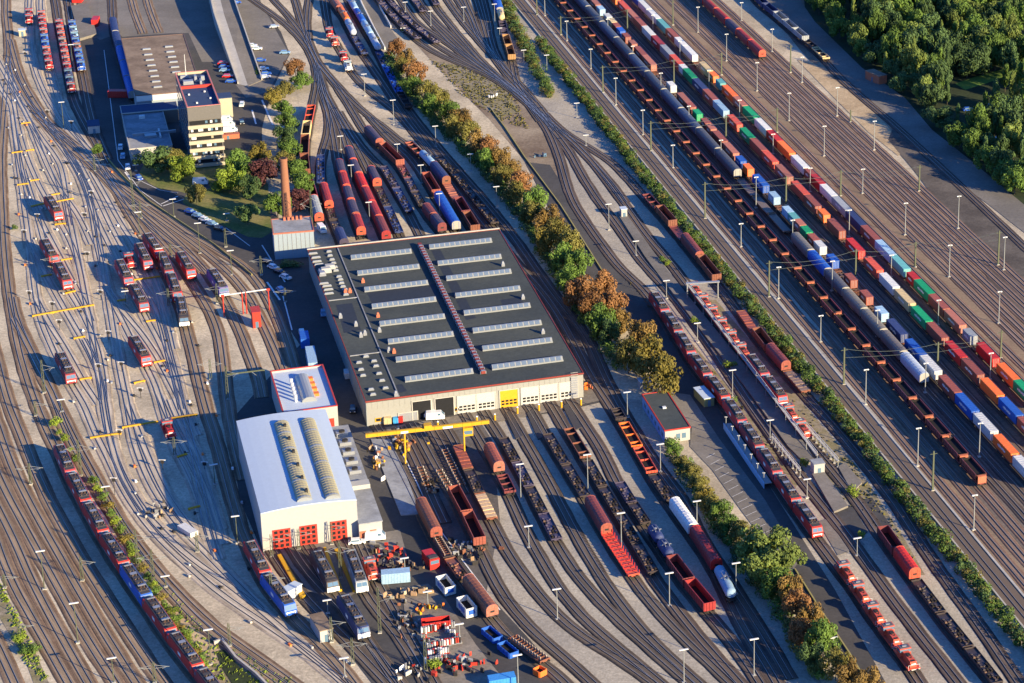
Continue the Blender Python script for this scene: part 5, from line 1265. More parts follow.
for fx, fy in ((.35, .15), (.8, .25), (.2, .4), (.7, .45)): q = MB(); q.box(w6_ * fx - .3, w6_ * fx + .3, d6_ * fy - .3, d6_ * fy + .3, hT - .9, hT - .4, lampw); q.build('roof_outlet', r6)
P_ = g(219.5, 118, 0)
st_ = thing('stair_block', 'small cream block with dark flat roof on the right side of the office tower', 'building', (P_.x, P_.y, 0), rz6)
q = MB(); q.box(0, 5, 0, 6, 0, 7.5, wall_cream); q.build('wall', st_); q = MB(); q.box(-.1, 5.1, -.1, 6.1, 7.5, 7.8, roof_blue); q.build('roof', st_)
# --- brown depot
def simple(name, label, fl, fr, bl, h, wm, rm, edge=None, eh=.3, rz=None):
    l_, r_, a_, c_ = frame(fl, fr, bl, h, rz_ if rz is None else rz); t = thing(name, label, 'building', l_, r_)
    q = MB(); q.box(0, a_, 0, c_, 0, h - .3, wm); q.build('wall', t)
    q = MB(); q.box(-.1, a_ + .1, -.1, c_ + .1, h - .3, h, rm); r = q.build('roof', t)
    if edge: q = MB(); parapet(q, -.2, a_ + .2, -.2, c_ + .2, h - .25, edge, .28, eh + .25); q.build('roof_edge', r)
    return t, r, a_, c_, l_, r_
dep, rd_, a_, c_, ld, rzd = simple('freight_depot', 'wide depot with flat brown felt roof and two rows of small skylights', (135.5, 95.5), (201, 88), (121.2, 39), 7, wall_blue, roof_brown, mat('brown_edge', (.16, .10, .08), .8), .15)
q = MB(); q.box(.2, a_, -.5, -.02, 4.6, 6.7, lampw); q.build('fascia', dep)
for k in range(8):
    for p in ((146.7 + k * 1.6, 49.5 + k * 5.4), (169 + k * 1.5, 47 + k * 5.1)):
        if k > 5 and p[0] > 175: continue
        x, y = fxy(p, 7, ld, rzd); q = MB(); q.box(x - 1.6, x + 1.6, y - .55, y + .55, 7, 7.5, skylight, tx=.15, ty=.15); q.build('skylight', rd_)
fl_, rfl, a_, c_, lf, rzf = simple('flat_annex', 'low flat-roofed office wing with speckled grey roof left of the tower', (130, 149.5), (172, 145.5), (121.2, 114), 4.5, wall_white, roof_grey, concrete)
q = MB(); x, y = fxy((150, 134), 4.6, lf, rzf); q.box(x - 6, x + 9, y - .5, y + .2, 4.5, 5.4, silver); q.box(x - 2, x + 2, y - 4, y - .8, 4.5, 5.3, silver); q.box(x + 3, x + 3.6, y - 5, y + 4, 4.5, 5.2, lampw); q.build('roof_duct', rfl)
q = MB(); x, y = fxy((142, 118), 4.6, lf, rzf); q.box(x - 1, x + 1, y - .8, y + .8, 4.5, 5.6, lampw); q.build('roof_vent', rfl)
simple('link_building', 'narrow dark-roofed link between the brown depot and the office wing', (122, 113.5), (178, 109), (120.5, 106), 5.2, wall_grey, roof_blue, concrete, .1)
# --- small office with blue side by the hedge
so_, rs_, a_, c_, ls, rzs = simple('yard_office', 'small flat building with dark roof, red edge and blue side wall by the hedge', (665, 430.5), (690.7, 428), (643, 394.5), 3.9, wall_white, roof_dark, redp, .15)
q = MB(); q.box(-.1, -.01, .2, c_ - .2, 0, 3.5, mat('blue_cladding', (.16, .30, .52), .7)); q.build('side_cladding', so_)
for k in range(6): q = MB(); q.box(-.16, -.105, 1.5 + k * c_ / 6.5, 3.2 + k * c_ / 6.5, 1.2, 2.3, glassm); q.build('window', so_)
for k in range(2): q = MB(); q.box(a_ * .45 + k * 1.6, a_ * .45 + k * 1.6 + 1.1, -.06, -.01, .9, 2.4, glassm); q.build('window', so_)
q = MB(); q.box(a_ * .5 - .5, a_ * .5 + .5, c_ * .55, c_ * .55 + 1, 3.9, 4.3, lampw); q.build('roof_hatch', rs_)
# --- sheds and huts
def shed(name, label, px, w1, d1, h1, wm, rm, rz=None, cat='hut', wall_name='wall'):
    P = g(*px); t = thing(name, label, cat, (P.x, P.y, 0), rz_ if rz is None else rz)
    q = MB(); q.box(-w1 / 2, w1 / 2, -d1 / 2, d1 / 2, 0, h1, wm); q.build(wall_name, t)
    q = MB(); q.box(-w1 / 2 - .15, w1 / 2 + .15, -d1 / 2 - .15, d1 / 2 + .15, h1, h1 + .18, rm); q.build('roof', t)
    q = MB(); q.box(-.45, .45, -d1 / 2 - .05, -d1 / 2 - .01, 0, min(2, h1 * .85), glassm); q.build('door', t); return t
TD = math.atan2(U.y, U.x)
shed('signal_hut', 'white hut with dark doorway on the platform between locomotive rows', (817.5, 472.5), 3, 3, 3.2, wall_white, roof_grey)
shed('relay_hut', 'small white cabinet hut near the top of the centre tracks', (623.5, 217), 2, 2.4, 3.2, wall_white, roof_white)
shed('track_hut', 'pale hut on gravel beside the left edge of the shunter rows', (22.5, 35.5), 2.6, 2.6, 2.6, wall_cream, roof_white)
shed('kiosk', 'long blue-roofed shed in the shade at the end of the shunter rows', (94, 131), 4, 7, 3, wall_white, roof_blue)
shed('portable_office', 'white cabin standing beside the blue locomotive', (291, 597), 2.4, 5, 2.6, lampw, roof_white, rz=math.radians(-32))
shed('brown_roofed_cabin', 'cabin with brown roof and blue side between the lower tracks', (322, 634), 3, 8, 3.2, wall_white, roof_brown, rz=math.radians(30))
shed('tool_shed', 'pale shed under the two big autumn trees beside the yard office', (645, 388), 3.5, 3, 2.6, roof_grey, roof_white)
shed('low_brick_store', 'brown-red store at the edge of the wood by the works road', (876, 81), 9, 4, 3.4, orange_end, roof_brown, rz=-.9)
shed('green_skip_store', 'olive store container on the asphalt near the locomotive row', (704, 401), 3, 8, 2.6, mat('olive_panel', (.22, .22, .10), .7), roof_white, rz=rz_ + .1)
shed('fuel_cabin', 'bright red cabin at the red portal', (256.5, 325), 2.4, 4.5, 5.0, redp, redp)
shed('entrance_kiosk', 'low orange-red kiosk beside the parked vans at the tower', (228, 138.5), 8, 2, 1.6, orange_end, orange_end)
# --- road ramp on the upper left
rp = thing('road_ramp', 'concrete road ramp with side walls rising towards the top edge', 'ramp', (0, 0, 0))
def rpath(px, z): return [g(x, y, z_) for (x, y), z_ in zip(px, z)]
Lw = rpath([(204, -30), (214, 14), (226, 50), (238, 84)], [7, 5.4, 2.8, .3]); Rw = rpath([(213, -30), (224, 14), (236, 50), (248, 86)], [7, 5.4, 2.8, .3])
R2 = rpath([(224, -30), (239, 14), (250, 46), (262, 80)], [7, 5.4, 2.8, .3])
q = MB()
for k in range(3):
    for A_, B__, m_ in ((Lw, Rw, concrete), (Rw, R2, asphalt_old)):
        a, c, d, e = A_[k], B__[k], B__[k + 1], A_[k + 1]
        q.hexa([(p.x, p.y, -.01) for p in (e, d, c, a)], [tuple(p) for p in (e, d, c, a)], m_)
q.build('deck', rp)
for A_ in (Lw, R2):
    q = MB()
    for k in range(3):
        a, e = A_[k], A_[k + 1]; n = Vector((-(e - a).y, (e - a).x, 0)).normalized() * .2
        q.hexa([tuple(e - n), tuple(e + n), tuple(a + n), tuple(a - n)], [tuple(p + Vector((0, 0, 1))) for p in (e - n, e + n, a + n, a - n)], concrete)
    q.build('side_wall', rp)
def wallrun(name, label, px, h1, t, m, cat='wall', z0=0):
    q = MB(); P = [g(*p) for p in px]
    for a, e in zip(P, P[1:]):
        n = Vector((-(e - a).y, (e - a).x, 0)).normalized() * t / 2
        q.hexa([tuple(p + Vector((0, 0, z0))) for p in (a - n, e - n, e + n, a + n)], [tuple(p + Vector((0, 0, h1))) for p in (a - n, e - n, e + n, a + n)], m)
    return tag(q.build(name), label, cat)
P0 = uv(213.4, -1040); P1 = uv(213.4, -395)
q = MB(); a, e = Vector((*P0, 0)), Vector((*P1, 0)); n = Vector((V.x, V.y, 0)) * .22
q.hexa([tuple(a - n), tuple(e - n), tuple(e + n), tuple(a + n)], [tuple(p + Vector((0, 0, .55))) for p in (a - n, e - n, e + n, a + n)], concrete)
tag(q.build('low_concrete_wall'), 'long low concrete wall between the long hedge and the dark main track', 'wall')
q = MB(); a, e = Vector((*uv(219.6, -1040), 0)), Vector((*uv(219.6, -395), 0)); n = n * 1.3
q.hexa([tuple(a - n), tuple(e - n), tuple(e + n), tuple(a + n)], [tuple(p + Vector((0, 0, .22))) for p in (a - n, e - n, e + n, a + n)], concrete)
tag(q.build('cable_trough'), 'long pale concrete cable trough beside the dark main track', 'cable trough')
wallrun('platform_wall', 'white-topped retaining wall beside the blue tank rake', [(352, -20), (362, 6), (372, 26), (385, 50)], 1.4, .4, lampw)
wallrun('platform_wall', 'white kerb wall at the top edge of the centre platform', [(371, -20), (380, 8), (391, 28)], 1.2, .35, lampw)
wallrun('kerb_wall', 'pale kerb beside the asphalt drive of the avenue', [(490, 108), (505, 128), (525, 158), (560, 205), (590, 252), (625, 308)], .5, .35, mat('weedy_kerb', (.30, .26, .10), .9))
wallrun('kerb_wall', 'mossy kerb along the lower end of the asphalt road', [(795, 570), (820, 610), (850, 655), (865, 680)], .45, .35, MATS['weedy_kerb'])
wallrun('culvert_wall', 'pale concrete rim of the pit at the bottom left', [(214, 645), (222, 642), (236, 660), (256, 676), (275, 695)], 1.0, .5, concrete)
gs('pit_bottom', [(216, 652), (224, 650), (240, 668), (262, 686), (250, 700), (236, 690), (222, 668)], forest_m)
wallrun('street_barrier', 'low barrier between the street and the brown tracks', [(108, 160), (124, 178), (150, 203), (182, 224), (215, 246), (252, 276)], .8, .25, MATS['weedy_kerb'])
# blue screened servicing platform
q = MB(); sp_ = thing('servicing_platform', 'long narrow servicing platform with pale blue side panels beside the locomotive row', 'platform', (0, 0, 0))
PP = [(724, 429), (738, 450), (752, 471), (764.5, 489)]
for nm, m_, z0, z1, off, t in (('deck', concrete, 1.4, 1.6, 1.0, 2.0), ('side_panel', mat('pale_blue_panel', (.30, .48, .66), .6), .1, 1.9, -.1, .15)):
    q = MB()
    for p, p2 in zip(PP, PP[1:]):
        a, e = g(*p), g(*p2); d = (e - a).normalized(); n = Vector((-d.y, d.x, 0)); c0 = n * off; h_ = n * t / 2
        q.hexa([tuple(v + Vector((0, 0, z0))) for v in (a + c0 - h_, e + c0 - h_, e + c0 + h_, a + c0 + h_)], [tuple(v + Vector((0, 0, z1))) for v in (a + c0 - h_, e + c0 - h_, e + c0 + h_, a + c0 + h_)], m_)
    q.build(nm, sp_)
for k in range(7):
    a = g(726 + k * 6.3, 431 + k * 9.4); q = MB(); q.cyl((a.x, a.y, 0), (a.x, a.y, 4.4), .12, .12, steelpole, 6); q.box(a.x - .35, a.x + .35, a.y - .08, a.y + .08, 4.2, 4.4, lampw); q.build('post', sp_)
# overhead walkway frames beside the shunter rows
def gallery(label, a, b, n, h1, off=1.2):
    t = thing('service_gallery', label, 'gantry', (0, 0, 0)); A_, B__ = g(*a), g(*b); d = (B__ - A_); L_ = d.length; d.normalize(); nn = Vector((-d.y, d.x, 0))
    q = MB()
    for zz, m_, ww in ((h1, concrete, .35), (h1 + 1, lampw, .05)):
        n_ = nn * ww; q.hexa([tuple(v + Vector((0, 0, zz))) for v in (A_ - n_, B__ - n_, B__ + n_, A_ + n_)], [tuple(v + Vector((0, 0, zz + .14))) for v in (A_ - n_, B__ - n_, B__ + n_, A_ + n_)], m_)
    q.build('walkway', t)
    for k in range(n + 1):
        P = A_ + d * (L_ * k / n); q = MB(); q.cyl(tuple(P), tuple(P + Vector((0, 0, h1 + 1))), .11, .09, steelpole, 6); q.box(P.x - .3, P.x + .3, P.y - .3, P.y + .3, 0, .5, concrete); q.build('post', t)
gallery('raised white walkway left of the upper shunters', (687, 293), (817, 466), 14, 3.2)
gallery('low railing gallery right of the lower shunters', (806, 432), (838, 468), 9, 2.0)
gallery('railing gallery between the locomotive row and the dark platform', (772, 444), (800, 478), 8, 2.2)
P = g(702, 299); t = thing('white_signal_bridge', 'short white gantry crossing above the upper shunters', 'gantry', (P.x, P.y, 0), rz_ * .6)
q = MB(); q.box(-5, 5.5, -.5, .5, 5.4, 5.75, silver); q.build('beam', t)
for x in (-4.6, 5): q = MB(); q.cyl((x, 0, 0), (x, 0, 5.4), .2, .2, steelpole, 6); q.build('post', t)
def slab(name, label, px, h1, m, cat='platform'):
    P = [g(*p) for p in px]; n = len(P); q = MB(); q.v = [(p.x, p.y, -.01) for p in P] + [(p.x, p.y, h1) for p in P]; k = q.mi(m)
    q.f = [tuple(range(n, 2 * n))] + [(i, (i + 1) % n, n + (i + 1) % n, n + i) for i in range(n)]; q.m = [k] * (n + 1); return tag(q.build(name), label, cat)
slab('platform', 'long dark platform left of the upper shunters', [(617, 214), (624, 212), (660, 262), (700, 312), (760, 385), (800, 438), (815, 462), (806, 466), (788, 448), (745, 388), (690, 318), (645, 258)], .6, asphalt_old)
slab('platform', 'short dark platform below the white signal hut', [(812, 476), (824, 474), (848, 508), (834, 514)], .7, asphalt_old)
slab('platform', 'narrow dark ramp right of the lower shunters', [(838, 468), (845, 464), (862, 484), (856, 490), (848, 486)], .5, asphalt_old)
slab('loading_platform', 'grey raised loading ramp beside the brown depot', [(71, 8), (88, 6), (97, 36), (80, 41)], 1.1, asphalt_old)
slab('loading_platform', 'dark concrete pit cover in front of the hall, left one', [(505, 415), (511, 411), (523, 437), (516, 440)], .35, roofgrey)
slab('loading_platform', 'dark concrete pit cover in front of the hall, middle one', [(527, 414), (533, 410), (545, 438), (538, 440)], .35, roofgrey)
slab('loading_platform', 'dark concrete pit cover in front of the hall, right one', [(563, 407), (568, 404), (582, 428), (575, 431)], .35, roofgrey)
slab('paved_slab', 'long pale concrete slab left of the wheel store', [(371, 440), (390, 440), (404, 470), (415, 500), (418, 515), (401, 516), (388, 484)], .3, roof_grey)
# yellow inspection platforms by the white hall
for px, nm in (([(277.5, 557.5), (281, 556.5), (306, 598), (301, 600.5)], 'left'), ([(334.5, 552), (338, 551), (358, 592), (353, 593)], 'right'), ([(323.5, 550), (326, 549.5), (343, 592), (339, 593)], 'middle')):
    slab('inspection_platform', f'yellow edged inspection platform, {nm} one before the white hall', px, .8, yellow)
# --- gantry crane
bL, bR = (365.5, 434), (489, 420)
zC = height((409, 458), (404.5, 428)); a, c = g(*bL, zC), g(*bR, zC); d = (c - a); LC_ = d.length; rzc = math.atan2(d.y, d.x)
cr_ = thing('gantry_crane', 'yellow gantry crane spanning the wheel store in front of the hall', 'crane', (a.x, a.y, 0), rzc)
q = MB(); q.box(0, LC_, -.4, .4, zC - .95, zC, yellow)
for k in range(int(LC_ / 2.5)): q.box(k * 2.5 + .5, k * 2.5 + .65, -.45, .45, zC - .95, zC + .02, yellow)
q.build('girder', cr_)
q = MB(); q.box(LC_ * .28, LC_ * .34, -.47, -.455, zC - .9, zC - .3, whitep); q.box(LC_ * .62, LC_ * .7, -.47, -.455, zC - .9, zC - .3, whitep); q.build('lettering', cr_)
for fx in (.31, .79):
    for s in (-1, 1):
        q = MB(); x = LC_ * fx
        q.cyl((x, s * .3, zC - 1.2), (x + s * .4, s * 3.2, .4), .24, .2, yellow, 6); q.box(x + s * .4 - .6, x + s * .4 + .6, s * 3.2 - .5, s * 3.2 + .5, 0, .5, dark); q.build('leg', cr_)
q = MB(); x = LC_ * .82; q.box(x - 1.2, x + 1.4, -1, 1, zC - 3.6, zC - 1.25, yellow); q.box(x - 1, x + 1.2, -1.05, -1.0, zC - 3, zC - 2, glassm); q.build('operator_cab', cr_)
q = MB(); x = LC_ * .5; q.box(x - 1, x + 1, -1, 1, zC, zC + .8, yellow); q.cyl((x, 0, zC - 1.2), (x, 0, zC - 4.5), .06, .06, dark, 4); q.box(x - .3, x + .3, -.2, .2, zC - 5, zC - 4.5, yellow); q.build('trolley', cr_)
# --- red portal at the fuel point
zP = height((225, 316.5), (222.5, 294.7)); a, c = g(222.5, 295, zP), g(268, 288.6, zP); d = c - a; LP_ = d.length
po = thing('red_portal', 'red steel portal frame with thin white beam over the fuel tracks', 'gantry', (a.x, a.y, 0), math.atan2(d.y, d.x))
q = MB(); q.box(0, LP_, -.14, .14, zP - .3, zP, lampw); q.build('beam', po)
for x in (0, LP_ * .42, LP_ * .5, LP_):
    q = MB(); q.cyl((x, 0, 0), (x, 0, zP), .2, .2, redp, 8); q.box(x - .5, x + .5, -.2, .2, zP - .6, zP + .05, redp) if x in (0, LP_) else None; q.build('post', po)
# --- cable bridges between the pale tracks
CB = [((21, 123.2), (30.4, 122)), ((11.5, 152.5), (22.5, 151)), ((25.5, 150.5), (34, 149)), ((17, 184.5), (28.6, 183)), ((30, 180.4), (39, 179)), ((51, 194.6), (60, 193)), ((55, 201.5), (73.5, 198)), ((31, 206), (44, 203)), ((54.7, 224), (66, 223)), ((61, 259.7), (72, 258)), ((41, 276), (51.6, 274)), ((65, 293), (75.4, 290.4)), ((32, 315.6), (94, 304.4)), ((134, 279.5), (160, 276)), ((117, 300.5), (126, 299)), ((146, 321), (156, 319.6)), ((73.5, 338), (85, 336)), ((79.6, 379), (91.7, 377)), ((133.7, 382.6), (145, 380)), ((153.7, 362), (165, 360)), ((90, 437.4), (121.5, 432.6)), ((122, 427), (158, 421)), ((171, 418), (197.5, 414)), ((177, 456.5), (187, 453.5)), ((188, 508.6), (200, 505.5))]
CB.sort(key=lambda t: t[0][1])
for i, (a, c) in enumerate(CB):
    A_, C_ = g(*a, .5), g(*c, .5); d = C_ - A_; L_ = d.length
    t = thing('cable_bridge', f'{"long" if L_ > 15 else "short"} yellow cable bridge across the pale tracks, {ordn(i)} from the top', 'cable bridge', (A_.x, A_.y, 0), math.atan2(d.y, d.x), 'yellow cable bridges across the pale tracks')
    q = MB(); q.box(0, L_, -.3, .3, .3, .6, yellow); q.build('beam', t)
    n = max(1, round(L_ / 7))
    for k in range(n + 1):
        x = L_ * k / n; x = min(max(x, .3), L_ - .3); q = MB(); q.box(x - .2, x + .2, -.2, .2, 0, .3, yellow)
        if L_ > 15 and 0 < k < n and k % 2: q.box(x - 1.1, x + 1.1, -.6, .6, .3, .65, yellow, tx=.3, ty=.3)
        q.build('foot', t)
# ---------------------------------------------------------------- masts
FL = [((973.5, 530), (975, 495)), ((917.5, 466), (919, 428)), ((865.5, 404.5), (867.5, 369.5)), ((979, 457), (980.5, 423)), ((925, 393), (926, 363)), ((990, 379.5), (990.5, 353)), ((778.5, 298.5), (779.5, 267)), ((820.5, 342), (821.5, 315.5)), ((792.5, 242), (793, 220)), ((832, 291), (832.5, 261)), ((877, 337), (877, 310)), ((810, 192), (810, 168)), ((849, 237), (850, 210)), ((891, 277), (892, 255)), ((938, 325), (939, 300)), ((862.5, 193.5), (863, 169)), ((905, 235), (906, 203)), ((949, 277), (950, 245)), ((998.5, 323.5), (1000, 291.5)), ((958, 228.5), (959, 196)), ((1003.7, 270), (1005.7, 237)),
 ((772, 52), (772, 29)), ((802, 82.5), (802.5, 57)), ((789, 121), (790, 93)), ((837, 116), (837.5, 87.5)), ((874, 150), (875, 121)), ((824, 156), (825.5, 126)), ((773, 154), (773.5, 134)), ((591, 69), (591, 49)), ((616, 105), (616, 78)), ((643, 135), (644, 110)), ((673, 168), (674, 145)), ((567, 41), (567, 21)), ((545, 16), (545, -5)), ((585, 10), (585, -10)), ((608, 36), (608, 19)), ((633, 62), (634, 46)), ((661, 96), (661, 73)), ((689, 126), (690, 106)), ((721, 162), (721, 140)), ((653, 31), (654, 15)), ((680, 59), (681, 41)), ((709, 89), (709.5, 70)), ((739.5, 120), (740, 100)), ((698, 32.5), (699.5, 7)), ((726.5, 61), (727.5, 34)), ((757, 91), (758, 62.5)), ((741.5, 21), (742, 2.5)), ((741, 247), (741.5, 223.5)), ((756, 208), (756, 177))]
CM = [((561, 35), (561, 16)), ((603, 92.5), (603, 65.5)), ((651, 151), (651, 121)), ((627.5, 32.5), (628, 9)), ((674, 86), (674.5, 59)), ((726, 140), (726, 115)), ((673, 25), (673, 0)), ((721.5, 75), (722, 52.5)), ((537, 15), (537, -5)), ((705, 218.5), (705, 182)), ((786, 205), (786.5, 176)), ((769, 297), (769.7, 260.7)), ((843.7, 384.5), (844, 347.5)), ((932.5, 490.7), (933, 451)), ((937.5, 366), (938, 342)), ((1000.5, 358), (1001, 330)), ((855.5, 277), (855.7, 249)), ((915, 267), (915, 241.5)), ((840.5, 196), (841, 170)), ((998, 265), (999.7, 230.5)), ((919, 191), (919.5, 165)), ((790.5, 72.5), (791, 45)), ((777, 132.5), (778, 107.5)), ((850.5, 122), (851, 110))]
LL = [((44.5, 589.5), (40.7, 551)), ((78, 643), (73, 603)), ((114, 683), (112, 658)), ((166, 587), (165, 576)), ((211, 664.5), (209.5, 629.5)), ((237.5, 543), (235, 516)), ((107.5, 508), (105.7, 486.5)), ((62, 412), (59, 399.5)), ((215, 484.5), (214, 464.5)), ((140, 236), (137.5, 212)), ((161, 272), (158, 248.5)), ((126, 303.5), (125.5, 291)), ((200, 253.5), (198, 223)), ((232, 275), (229, 250.5)), ((174, 217), (174, 199)), ((227, 221), (226, 213.5)), ((370, 226), (369, 202)), ((440, 216), (440, 193.5)), ((497, 208.5), (496.5, 186.5)), ((421.5, 183.5), (421, 165)), ((352, 186), (352, 165)), ((365, 96), (365, 74)), ((394, 125), (393, 100)), ((436, 147), (435, 126)), ((471, 171), (470, 154)), ((398, 162), (398, 144)), ((341, 150), (340, 136)), ((403, 32), (401, 28)), ((464, 22), (463, 7)), ((495, 25), (494, 4)), ((431, 26), (431, 11)), ((500, 42), (499.5, 28)), ((405.5, 12), (405, 2)), ((609, 230), (609, 204)), ((636, 256), (636, 241)), ((666.5, 298.5), (666, 280.5)), ((697.5, 342), (697.5, 323)), ((627.5, 418), (627, 392)), ((660.5, 472), (660.5, 444)), ((732.5, 397), (732, 370)), ((521, 500.5), (521, 464)), ((588, 491), (587.5, 454.5)), ((697, 532), (696.5, 501)), ((529, 548), (528, 526)), ((557.5, 619.5), (557, 589)), ((669.5, 606), (669.5, 573)), ((621.5, 549.5), (621.5, 513)), ((736, 594.5), (736, 563)), ((684, 683), (684, 649.5)), ((754, 676), (753.5, 639)), ((857, 556), (857, 538)), ((833, 658), (833.5, 637.5)), ((460, 643), (459.5, 624)), ((405, 571), (405, 558)), ((428, 606), (428, 591.5)), ((345, 677), (345, 658)), ((807, 498), (807, 479)), ((770, 440), (770, 420)), ((64, 129), (62, 102)), ((73, 68), (71, 44.5)), ((136, 171), (136, 165)), ((518.5, 690), (518, 655)), ((328, 614), (328, 600)), ((547, 70), (547, 55)), ((577, 118), (577, 103)), ((524, 62), (524, 50)), ((586, 146), (586, 135))]
GM = [((82.5, 581), (80.5, 557)), ((153.7, 582), (151, 549.5)), ((138, 566), (135, 529.5)), ((5, 588), (4, 574.5)), ((230, 646), (229, 623)), ((155, 683), (153, 662)), ((197.5, 552), (196, 532)), ((44.5, 393), (41, 360)), ((81, 476), (79, 439.5)), ((36, 416), (34, 401)), ((31, 484.5), (29, 463)), ((175, 456), (174, 437)), ((211, 379.5), (210, 359)), ((228, 399.5), (225, 366)), ((134, 212), (132.5, 171)), ((169, 307), (168, 288.5)), ((171, 257), (170.5, 243.5)), ((226, 247), (225, 228.5)), ((217.5, 303.5), (216.5, 283.5)), ((141, 218.5), (140.5, 201)), ((261.5, 275), (260, 256)), ((285.5, 302), (284, 288)), ((313.5, 246), (312, 190)), ((380, 633), (378, 587)), ((341, 578), (339.5, 541.5)), ((332, 642), (332, 617)), ((353, 664.5), (352, 638)), ((272, 557), (271, 534.5)), ((272, 599.5), (271, 572)), ((299, 549.5), (298.5, 529)), ((332, 544.5), (331, 522)), ((426, 671), (426, 629.5)), ((95, 171), (94.5, 156)), ((20, 640), (19, 622)), ((53, 272), (51.5, 255))]
def mast(kind, b, t, label, group):
    B = g(*b); h = height(b, t)
    nm = {'f': 'floodlight_mast', 'c': 'catenary_mast', 'l': 'lamp_post', 'g': 'catenary_mast'}[kind]
    rz = {'f': TD + math.pi / 2, 'c': TD + math.pi / 2, 'l': rz_, 'g': math.radians(10)}[kind]
    o = thing(nm, label, {'f': 'floodlight mast', 'c': 'catenary mast', 'l': 'lamp post', 'g': 'catenary mast'}[kind], (B.x, B.y, 0), rz, group)
    q = MB(); m_ = steelpole if kind in 'fl' else greenpole
    if kind == 'f': q.cyl((0, 0, 0), (0, 0, h), .19, .11, m_, 8)
    elif kind == 'l': q.cyl((0, 0, 0), (0, 0, h), .13, .08, m_ if b[0] > 260 else greenpole, 6)
    elif kind == 'c': q.box(-.26, .26, -.26, .26, 0, h, m_, tx=.08, ty=.08)
    else:
        for sx in (-1, 1):
            for sy in (-1, 1): q.cyl((sx * .32, sy * .32, 0), (sx * .16, sy * .16, h), .08, .07, m_, 4)
        n = max(4, int(h / 1.1))
        for k in range(n):
            z0, z1 = h * k / n, h * (k + 1) / n; r0, r1 = .32 - .16 * k / n, .32 - .16 * (k + 1) / n; s = 1 if k % 2 else -1
            q.cyl((-s * r0, -r0, z0), (s * r1, -r1, z1), .05, .05, m_, 4, False); q.cyl((-r0, -s * r0, z0), (-r1, s * r1, z1), .05, .05, m_, 4, False)
    q.build('pole', o)
    q = MB(); q.box(-.45, .45, -.45, .45, 0, .3, concrete); q.build('foundation', o)
    if kind == 'f':
        q = MB(); q.box(-.75, .75, -.1, .1, h - .1, h + .08, lampw); q.box(-.75, -.3, -.22, .22, h - .22, h + .04, lampw); q.box(.3, .75, -.22, .22, h - .22, h + .04, lampw); q.build('lamp_head', o)
    elif kind == 'l':
        q = MB(); q.box(-1.05, 1.05, -.2, .2, h - .12, h + .08, lampw); q.build('lamp_head', o)
    elif kind == 'g':
        q = MB(); ar = 3.4
        for s in ((-1, 1) if (int(b[0]) % 2) else (1,)):
            q.cyl((0, 0, h * .86), (s * ar, 0, h * .74), .05, .05, steelpole, 4); q.cyl((0, 0, h * .68), (s * ar, 0, h * .76), .05, .05, steelpole, 4); q.cyl((s * ar * .9, 0, h * .77), (s * (ar - 1.6), 0, h * .66), .05, .05, steelpole, 4)
        q.build('cantilever_arm', o)
    else:
        q = MB(); q.box(-1, 1, -.08, .08, h - .9, h - .75, m_); q.build('cross_arm', o)
    return B, h
def row(lst, kind, word, where, group):
    lst = sorted(lst, key=lambda p: -p[0][1]); out = []
    for i, (b, t) in enumerate(lst): out.append(mast(kind, b, t, f'{word}, {ordn(i)} counted upwards from the bottom {where}', group))
    return out
row(FL, 'f', 'tall pale floodlight mast', 'among those of the right-hand yard', 'floodlight masts of the right-hand yard')
row(CM, 'c', 'tall green catenary mast', 'among those of the right-hand yard', 'catenary masts of the right-hand yard')
L1_ = [m for m in LL if m[0][0] < 262]; L2_ = [m for m in LL if 262 <= m[0][0] < 545]; L3_ = [m for m in LL if m[0][0] >= 545]
row(L1_, 'l', 'green lamp post with white head', 'in the left part', 'lamp posts of the left part')
row(L2_, 'l', 'lamp post with broad white head', 'around the halls', 'lamp posts around the halls')
row(L3_, 'l', 'lamp post with white head', 'right of the big hall', 'lamp posts right of the hall')
row(GM, 'g', 'green lattice mast with cantilever arms', 'of the left half', 'lattice masts of the left half')
# portal arm on the green mast behind the workshop
A_ = g(228, 399.5); h_ = height((228, 399.5), (225, 374)); t = thing('catenary_portal', 'green steel portal arm reaching right from the mast behind the white halls', 'gantry', (A_.x, A_.y, 0), rz_)
q = MB(); q.box(.3, 10.5, -.15, .15, h_ - .35, h_, greenpole); q.build('beam', t)
q = MB(); q.box(10.2, 10.5, -.12, .12, h_ - 3.2, h_ - .35, greenpole); q.cyl((7, 0, h_ - .35), (8.6, 0, h_ - 2), .06, .06, steelpole, 4); q.build('drop_post', t)
# transverse span wires of the right yard
def wire(pts, r=.05, sag=0):
    q = MB()
    for a, c in zip(pts, pts[1:]):
        n = 8; prev = a
        for k in range(1, n + 1):
            t = k / n; p = a.lerp(c, t) - Vector((0, 0, sag * 4 * t * (1 - t))); q.cyl(tuple(prev), tuple(p), r, r, wire_m, 4, False); prev = p
    return q
SP = [[(561, 16), (628, 9)], [(603, 65.5), (674.5, 59), (722, 52.5)], [(651, 121), (726, 115), (778, 107.5)], [(705, 182), (786.5, 176), (841, 170), (919.5, 165)], [(769.7, 260.7), (855.7, 249), (915, 241.5), (999.7, 230.5)], [(844, 347.5), (938, 342), (1001, 332)]]
import itertools
def mtop(t):
    for b, tt in CM:
        if abs(tt[0] - t[0]) < 1.5 and abs(tt[1] - t[1]) < 4: h = height(b, tt); B = g(*b); return Vector((B.x, B.y, h))
    return None
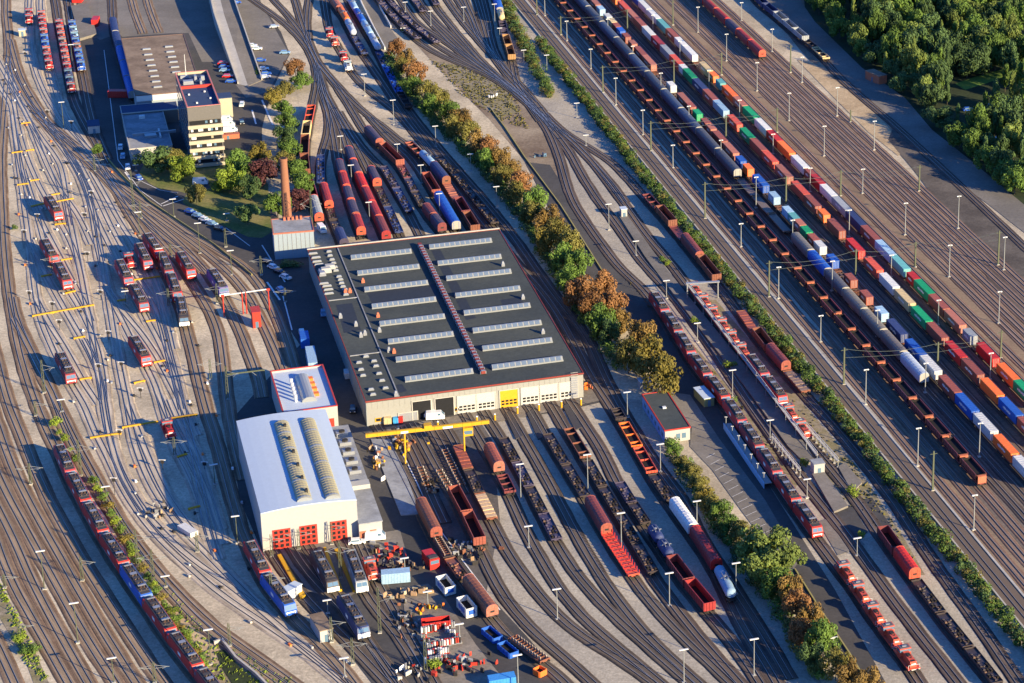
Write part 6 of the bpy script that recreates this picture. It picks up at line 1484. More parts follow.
for i, s in enumerate(SP):
    P = [p for p in (mtop(t) for t in s) if p]
    if len(P) > 1:
        q = wire([p - Vector((0, 0, .4)) for p in P], .045, 1.6); q2 = wire([p - Vector((0, 0, 3.2)) for p in P], .04, .15)
        tag(q.build('span_wire'), f'upper sagging span wire, {ordn(i)} from the top of the right-hand yard', 'span wire', 'span wires of the right-hand yard'); tag(q2.build('span_wire'), f'lower straight span wire, {ordn(i)} from the top of the right-hand yard', 'span wire', 'span wires of the right-hand yard')
# ---------------------------------------------------------------- vegetation
def foliage(n, blobs, size, seed, flat=.6):
    rr = random.Random(seed); q = MB(); m0 = None; v = []; f = []
    wts = [b[3] ** 2 for b in blobs]
    for k in range(n):
        bx, by, bz, br = rr.choices(blobs, wts)[0]
        d = Vector((rr.gauss(0, 1), rr.gauss(0, 1), rr.gauss(0, 1))).normalized(); rad = br * (1 - abs(rr.gauss(0, .16)))
        p = Vector((bx, by, bz)) + Vector((d.x * rad, d.y * rad, d.z * rad * .85))
        nn = (d + Vector((rr.uniform(-.7, .7), rr.uniform(-.7, .7), rr.uniform(-.2, .9)))).normalized()
        a = nn.orthogonal().normalized(); a.rotate(Matrix.Rotation(rr.uniform(0, 6.28), 3, nn)); b2 = nn.cross(a); s = size * rr.uniform(.6, 1.35)
        i = len(v); v += [tuple(p - a * s), tuple(p - b2 * s * .6), tuple(p + a * s), tuple(p + b2 * s * .6)]; f.append((i, i + 1, i + 2, i + 3))
    return v, f
def crown_mesh(seed, kind='round', n=1500):
    rr = random.Random(seed); bl = []
    if kind == 'round':
        for k in range(21):
            a = rr.uniform(0, 6.28); r = rr.uniform(.1, .64); z = rr.uniform(.3, .88); bl.append((r * math.cos(a) * (1.15 - abs(z - .5)), r * math.sin(a) * (1.15 - abs(z - .5)), z, rr.uniform(.13, .30)))
    elif kind == 'tall':
        for k in range(15): z = rr.uniform(.28, .95); a = rr.uniform(0, 6.28); r = rr.uniform(0, .34) * (1.3 - z); bl.append((r * math.cos(a), r * math.sin(a), z, rr.uniform(.13, .24) * (1.3 - z * .5)))
    else:
        for k in range(9): a = rr.uniform(0, 6.28); r = rr.uniform(0, .6); bl.append((r * math.cos(a), r * math.sin(a), rr.uniform(.3, .7), rr.uniform(.25, .42)))
    v, f = foliage(n, bl, .046 if kind != 'bush' else .08, seed + 1)
    me = bpy.data.meshes.new('crown'); me.from_pydata(v, [], f); return me, bl
CR = {}
for lm in LEAF:
    for kind in ('round', 'tall', 'bush'):
        for s in range(2):
            me, bl = crown_mesh({'round': 11, 'tall': 41, 'bush': 71}[kind] + s * 5 + len(lm), kind, {'round': 3000, 'tall': 2200, 'bush': 520}[kind])
            me.materials.append(LEAF[lm]); CR[(lm, kind, s)] = (me, bl)
TM = {}
def trunk_mesh(key):
    if key not in TM:
        q = MB(); q.cyl((0, 0, 0), (.01, 0, .45), .03, .02, bark, 7); q.cyl((.01, 0, .45), (0, .02, .8), .02, .008, bark, 6)
        for bx, by, bz, br in CR[key][1][:6]: q.cyl((0, 0, .3 + bz * .15), (bx * .8, by * .8, bz), .014, .005, bark, 5)
        TM[key] = q.mesh('trunk')
    return TM[key]
CCAT = {'green': 'mid green', 'dark': 'dark green', 'pale': 'pale green', 'olive': 'olive green', 'autumn': 'orange-brown', 'rusty': 'rust-orange', 'yellow': 'yellow', 'purple': 'purple-brown', 'bright': 'bright green'}
def tree(px, h, rad, lm, label, kind='round', group=None, base=None):
    """px is the centre of the crown in the picture; the tree stands under it"""
    P = g(px[0], px[1], h * .62) if base is None else g(*base)
    s = rnd.randint(0, 1); key = (lm, kind, s)
    t = thing('tree' if kind != 'bush' else 'bush', label, 'tree' if kind != 'bush' else 'bush', (P.x, P.y, 0), rnd.uniform(0, 6.28), group)
    c = bpy.data.objects.new('crown', CR[key][0]); COL.objects.link(c); c.parent = t
    sc = rad / .72; c.scale = (sc, sc, h)
    k = bpy.data.objects.new('trunk', trunk_mesh(key)); COL.objects.link(k); k.parent = t; k.scale = (sc * .8, sc * .8, h)
    return t
AV = [(397, 47, 8, 3.9, 'rusty'), (405, 56, 8, 3.6, 'autumn'), (401, 66, 8, 3.4, 'olive'), (416, 71, 10, 5, 'rusty'), (413, 85, 9, 4.2, 'green'), (428, 90, 9, 4.2, 'olive'), (438, 99, 10, 5, 'olive'), (430, 104, 9, 4, 'green'), (449, 110, 9, 4.4, 'green'), (461, 119, 10, 4.8, 'autumn'), (453, 124, 9, 4, 'olive'), (470, 130, 9, 4.4, 'olive'), (478, 141, 10, 4.6, 'autumn'), (489, 147, 9, 4.4, 'rusty'), (486, 158, 9, 4.2, 'green'), (500, 157, 9, 4.4, 'autumn'), (509, 166, 9, 4.4, 'autumn'), (502, 174, 9, 4.2, 'olive'), (521, 182, 10, 4.8, 'rusty'), (516, 192, 9, 4.0, 'olive'), (536, 200, 11, 5, 'green'), (531, 212, 9, 4.2, 'olive'), (547, 216, 10, 4.6, 'autumn'), (556, 232, 11, 5.2, 'olive'), (546, 238, 10, 4.6, 'yellow'), (570, 244, 11, 5.2, 'olive'), (562, 256, 10, 4.8, 'green'), (579, 262, 10, 4.8, 'green'), (583, 291, 11, 5.8, 'rusty'), (571, 277, 9, 4.4, 'green'), (603, 284, 10, 4.6, 'rusty'), (592, 305, 10, 4.6, 'rusty'), (612, 302, 10, 4.8, 'rusty'), (601, 319, 11, 4.8, 'green'), (619, 317, 9, 4.4, 'autumn'), (610, 328, 9, 3.6, 'dark'), (640, 334, 11, 5.0, 'autumn'), (628, 352, 11, 4.6, 'olive'), (645, 353, 13, 6.2, 'yellow'), (661, 369, 13, 6.2, 'yellow')]
for i, (x, y, h, r, lm) in enumerate(AV): tree((x, y), h, r, lm, f'{CCAT[lm]} avenue tree, {ordn(i)} from the top of the avenue', group='trees of the autumn avenue')
LO = [(675, 450, 4, 2.6, 'green'), (683, 462, 4, 2.8, 'olive'), (692, 470, 4, 2.8, 'olive'), (698, 482, 5, 3, 'olive'), (705, 494, 5, 3, 'yellow'), (712, 503, 5, 3, 'olive'), (722, 510, 6, 3.4, 'green'), (730, 524, 6, 3.2, 'green'), (741, 531, 6, 3.6, 'olive'), (752, 543, 9, 4.8, 'pale'), (770, 545, 11, 6.0, 'pale'), (784, 561, 11, 5.6, 'pale'), (762, 566, 10, 5.4, 'pale'), (778, 583, 9, 4.6, 'green'), (789, 588, 9, 3.8, 'autumn'), (797, 603, 9, 3.8, 'rusty'), (808, 617, 9, 4, 'autumn'), (802, 632, 8, 3.4, 'rusty'), (821, 637, 10, 4.4, 'green'), (812, 655, 8, 3.4, 'dark'), (836, 662, 8, 3.6, 'olive'), (850, 676, 9, 4, 'autumn'), (866, 680, 8, 3.6, 'autumn')]
for i, (x, y, h, r, lm) in enumerate(LO): tree((x, y), h, r, lm, f'{CCAT[lm]} tree, {ordn(i)} downwards along the path from the yard office', group='trees below the yard office')
PK_ = [(295, 66, 7, 3.6, 'rusty', 'on the point of the car park hedge'), (302, 79, 6, 3.8, 'green', 'below the rust-orange one at the car park'), (285, 88, 6, 3.4, 'olive', 'at the car park corner'), (273, 95, 6, 3.2, 'yellow', 'beside the upper street lane'), (284, 107, 6, 3.6, 'green', 'in the row right of the street, upper'), (287, 120, 7, 3.8, 'green', 'in the row right of the street, second'), (285, 134, 7, 3.8, 'dark', 'in the row right of the street, third'), (291, 147, 7, 4, 'green', 'in the row right of the street, fourth'), (284, 160, 7, 3.6, 'olive', 'beside the curved rake'), (297, 168, 7, 4, 'green', 'above the chimney on its right'), (303, 182, 8, 4.2, 'green', 'right of the chimney top'), (299, 196, 8, 4, 'purple', 'right of the chimney shaft'), (277, 203, 9, 4.2, 'green', 'left of the chimney shaft'), (263, 170, 9, 4.6, 'purple', 'in the park left of the hedge row'), (258, 150, 7, 3.6, 'yellow', 'at the park top corner'), (155, 158, 9, 6.2, 'dark', 'in front of the office wing'), (174, 158, 8, 4.2, 'olive', 'between the office wing and the tower'), (182, 166, 9, 5, 'bright', 'at the foot of the tower'), (236, 161, 9, 5, 'green', 'right of the tower foot'), (229, 177, 9, 5.2, 'bright', 'in the middle of the park'), (196, 192, 7, 3.6, 'olive', 'by the white van'), (247, 212, 7, 3.8, 'dark', 'beside the parked cars of the street'), (217, 184, 4, 2.2, 'bright', 'small, beside the drive'), (250, 186, 8, 3.8, 'dark', 'in the park beside the purple one'), (97, 149, 4, 2.4, 'green', 'by the kiosk at the rail ladder'), (245, 170, 8, 4, 'green', 'upper right in the park')]
for x, y, h, r, lm, wq in PK_: tree((x, y), h * 1.05, r * (1.22 if x > 262 else 1.05), lm, f'{CCAT[lm]} tree {wq}')
BU = [(56, 421, 3, 1.9, 'bright', 'largest by the track end above the locomotive row'), (64, 437, 2.6, 1.5, 'bright', 'second above the locomotive row'), (75, 457, 2.5, 1.5, 'green', 'beside the first locomotive of the row'), (70, 449, 1.5, 1, 'bright', 'smallest above the locomotive row'), (59, 431, 1.5, .9, 'bright', 'tiny between two bushes'), (14, 226, 2, 1.2, 'green', 'alone at the far left track'), (18, 635, 2.5, 2, 'bright', 'in the lower left verge'), (33, 648, 2.5, 2, 'green', 'in the lower left verge, second'), (24, 650, 2, 1.8, 'green', 'in the lower left verge, third'), (403.5, 29, 2, 1, 'bright', 'on the centre platform'), (435, 663, 3, 1.8, 'bright', 'among the gas bottle racks'), (663, 258, 2, 1.4, 'green', 'on the dark platform, upper'), (668, 262, 2, 1.4, 'bright', 'on the dark platform, second'), (696, 319, 2.6, 1.6, 'bright', 'on the dark platform by a lamp post'), (730, 362, 2.6, 2, 'bright', 'on the dark platform, lower'), (729, 399, 3, 2, 'green', 'beside the locomotive row'), (804, 461, 2.5, 1.6, 'bright', 'beside the white signal hut'), (854, 489, 3, 2, 'bright', 'at the end of the narrow ramp'), (861, 533, 2, 1.2, 'bright', 'on the paved crossing'), (669, 441, 4, 2.4, 'green', 'against the yard office'), (386, 12, 2.0, 1, 'yellow', 'first on the centre platform'), (377, 38, 2, 1.1, 'yellow', 'at the platform tip'), (284, 263, 2, 3, 'dark', 'along the boiler house wall'), (294, 262, 2, 3, 'dark', 'along the boiler house wall, second'), (842, 295, 2, 1, 'green', 'x')]
for x, y, h, r, lm, wq in BU[:-1]: tree((x, y), h, r, lm, f'{CCAT[lm]} bush {wq}', 'bush')
for i in range(26):
    t = i / 25; x = 94 + (205 - 94) * t; y = 478 + (663 - 478) * t; y += 8 * math.sin(t * 3.1)
    lm = ['green', 'bright', 'green', 'yellow'][i % 4]
    tree((x + rnd.uniform(-1, 1), y), rnd.uniform(1.5, 3), rnd.uniform(1.2, 2.2), lm, f'{CCAT[lm]} bush, {ordn(i)} down the strip beside the lower left locomotive row', 'bush', 'bushes beside the lower left locomotive row')
def hedge(label, px, width, hh, mats, seed, dens=1.1, world=False):
    P = [Vector(p) for p in px] if world else [w2(p) for p in px]
    pa = Path(spline(P, 4)); rr = random.Random(seed); by = {m: ([], []) for m in mats}; root = thing('hedge', label, 'hedge', (0, 0, 0))
    t = 0; k = 0
    while t < pa.len:
        c = pa.at(t); d = (pa.at(t + 1) - c).normalized(); nn = Vector((-d.y, d.x))
        for j in range(2):
            off = rr.uniform(-.5, .5) * width * .75; r = rr.uniform(.55, 1.15) * width * .36; z = hh * rr.uniform(.25, .62)
            p = c + nn * off; m = rr.choice(mats); v, f = by[m]
            vv, ff = foliage(int(95 * dens), [(p.x, p.y, z, r)], .30, rr.random()); n0 = len(v)
            v += vv; f += [tuple(a + n0 for a in q) for q in ff]
        t += width * .33
    for m, (v, f) in by.items():
        me = bpy.data.meshes.new('foliage'); me.from_pydata(v, [], f); me.materials.append(LEAF[m]); o = bpy.data.objects.new('foliage', me); COL.objects.link(o); o.parent = root
hedge('long mixed green hedge between the main track wall and the service tracks', [uv(210.8, -940), uv(210.5, -860), uv(209.6, -780), uv(209.8, -700), uv(210.3, -620), uv(210.2, -520), uv(210, -440), uv(210, -400)], 4.6, 3.6, ['green', 'olive', 'green', 'dark'], 5, 1.3, True)
hedge('short shaggy hedge beside the tan wagons at the top', [(500, -15), (508, 10), (516, 28), (524, 45), (534, 66), (542, 82), (551, 98)], 5.5, 3.6, ['green', 'olive', 'dark'], 8, 1.2)
hedge('dark hedge below the yard office', [(676, 462), (686, 475), (698, 492), (710, 512), (722, 530), (735, 548), (752, 575), (775, 605), (800, 645), (822, 683)], 5.5, 3, ['dark', 'green', 'olive'], 9, 1.0)
hedge('dark undergrowth along the left side of the avenue', [(388, 58), (400, 82), (425, 112), (455, 142), (485, 172), (512, 206), (535, 240), (556, 275), (578, 310), (596, 335), (622, 370)], 5, 3.4, ['dark', 'green', 'dark'], 10, 1.0)
hedge('thin green hedge between parking lot and ramp at the top left', [(226, -10), (234, 12), (244, 35), (252, 58), (258, 76)], 1.4, 1.8, ['bright', 'green'], 12, .6)
# the wood at the top right
edge = [(790, -10), (808, 8), (835, 32), (864, 60), (890, 82), (912, 96), (935, 122), (955, 140), (975, 158), (1000, 180), (1030, 203)]
def inside_wood(x, y):
    for (x0, y0), (x1, y1) in zip(edge, edge[1:]):
        if x0 <= x <= x1: return y < y0 + (y1 - y0) * (x - x0) / (x1 - x0) + 5
    return x > 1020
def in_pond(x, y):
    return (955 < x < 1030 and 78 + max(0, (985 - x)) * .25 < y < 124) or (930 < x < 975 and 108 < y < 128)
wr = random.Random(21); pts = []
tries = 0
while len(pts) < 235 and tries < 30000:
    tries += 1
    x, y = wr.uniform(788, 1040), wr.uniform(-45, 205)
    if not inside_wood(x, y) or in_pond(x, y): continue
    if any((x - a) ** 2 + ((y - c) * 1.9) ** 2 < 11.2 ** 2 for a, c in pts): continue
    pts.append((x, y))
for x, y in pts:
    near = not inside_wood(x - 6, y + 12)
    lm = wr.choices(['dark', 'green', 'pale'], [5, 4, 4 if 25 < y < 80 and x > 870 else 1])[0]
    kd = 'tall' if wr.random() < .2 else 'round'; hh = wr.uniform(8, 12) if near else wr.uniform(12, 17)
    wq = 'at the front edge of the wood facing the works road' if near else ('deep in the upper part of the wood' if y < 40 else 'in the middle part of the wood')
    tree((x, y), hh, wr.uniform(4.2, 6.4) * (.6 if kd == 'tall' else 1), lm, f'{"slender" if kd == "tall" else "broad"} {CCAT[lm]} tree {wq}', kd, 'trees of the wood at the top right', base=(x, y))
for i, (x, y) in enumerate([(1005, 92), (1012, 100), (995, 108), (1020, 90), (1015, 112)]):
    tree((x, y), 11, 3.6, ['green', 'pale', 'dark'][i % 3], f'{["slender green", "slender pale", "slender dark"][i % 3]} tree standing by the dark pond, {ordn(i)} one', 'tall', None, base=(x, y))
# stuff: loose weeds
def scatter(name, label, polys, n, size, lm, seed):
    rr = random.Random(seed); v = []; f = []
    for poly in polys:
        P = [w2(p) for p in poly]; x0, x1 = min(p.x for p in P), max(p.x for p in P); y0, y1 = min(p.y for p in P), max(p.y for p in P); k = 0
        while k < n:
            p = Vector((rr.uniform(x0, x1), rr.uniform(y0, y1))); c = False
            for i in range(len(P)):
                a, b = P[i], P[i - 1]
                if (a.y > p.y) != (b.y > p.y) and p.x < (b.x - a.x) * (p.y - a.y) / (b.y - a.y) + a.x: c = not c
            k += 1
            if not c: continue
            for j in range(3):
                q = p + Vector((rr.uniform(-.5, .5), rr.uniform(-.5, .5))); s = size * rr.uniform(.5, 1.3); z = s * .5; th = rr.uniform(0, 3.14); d = Vector((math.cos(th), math.sin(th), 0)) * s
                i = len(v); Q = Vector((q.x, q.y, 0)); v += [tuple(Q - d), tuple(Q + d), tuple(Q + d * .4 + Vector((0, .2, z * 1.6))), tuple(Q - d * .5 + Vector((0, -.2, z * 1.5)))]; f.append((i, i + 1, i + 2, i + 3))
    me = bpy.data.meshes.new(name); me.from_pydata(v, [], f); me.materials.append(LEAF[lm]); o = bpy.data.objects.new(name, me); COL.objects.link(o); o['kind'] = 'stuff'; o['label'] = label; o['category'] = 'weeds'
scatter('weeds', 'loose green and yellow weeds growing in the dry strips between service tracks', [[(588, 232), (660, 305), (800, 480), (720, 400), (655, 315)], [(700, 300), (860, 470), (925, 575), (850, 505), (780, 420)], [(430, 60), (470, 68), (510, 88), (530, 130), (500, 120), (460, 95)]], 2600, .35, 'olive', 3)
scatter('weeds', 'green weeds on the verges beside the lower left tracks', [[(-5, 585), (0, 583), (30, 640), (52, 690), (25, 660)], [(165, 585), (215, 640), (330, 700), (215, 700), (190, 650)]], 1600, .35, 'bright', 4)
# ---------------------------------------------------------------- road vehicles
def make_car(van=False):
    r = thing('van' if van else 'car', 'x', 'van' if van else 'car'); b = MB()
    if van:
        b.box(-2.7, 2.4, -1, 1, .35, 1.3, carpaint); b.box(-2.65, 1.5, -.98, .98, 1.3, 2.35, carpaint, tx=.08, ty=.08); b.hexa([(1.5, -.95, 1.3), (2.3, -.95, 1.3), (2.3, .95, 1.3), (1.5, .95, 1.3)], [(1.4, -.88, 2.3), (1.5, -.88, 2.3), (1.5, .88, 2.3), (1.4, .88, 2.3)], carpaint)
        bo = b.build('body', r); w_ = MB(); w_.quad([(2.28, -.85, 1.36), (2.28, .85, 1.36), (1.56, .8, 2.25), (1.56, -.8, 2.25)], glassm)
        for s in (-1, 1): w_.box(.5, 1.3, s * .96 - .03, s * .96 + .03, 1.45, 2.1, glassm)
        w_.build('window', r); xs = (-1.7, 1.6)
    else:
        b.box(-2.1, 2.1, -.87, .87, .3, .85, carpaint, tx=.06, ty=.04); b.box(-1.75, 1.0, -.8, .8, .85, 1.42, carpaint, tx=.38, ty=.12)
        b.build('body', r); w_ = MB()
        w_.quad([(1.02, -.72, .9), (1.02, .72, .9), (.66, .66, 1.38), (.66, -.66, 1.38)], glassm); w_.quad([(-1.77, .72, .9), (-1.77, -.72, .9), (-1.41, -.66, 1.38), (-1.41, .66, 1.38)], glassm)
        for s in (-1, 1): q = [(-1.55, s * .81, .92), (.8, s * .81, .92), (.55, s * .72, 1.34), (-1.3, s * .72, 1.34)]; w_.quad(q if s < 0 else q[::-1], glassm)
        w_.build('window', r); xs = (-1.35, 1.35)
    for x in xs:
        for s in (-1, 1): w_ = MB(); w_.cyl((x, s * .72, .32), (x, s * .9, .32), .33, .33, tyre, 12); w_.build('wheel', r)
    for s in (-1, 1): h_ = MB(); e = 2.4 if van else 2.06; h_.box(e, e + .05, s * .6 - .18, s * .6 + .18, .6, .8, lampw); h_.build('headlight', r)
    return r
CW, CR_, CB_, CK, CS, CLB = (.75, .75, .73), (.55, .02, .02), (.02, .08, .38), (.02, .02, .025), (.35, .37, .4), (.2, .34, .5)
cnm = {CW: 'white', CR_: 'red', CB_: 'blue', CK: 'black', CS: 'silver', CLB: 'light blue'}
cars = [(223.3, 64.7, CR_, 5, 'furthest of the five beside the ramp'), (224.5, 68.2, CB_, 5, 'second of the five beside the ramp'), (225, 71.9, CLB, 5, 'third of the five beside the ramp'), (228, 77.8, CR_, 5, 'fourth of the five beside the ramp'), (231, 83, CB_, 5, 'nearest of the five beside the ramp'), (263.7, 70.5, CW, 20, 'upper of three beside the parking hedge'), (266, 75, CB_, 20, 'between two others beside the parking hedge'), (265.5, 78.4, CW, 20, 'lower of three beside the parking hedge'), (260.8, 61.8, CB_, 10, 'by the hedge, alone above three'), (242, 106, CW, -80, 'driving at the street junction'), (120.6, 149, CW, -75, 'upper of three parked beside the office wing'), (123, 158, CLB, -75, 'middle of three parked beside the office wing'), (128, 168.6, CW, -70, 'lower of three parked beside the office wing'), (139, 179.5, CB_, -55, 'on the street bend'), (190.5, 213.4, CB_, -28, 'first in the row along the street'), (198, 217.4, CLB, -28, 'second in the row along the street'), (205, 221.3, CW, -28, 'third in the row along the street'), (212, 225.3, CLB, -28, 'fourth in the row along the street'), (219.7, 230.4, CK, -28, 'last in the row along the street'), (267.5, 263.5, CK, -35, 'first in front of the boiler house'), (273.5, 269, CW, -35, 'second in front of the boiler house'), (279.6, 273.6, CK, -35, 'third in front of the boiler house'), (285.7, 279, CW, -35, 'fourth in front of the boiler house'), (281.4, 292, CLB, -50, 'beside the mast in the access road'), (302, 335, CW, -70, 'in the shaded access road'), (323.5, 315, CLB, -75, 'parked against the left wall of the big hall'), (353, 411.5, CK, -80, 'at the front left corner of the big hall'), (236, 4, CB_, 30, 'near the top edge on the ramp'), (252, 47, CW, 10, 'upper on the parking lot'), (257, 50, CW, 10, 'upper on the parking lot, second'), (285, 54, CLB, 10, 'at the tip of the parking lot'), (274, 28, CS, 30, 'upper right on the parking lot'), (242, 124, CK, -70, 'behind the white one at the junction'), (357, 544, CW, 15, 'small, between locomotive and van at the white hall'), (968, 111, CB_, 20, 'in the clearing of the wood'), (985, 107, CLB, 20, 'in the clearing of the wood, right one'), (1000, 140, CR_, 20, 'in the clearing of the wood, lower right')]
pc = make_car(); pv = make_car(True)
for x, y, c, a, wq in cars: P = g(x, y); place(pc, (P.x, P.y, .14), math.radians(a) + rz_ * 0, f'{cnm[c]} car {wq}', None, {'body': c})
for x, y, c, a, wq in [(226, 122, CW, 15, 'furthest of three beside the tower'), (228.5, 127, CW, 15, 'middle of three beside the tower'), (231, 132.5, CW, 15, 'nearest of three beside the tower'), (201, 184.6, CW, 8, 'on the drive below the tower'), (322, 232, CW, -60, 'between boiler house and wagons'), (436, 419.5, CW, 12, 'before the open gates of the big hall'), (430, 417, CW, 12, 'behind another before the open gates'), (376, 540, CW, 14, 'in front of the annex of the white hall')]: P = g(x, y); place(pv, (P.x, P.y, .14), math.radians(a), f'white van {wq}', None, {'body': c})
# trucks, skips, crates
def boxthing(name, label, cat, px, dims, ang, col, open_top=False, col2=None, part='body', z=0.12):
    P = g(*px); t = thing(name, label, cat, (P.x, P.y, z), math.radians(ang)); L, W1, H = [v / 2 for v in dims[:2]] + [dims[2]]
    q = MB()
    if open_top:
        for s in (-1, 1):
            q.box(-L, L, s * W1 - .06, s * W1 + .06, .1, H, paint); q.box(s * L - .06, s * L + .06, -W1 + .06, W1 - .06, .1, H, paint)
            for k in range(5): x = -L + .3 + (2 * L - .6) * k / 4; q.box(x - .08, x + .08, s * (W1 + .12) - .06, s * (W1 + .12) + .06, .1, H, paint)
        q.build(part, t, color=col); f = MB(); f.box(-L + .06, L - .06, -W1 + .06, W1 - .06, .1, H * .45, inside); f.build('contents', t)
    else:
        q.box(-L, L, -W1, W1, .1, H, paint)
        for k in range(int(2 * L / .7)): x = -L + .35 + k * .7; q.box(x - .07, x + .07, -W1 - .05, W1 + .05, .2, H - .15, paint)
        q.build(part, t, color=col)
    if col2: q = MB(); q.box(-L * .6, L * .6, -W1 - .15, -W1 - .1, H * .35, H * .8, paint); q.box(L + .1, L + .14, -W1 * .6, W1 * .6, H * .35, H * .8, paint); q.build('panel', t, color=col2)
    return t
TG = -58
rt = boxthing('tractor_unit', 'bright red truck cab unit on the access road beside the hooded wagon', 'truck', (431, 565), (5.6, 2.5, 2.9), TG, RED)
q = MB(); q.box(.8, 2.4, -1.1, 1.1, 2.9, 3.15, roofgrey); q.box(2.81, 2.86, -1.05, 1.05, 1.6, 2.5, glassm); q.build('windscreen', rt)
for x in (-1.8, 1.6):
    for s in (-1, 1): q = MB(); q.cyl((x, s * 1.1, .45), (x, s * 1.36, .45), .5, .5, tyre, 12); q.build('wheel', rt)
boxthing('skip_container', 'white and blue open skip behind the red truck', 'skip', (446, 590), (6.2, 2.6, 2.4), TG, WHT, True, BLU)
boxthing('skip_container', 'white open skip with blue panel beside the long brown wagon', 'skip', (467, 612), (6.2, 2.6, 2.6), TG, WHT, True, BLU)
boxthing('skip_container', 'blue open skip, upper of the pair beside the access road', 'skip', (492, 638), (5.6, 2.3, 1.5), -50, BLU, True)
boxthing('skip_container', 'blue open skip with red scrap, lower of the pair beside the access road', 'skip', (508, 653), (5.6, 2.3, 1.5), -50, BLU, True)
boxthing('skip_container', 'bright blue box at the bottom edge left of the road', 'skip', (502, 685), (6, 2.6, 2.2), 20, (.05, .25, .6))
boxthing('storage_container', 'long pale blue container beside the scrap heap', 'container', (396, 581.5), (6.8, 2.6, 2.8), 14, LBL)
boxthing('skip_container', 'red and yellow open skip above the gas bottle racks', 'skip', (436, 627), (6.5, 2.4, 1.9), 16, RED, True)
boxthing('skip_container', 'small orange skip at the bottom of the road beside a pole', 'skip', (540, 675), (2.4, 2, 1.5), -40, ORG, True)
boxthing('storage_container', 'yellow crate box at the front left of the big hall', 'crate', (388, 424.5), (2, 1.6, 2.2), 10, TAN)
boxthing('storage_container', 'bright blue bin in front of the big hall', 'bin', (396, 423.5), (1.4, 1.4, 1.8), 10, (.05, .3, .6))
boxthing('storage_container', 'red bin in front of the big hall', 'bin', (400.5, 423), (1.4, 1.4, 1.8), 10, RED)
boxthing('storage_container', 'white box trailer parked against the left wall of the big hall', 'trailer', (348.5, 377), (3.5, 2.2, 1.8), -70, WHT)
boxthing('semi_trailer', 'long pale blue trailer in the shaded access road', 'trailer', (312, 366), (12, 2.6, 3.6), -72, LBL)
boxthing('semi_trailer', 'dark blue truck in the shaded access road', 'truck', (305, 345), (6, 2.5, 3.2), -72, BLU)
boxthing('storage_container', 'bright red box at the top edge by the depot', 'container', (78, 2), (4, 4, 3.4), 5, RED)
boxthing('fire_truck', 'red truck beside the loading ramp of the depot', 'truck', (96, 25), (6, 2.6, 3), -80, RED)
boxthing('market_stall', 'red and blue covered stand left of the link building', 'stand', (121, 97), (9, 3, 2.6), 5, RED)
boxthing('rail_trolley', 'pale track machine body parked in the lower pale tracks', 'trolley', (188, 533), (6, 2.2, 1.3), -42, WHT)
boxthing('rubble_box', 'low blue box beside the road in the left shade', 'box', (128, 113), (5, 2, 1), 0, BLU)
# gas bottle racks
k = 0
rk = random.Random(4)
for r_i, (xa, ya, xb, yb, n) in enumerate([(424, 633, 452, 627, 7), (424, 640, 430, 650, 3), (432, 648, 458, 643, 6), (431, 656, 446, 653, 4), (428, 664, 444, 661, 4), (448, 632, 457, 640, 3)]):
    for j in range(n):
        t_ = j / max(1, n - 1); x, y = xa + (xb - xa) * t_, ya + (yb - ya) * t_; P = g(x, y)
        o = thing('gas_bottle_rack', f'white and red rack of gas bottles, {ordn(k)} counted from the top left of the storage square', 'rack', (P.x, P.y, .12), math.radians(14), 'gas bottle racks on the storage square'); k += 1
        q = MB(); q.box(-.8, .8, -.6, .6, 0, .2, redp if rk.random() < .6 else silver); q.build('pallet', o)
        q = MB()
        for a in range(3):
            for c in range(2): q.cyl((-.5 + a * .5, -.28 + c * .56, .2), (-.5 + a * .5, -.28 + c * .56, 1.5), .22, .2, rk.choice([whitep, silver, redp, silver, dark]), 8)
        q.build('gas_bottle', o)
# scrap heaps
def heap(label, px, n, sx, sy, ms, seed):
    rr = random.Random(seed); P = g(*px); q = MB()
    for k in range(int(n * .6)):
        x, y = rr.gauss(0, sx * .8), rr.gauss(0, sy); s = rr.uniform(.2, .75); h0 = rr.uniform(0, .55); a = rr.uniform(0, 3.1)
        ca, sa = math.cos(a) * s, math.sin(a) * s; w1 = rr.uniform(.15, .5); m_ = rr.choice(ms)
        b0 = [(x - ca - sa * w1, y - sa + ca * w1), (x + ca - sa * w1, y + sa + ca * w1), (x + ca + sa * w1, y + sa - ca * w1), (x - ca + sa * w1, y - sa - ca * w1)][::-1]
        q.hexa([(u_, v_, h0 * .3) for u_, v_ in b0], [(u_, v_, h0 + .4 + rr.uniform(0, .5)) for u_, v_ in b0], m_)
    o = q.build('scrap_heap', None, (P.x, P.y, .12), rz_); tag(o, label, 'heap'); o['kind'] = 'stuff'
heap('heap of red and grey machine parts right of the orange-red shunter', (386, 556), 60, 3.4, 2.8, [redp, redp, silver, wood, dark, roofgrey], 1)
heap('heap of parts behind the pale blue container', (398, 570), 60, 3.2, 2.2, [silver, dark, wood, roofgrey, rust], 2)
heap('row of tan timber and tyres on the asphalt below the pale blue container', (405, 596), 40, 4, .9, [wood, wood, dark, wall_cream], 3)
heap('orange machine parts lying beside the lamp post', (420, 608), 26, 3, 1.4, [orange, yellow, rust, dark], 4)
heap('long pile of red and dark axles at the bottom', (455, 667), 110, 5.5, 2.2, [redp, dark, dark, roofgrey, redp, silver], 5)
heap('dark stacked parts left of the gas bottle racks', (406, 622), 50, 1.6, 4, [dark, roofgrey, rust, silver], 6)
heap('white sacks and rubble beside the access tracks', (407, 672), 24, 1.6, 1.6, [whitep, concrete, silver], 7)
heap('parts stacked under the left end of the crane', (402, 444), 60, 1.8, 3.5, [rust, wood, yellow, dark, silver], 8)
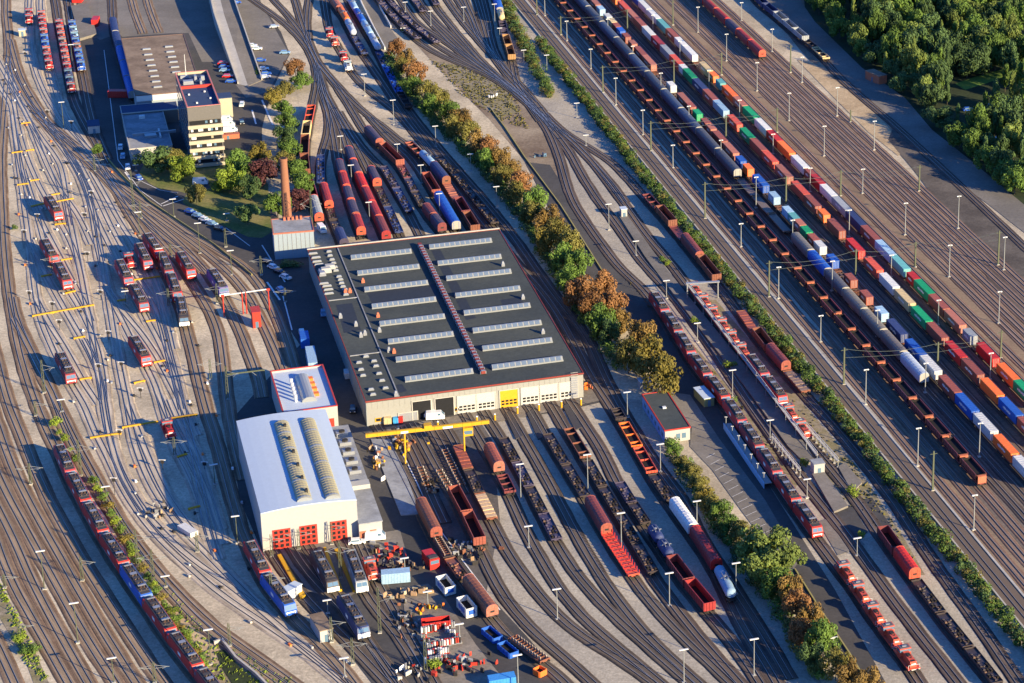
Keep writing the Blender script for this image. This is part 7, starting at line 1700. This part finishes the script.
heap('parts stored along the access road beside the concrete slab', (378, 462), 46, 1, 7, [wood, yellow, dark, whitep, rust], 9)
heap('rails and boards piled in the wheel store', (466, 552), 70, 3.5, 2.6, [rust, dark, wood, dark, silver], 10)
heap('dark bundle wagon load at the near end of the wheel store', (429, 487), 50, 1.2, 3.2, [dark, rust, wood, inside], 11)
heap('pale debris between the pale tracks', (160, 514), 30, 2.5, 3.5, [silver, wood, roofgrey, concrete], 12)
heap('orange crates at the right corner of the big hall', (587, 388.5), 18, 1.6, .8, [orange, orange_end, rust], 13)
heap('white scrap on the waste ground at the top centre', (493, 97.5), 12, 1.6, .7, [whitep, silver], 14)
heap('blue and dark bits on the waste ground at the top centre', (544, 157), 14, 2, .6, [dark, roof_blue, glassm], 15)
# wheelsets
ws = 0
def wheelset_proto():
    r = thing('wheelset', 'x', 'wheelset'); q = MB(); q.cyl((0, -1.0, .46), (0, 1.0, .46), .1, .1, rust, 6); q.build('axle', r)
    for s in (-1, 1): q = MB(); q.cyl((0, s * .66, .46), (0, s * .82, .46), .46, .46, wheelm, 14); q.cyl((0, s * .83, .46), (0, s * .95, .46), .2, .2, lampw, 8); q.build('wheel', r)
    return r
wp = wheelset_proto()
for key, a, b, n, wh in (('Wa', (421, 470), (432, 494), 9, 'left'), ('N2', (434, 474), (452, 508), 12, 'middle'), ('Wb', (449, 452), (467, 486), 13, 'right')):
    pa = TP[key]; ta, tb = pa.near(w2(a)), pa.near(w2(b))
    for k in range(n):
        t = ta + (tb - ta) * k / (n - 1); c = pa.at(t); d = pa.at(t + .5) - pa.at(t - .5)
        place(wp, (c.x, c.y, RAILZ), math.atan2(d.y, d.x), f'bare wheelset, {ordn(k)} from the hall on the {wh} wheel track', 'bare wheelsets in the wheel store')
# stop posts in front of the hall doors
for i, x in enumerate((438, 477, 495, 517.5, 539, 561.5, 581)):
    y = 426 - (x - 366) * .133 + 12 - (4 if x > 500 else 0); P = g(x, y)
    t = thing('gate_post', f'yellow post in front of the big hall, {ordn(i)} from the left', 'post', (P.x, P.y, .1), 0, 'yellow posts before the hall gates'); q = MB(); q.cyl((0, 0, 0), (0, 0, 1.9), .28, .28, yellow, 8); q.build('post_body', t); q = MB(); q.cyl((0, 0, 1.9), (0, 0, 2.1), .3, .2, whitep, 8); q.build('cap', t)
# small switch boxes and signals in the pale yard
sr = random.Random(12); k = 0
for key in ('Y1', 'Y5', 'Y6', 'Y7', 'Y9', 'Lad2', 'Y2', 'Y2b', 'M0'):
    pa = TP[key]; t = 15
    while t < pa.len - 5:
        c = pa.at(t); d = (pa.at(t + 1) - c).normalized(); nn = Vector((-d.y, d.x)) * sr.choice((-1, 1)) * 2.1; P = c + nn; x, y = proj((P.x, P.y, 0))
        if 2 < x < 1020 and 2 < y < 680:
            o = thing('switch_box', f'small track-side switch box, {ordn(k % 70)} along the left yard tracks', 'switch box', (P.x, P.y, .1), math.atan2(d.y, d.x), 'track-side switch boxes')
            q = MB(); q.box(-.6, .6, -.3, .3, 0, .45, sr.choice([orange, whitep, dark, dark, silver, concrete]), tx=.1, ty=.05); q.build('housing', o); q = MB(); q.cyl((0, 0, .2), (nn.x * 0, .9, .2), .07, .07, dark, 5); q.build('rod', o); k += 1
        t += sr.uniform(14, 34)
SG = [((26, 62), (25.5, 52)), ((53, 312), (53, 302)), ((88, 262), (88, 252)), ((101, 300), (101, 290)), ((122, 372), (121.5, 362)), ((99, 372), (99, 364)), ((141, 398), (141, 388)), ((60, 330), (59.5, 320)), ((25, 240), (25, 230)), ((38, 222), (38, 214)), ((85, 222), (85, 213)), ((120, 440), (120, 430)), ((163, 470), (163, 460)), ((92, 200), (92, 191)), ((115, 495), (114.5, 478)), ((30, 300), (30, 291)), ((205, 470), (205, 462)), ((109, 340), (109, 331)), ((72, 130), (72, 121)), ((48, 118), (48, 110))]
for i, (b_, t_) in enumerate(sorted(SG, key=lambda s: s[0][1])):
    P = g(*b_); h_ = height(b_, t_); o = thing('track_signal', f'small white-headed track signal, {ordn(i)} from the top of the pale tracks', 'signal', (P.x, P.y, 0), 0, 'signals among the pale tracks')
    q = MB(); q.cyl((0, 0, 0), (0, 0, h_), .09, .09, dark, 6); q.build('post', o); q = MB(); q.box(-.45, .45, -.12, .12, h_ - 1.0, h_, dark); q.box(-.9, .9, -.06, .06, h_ - .1, h_ + .1, whitep); q.build('signal_head', o)
for o in list(bpy.data.objects):
    if o.type == 'MESH' and not o.users_collection: bpy.data.objects.remove(o)
print('objects', len(bpy.data.objects))
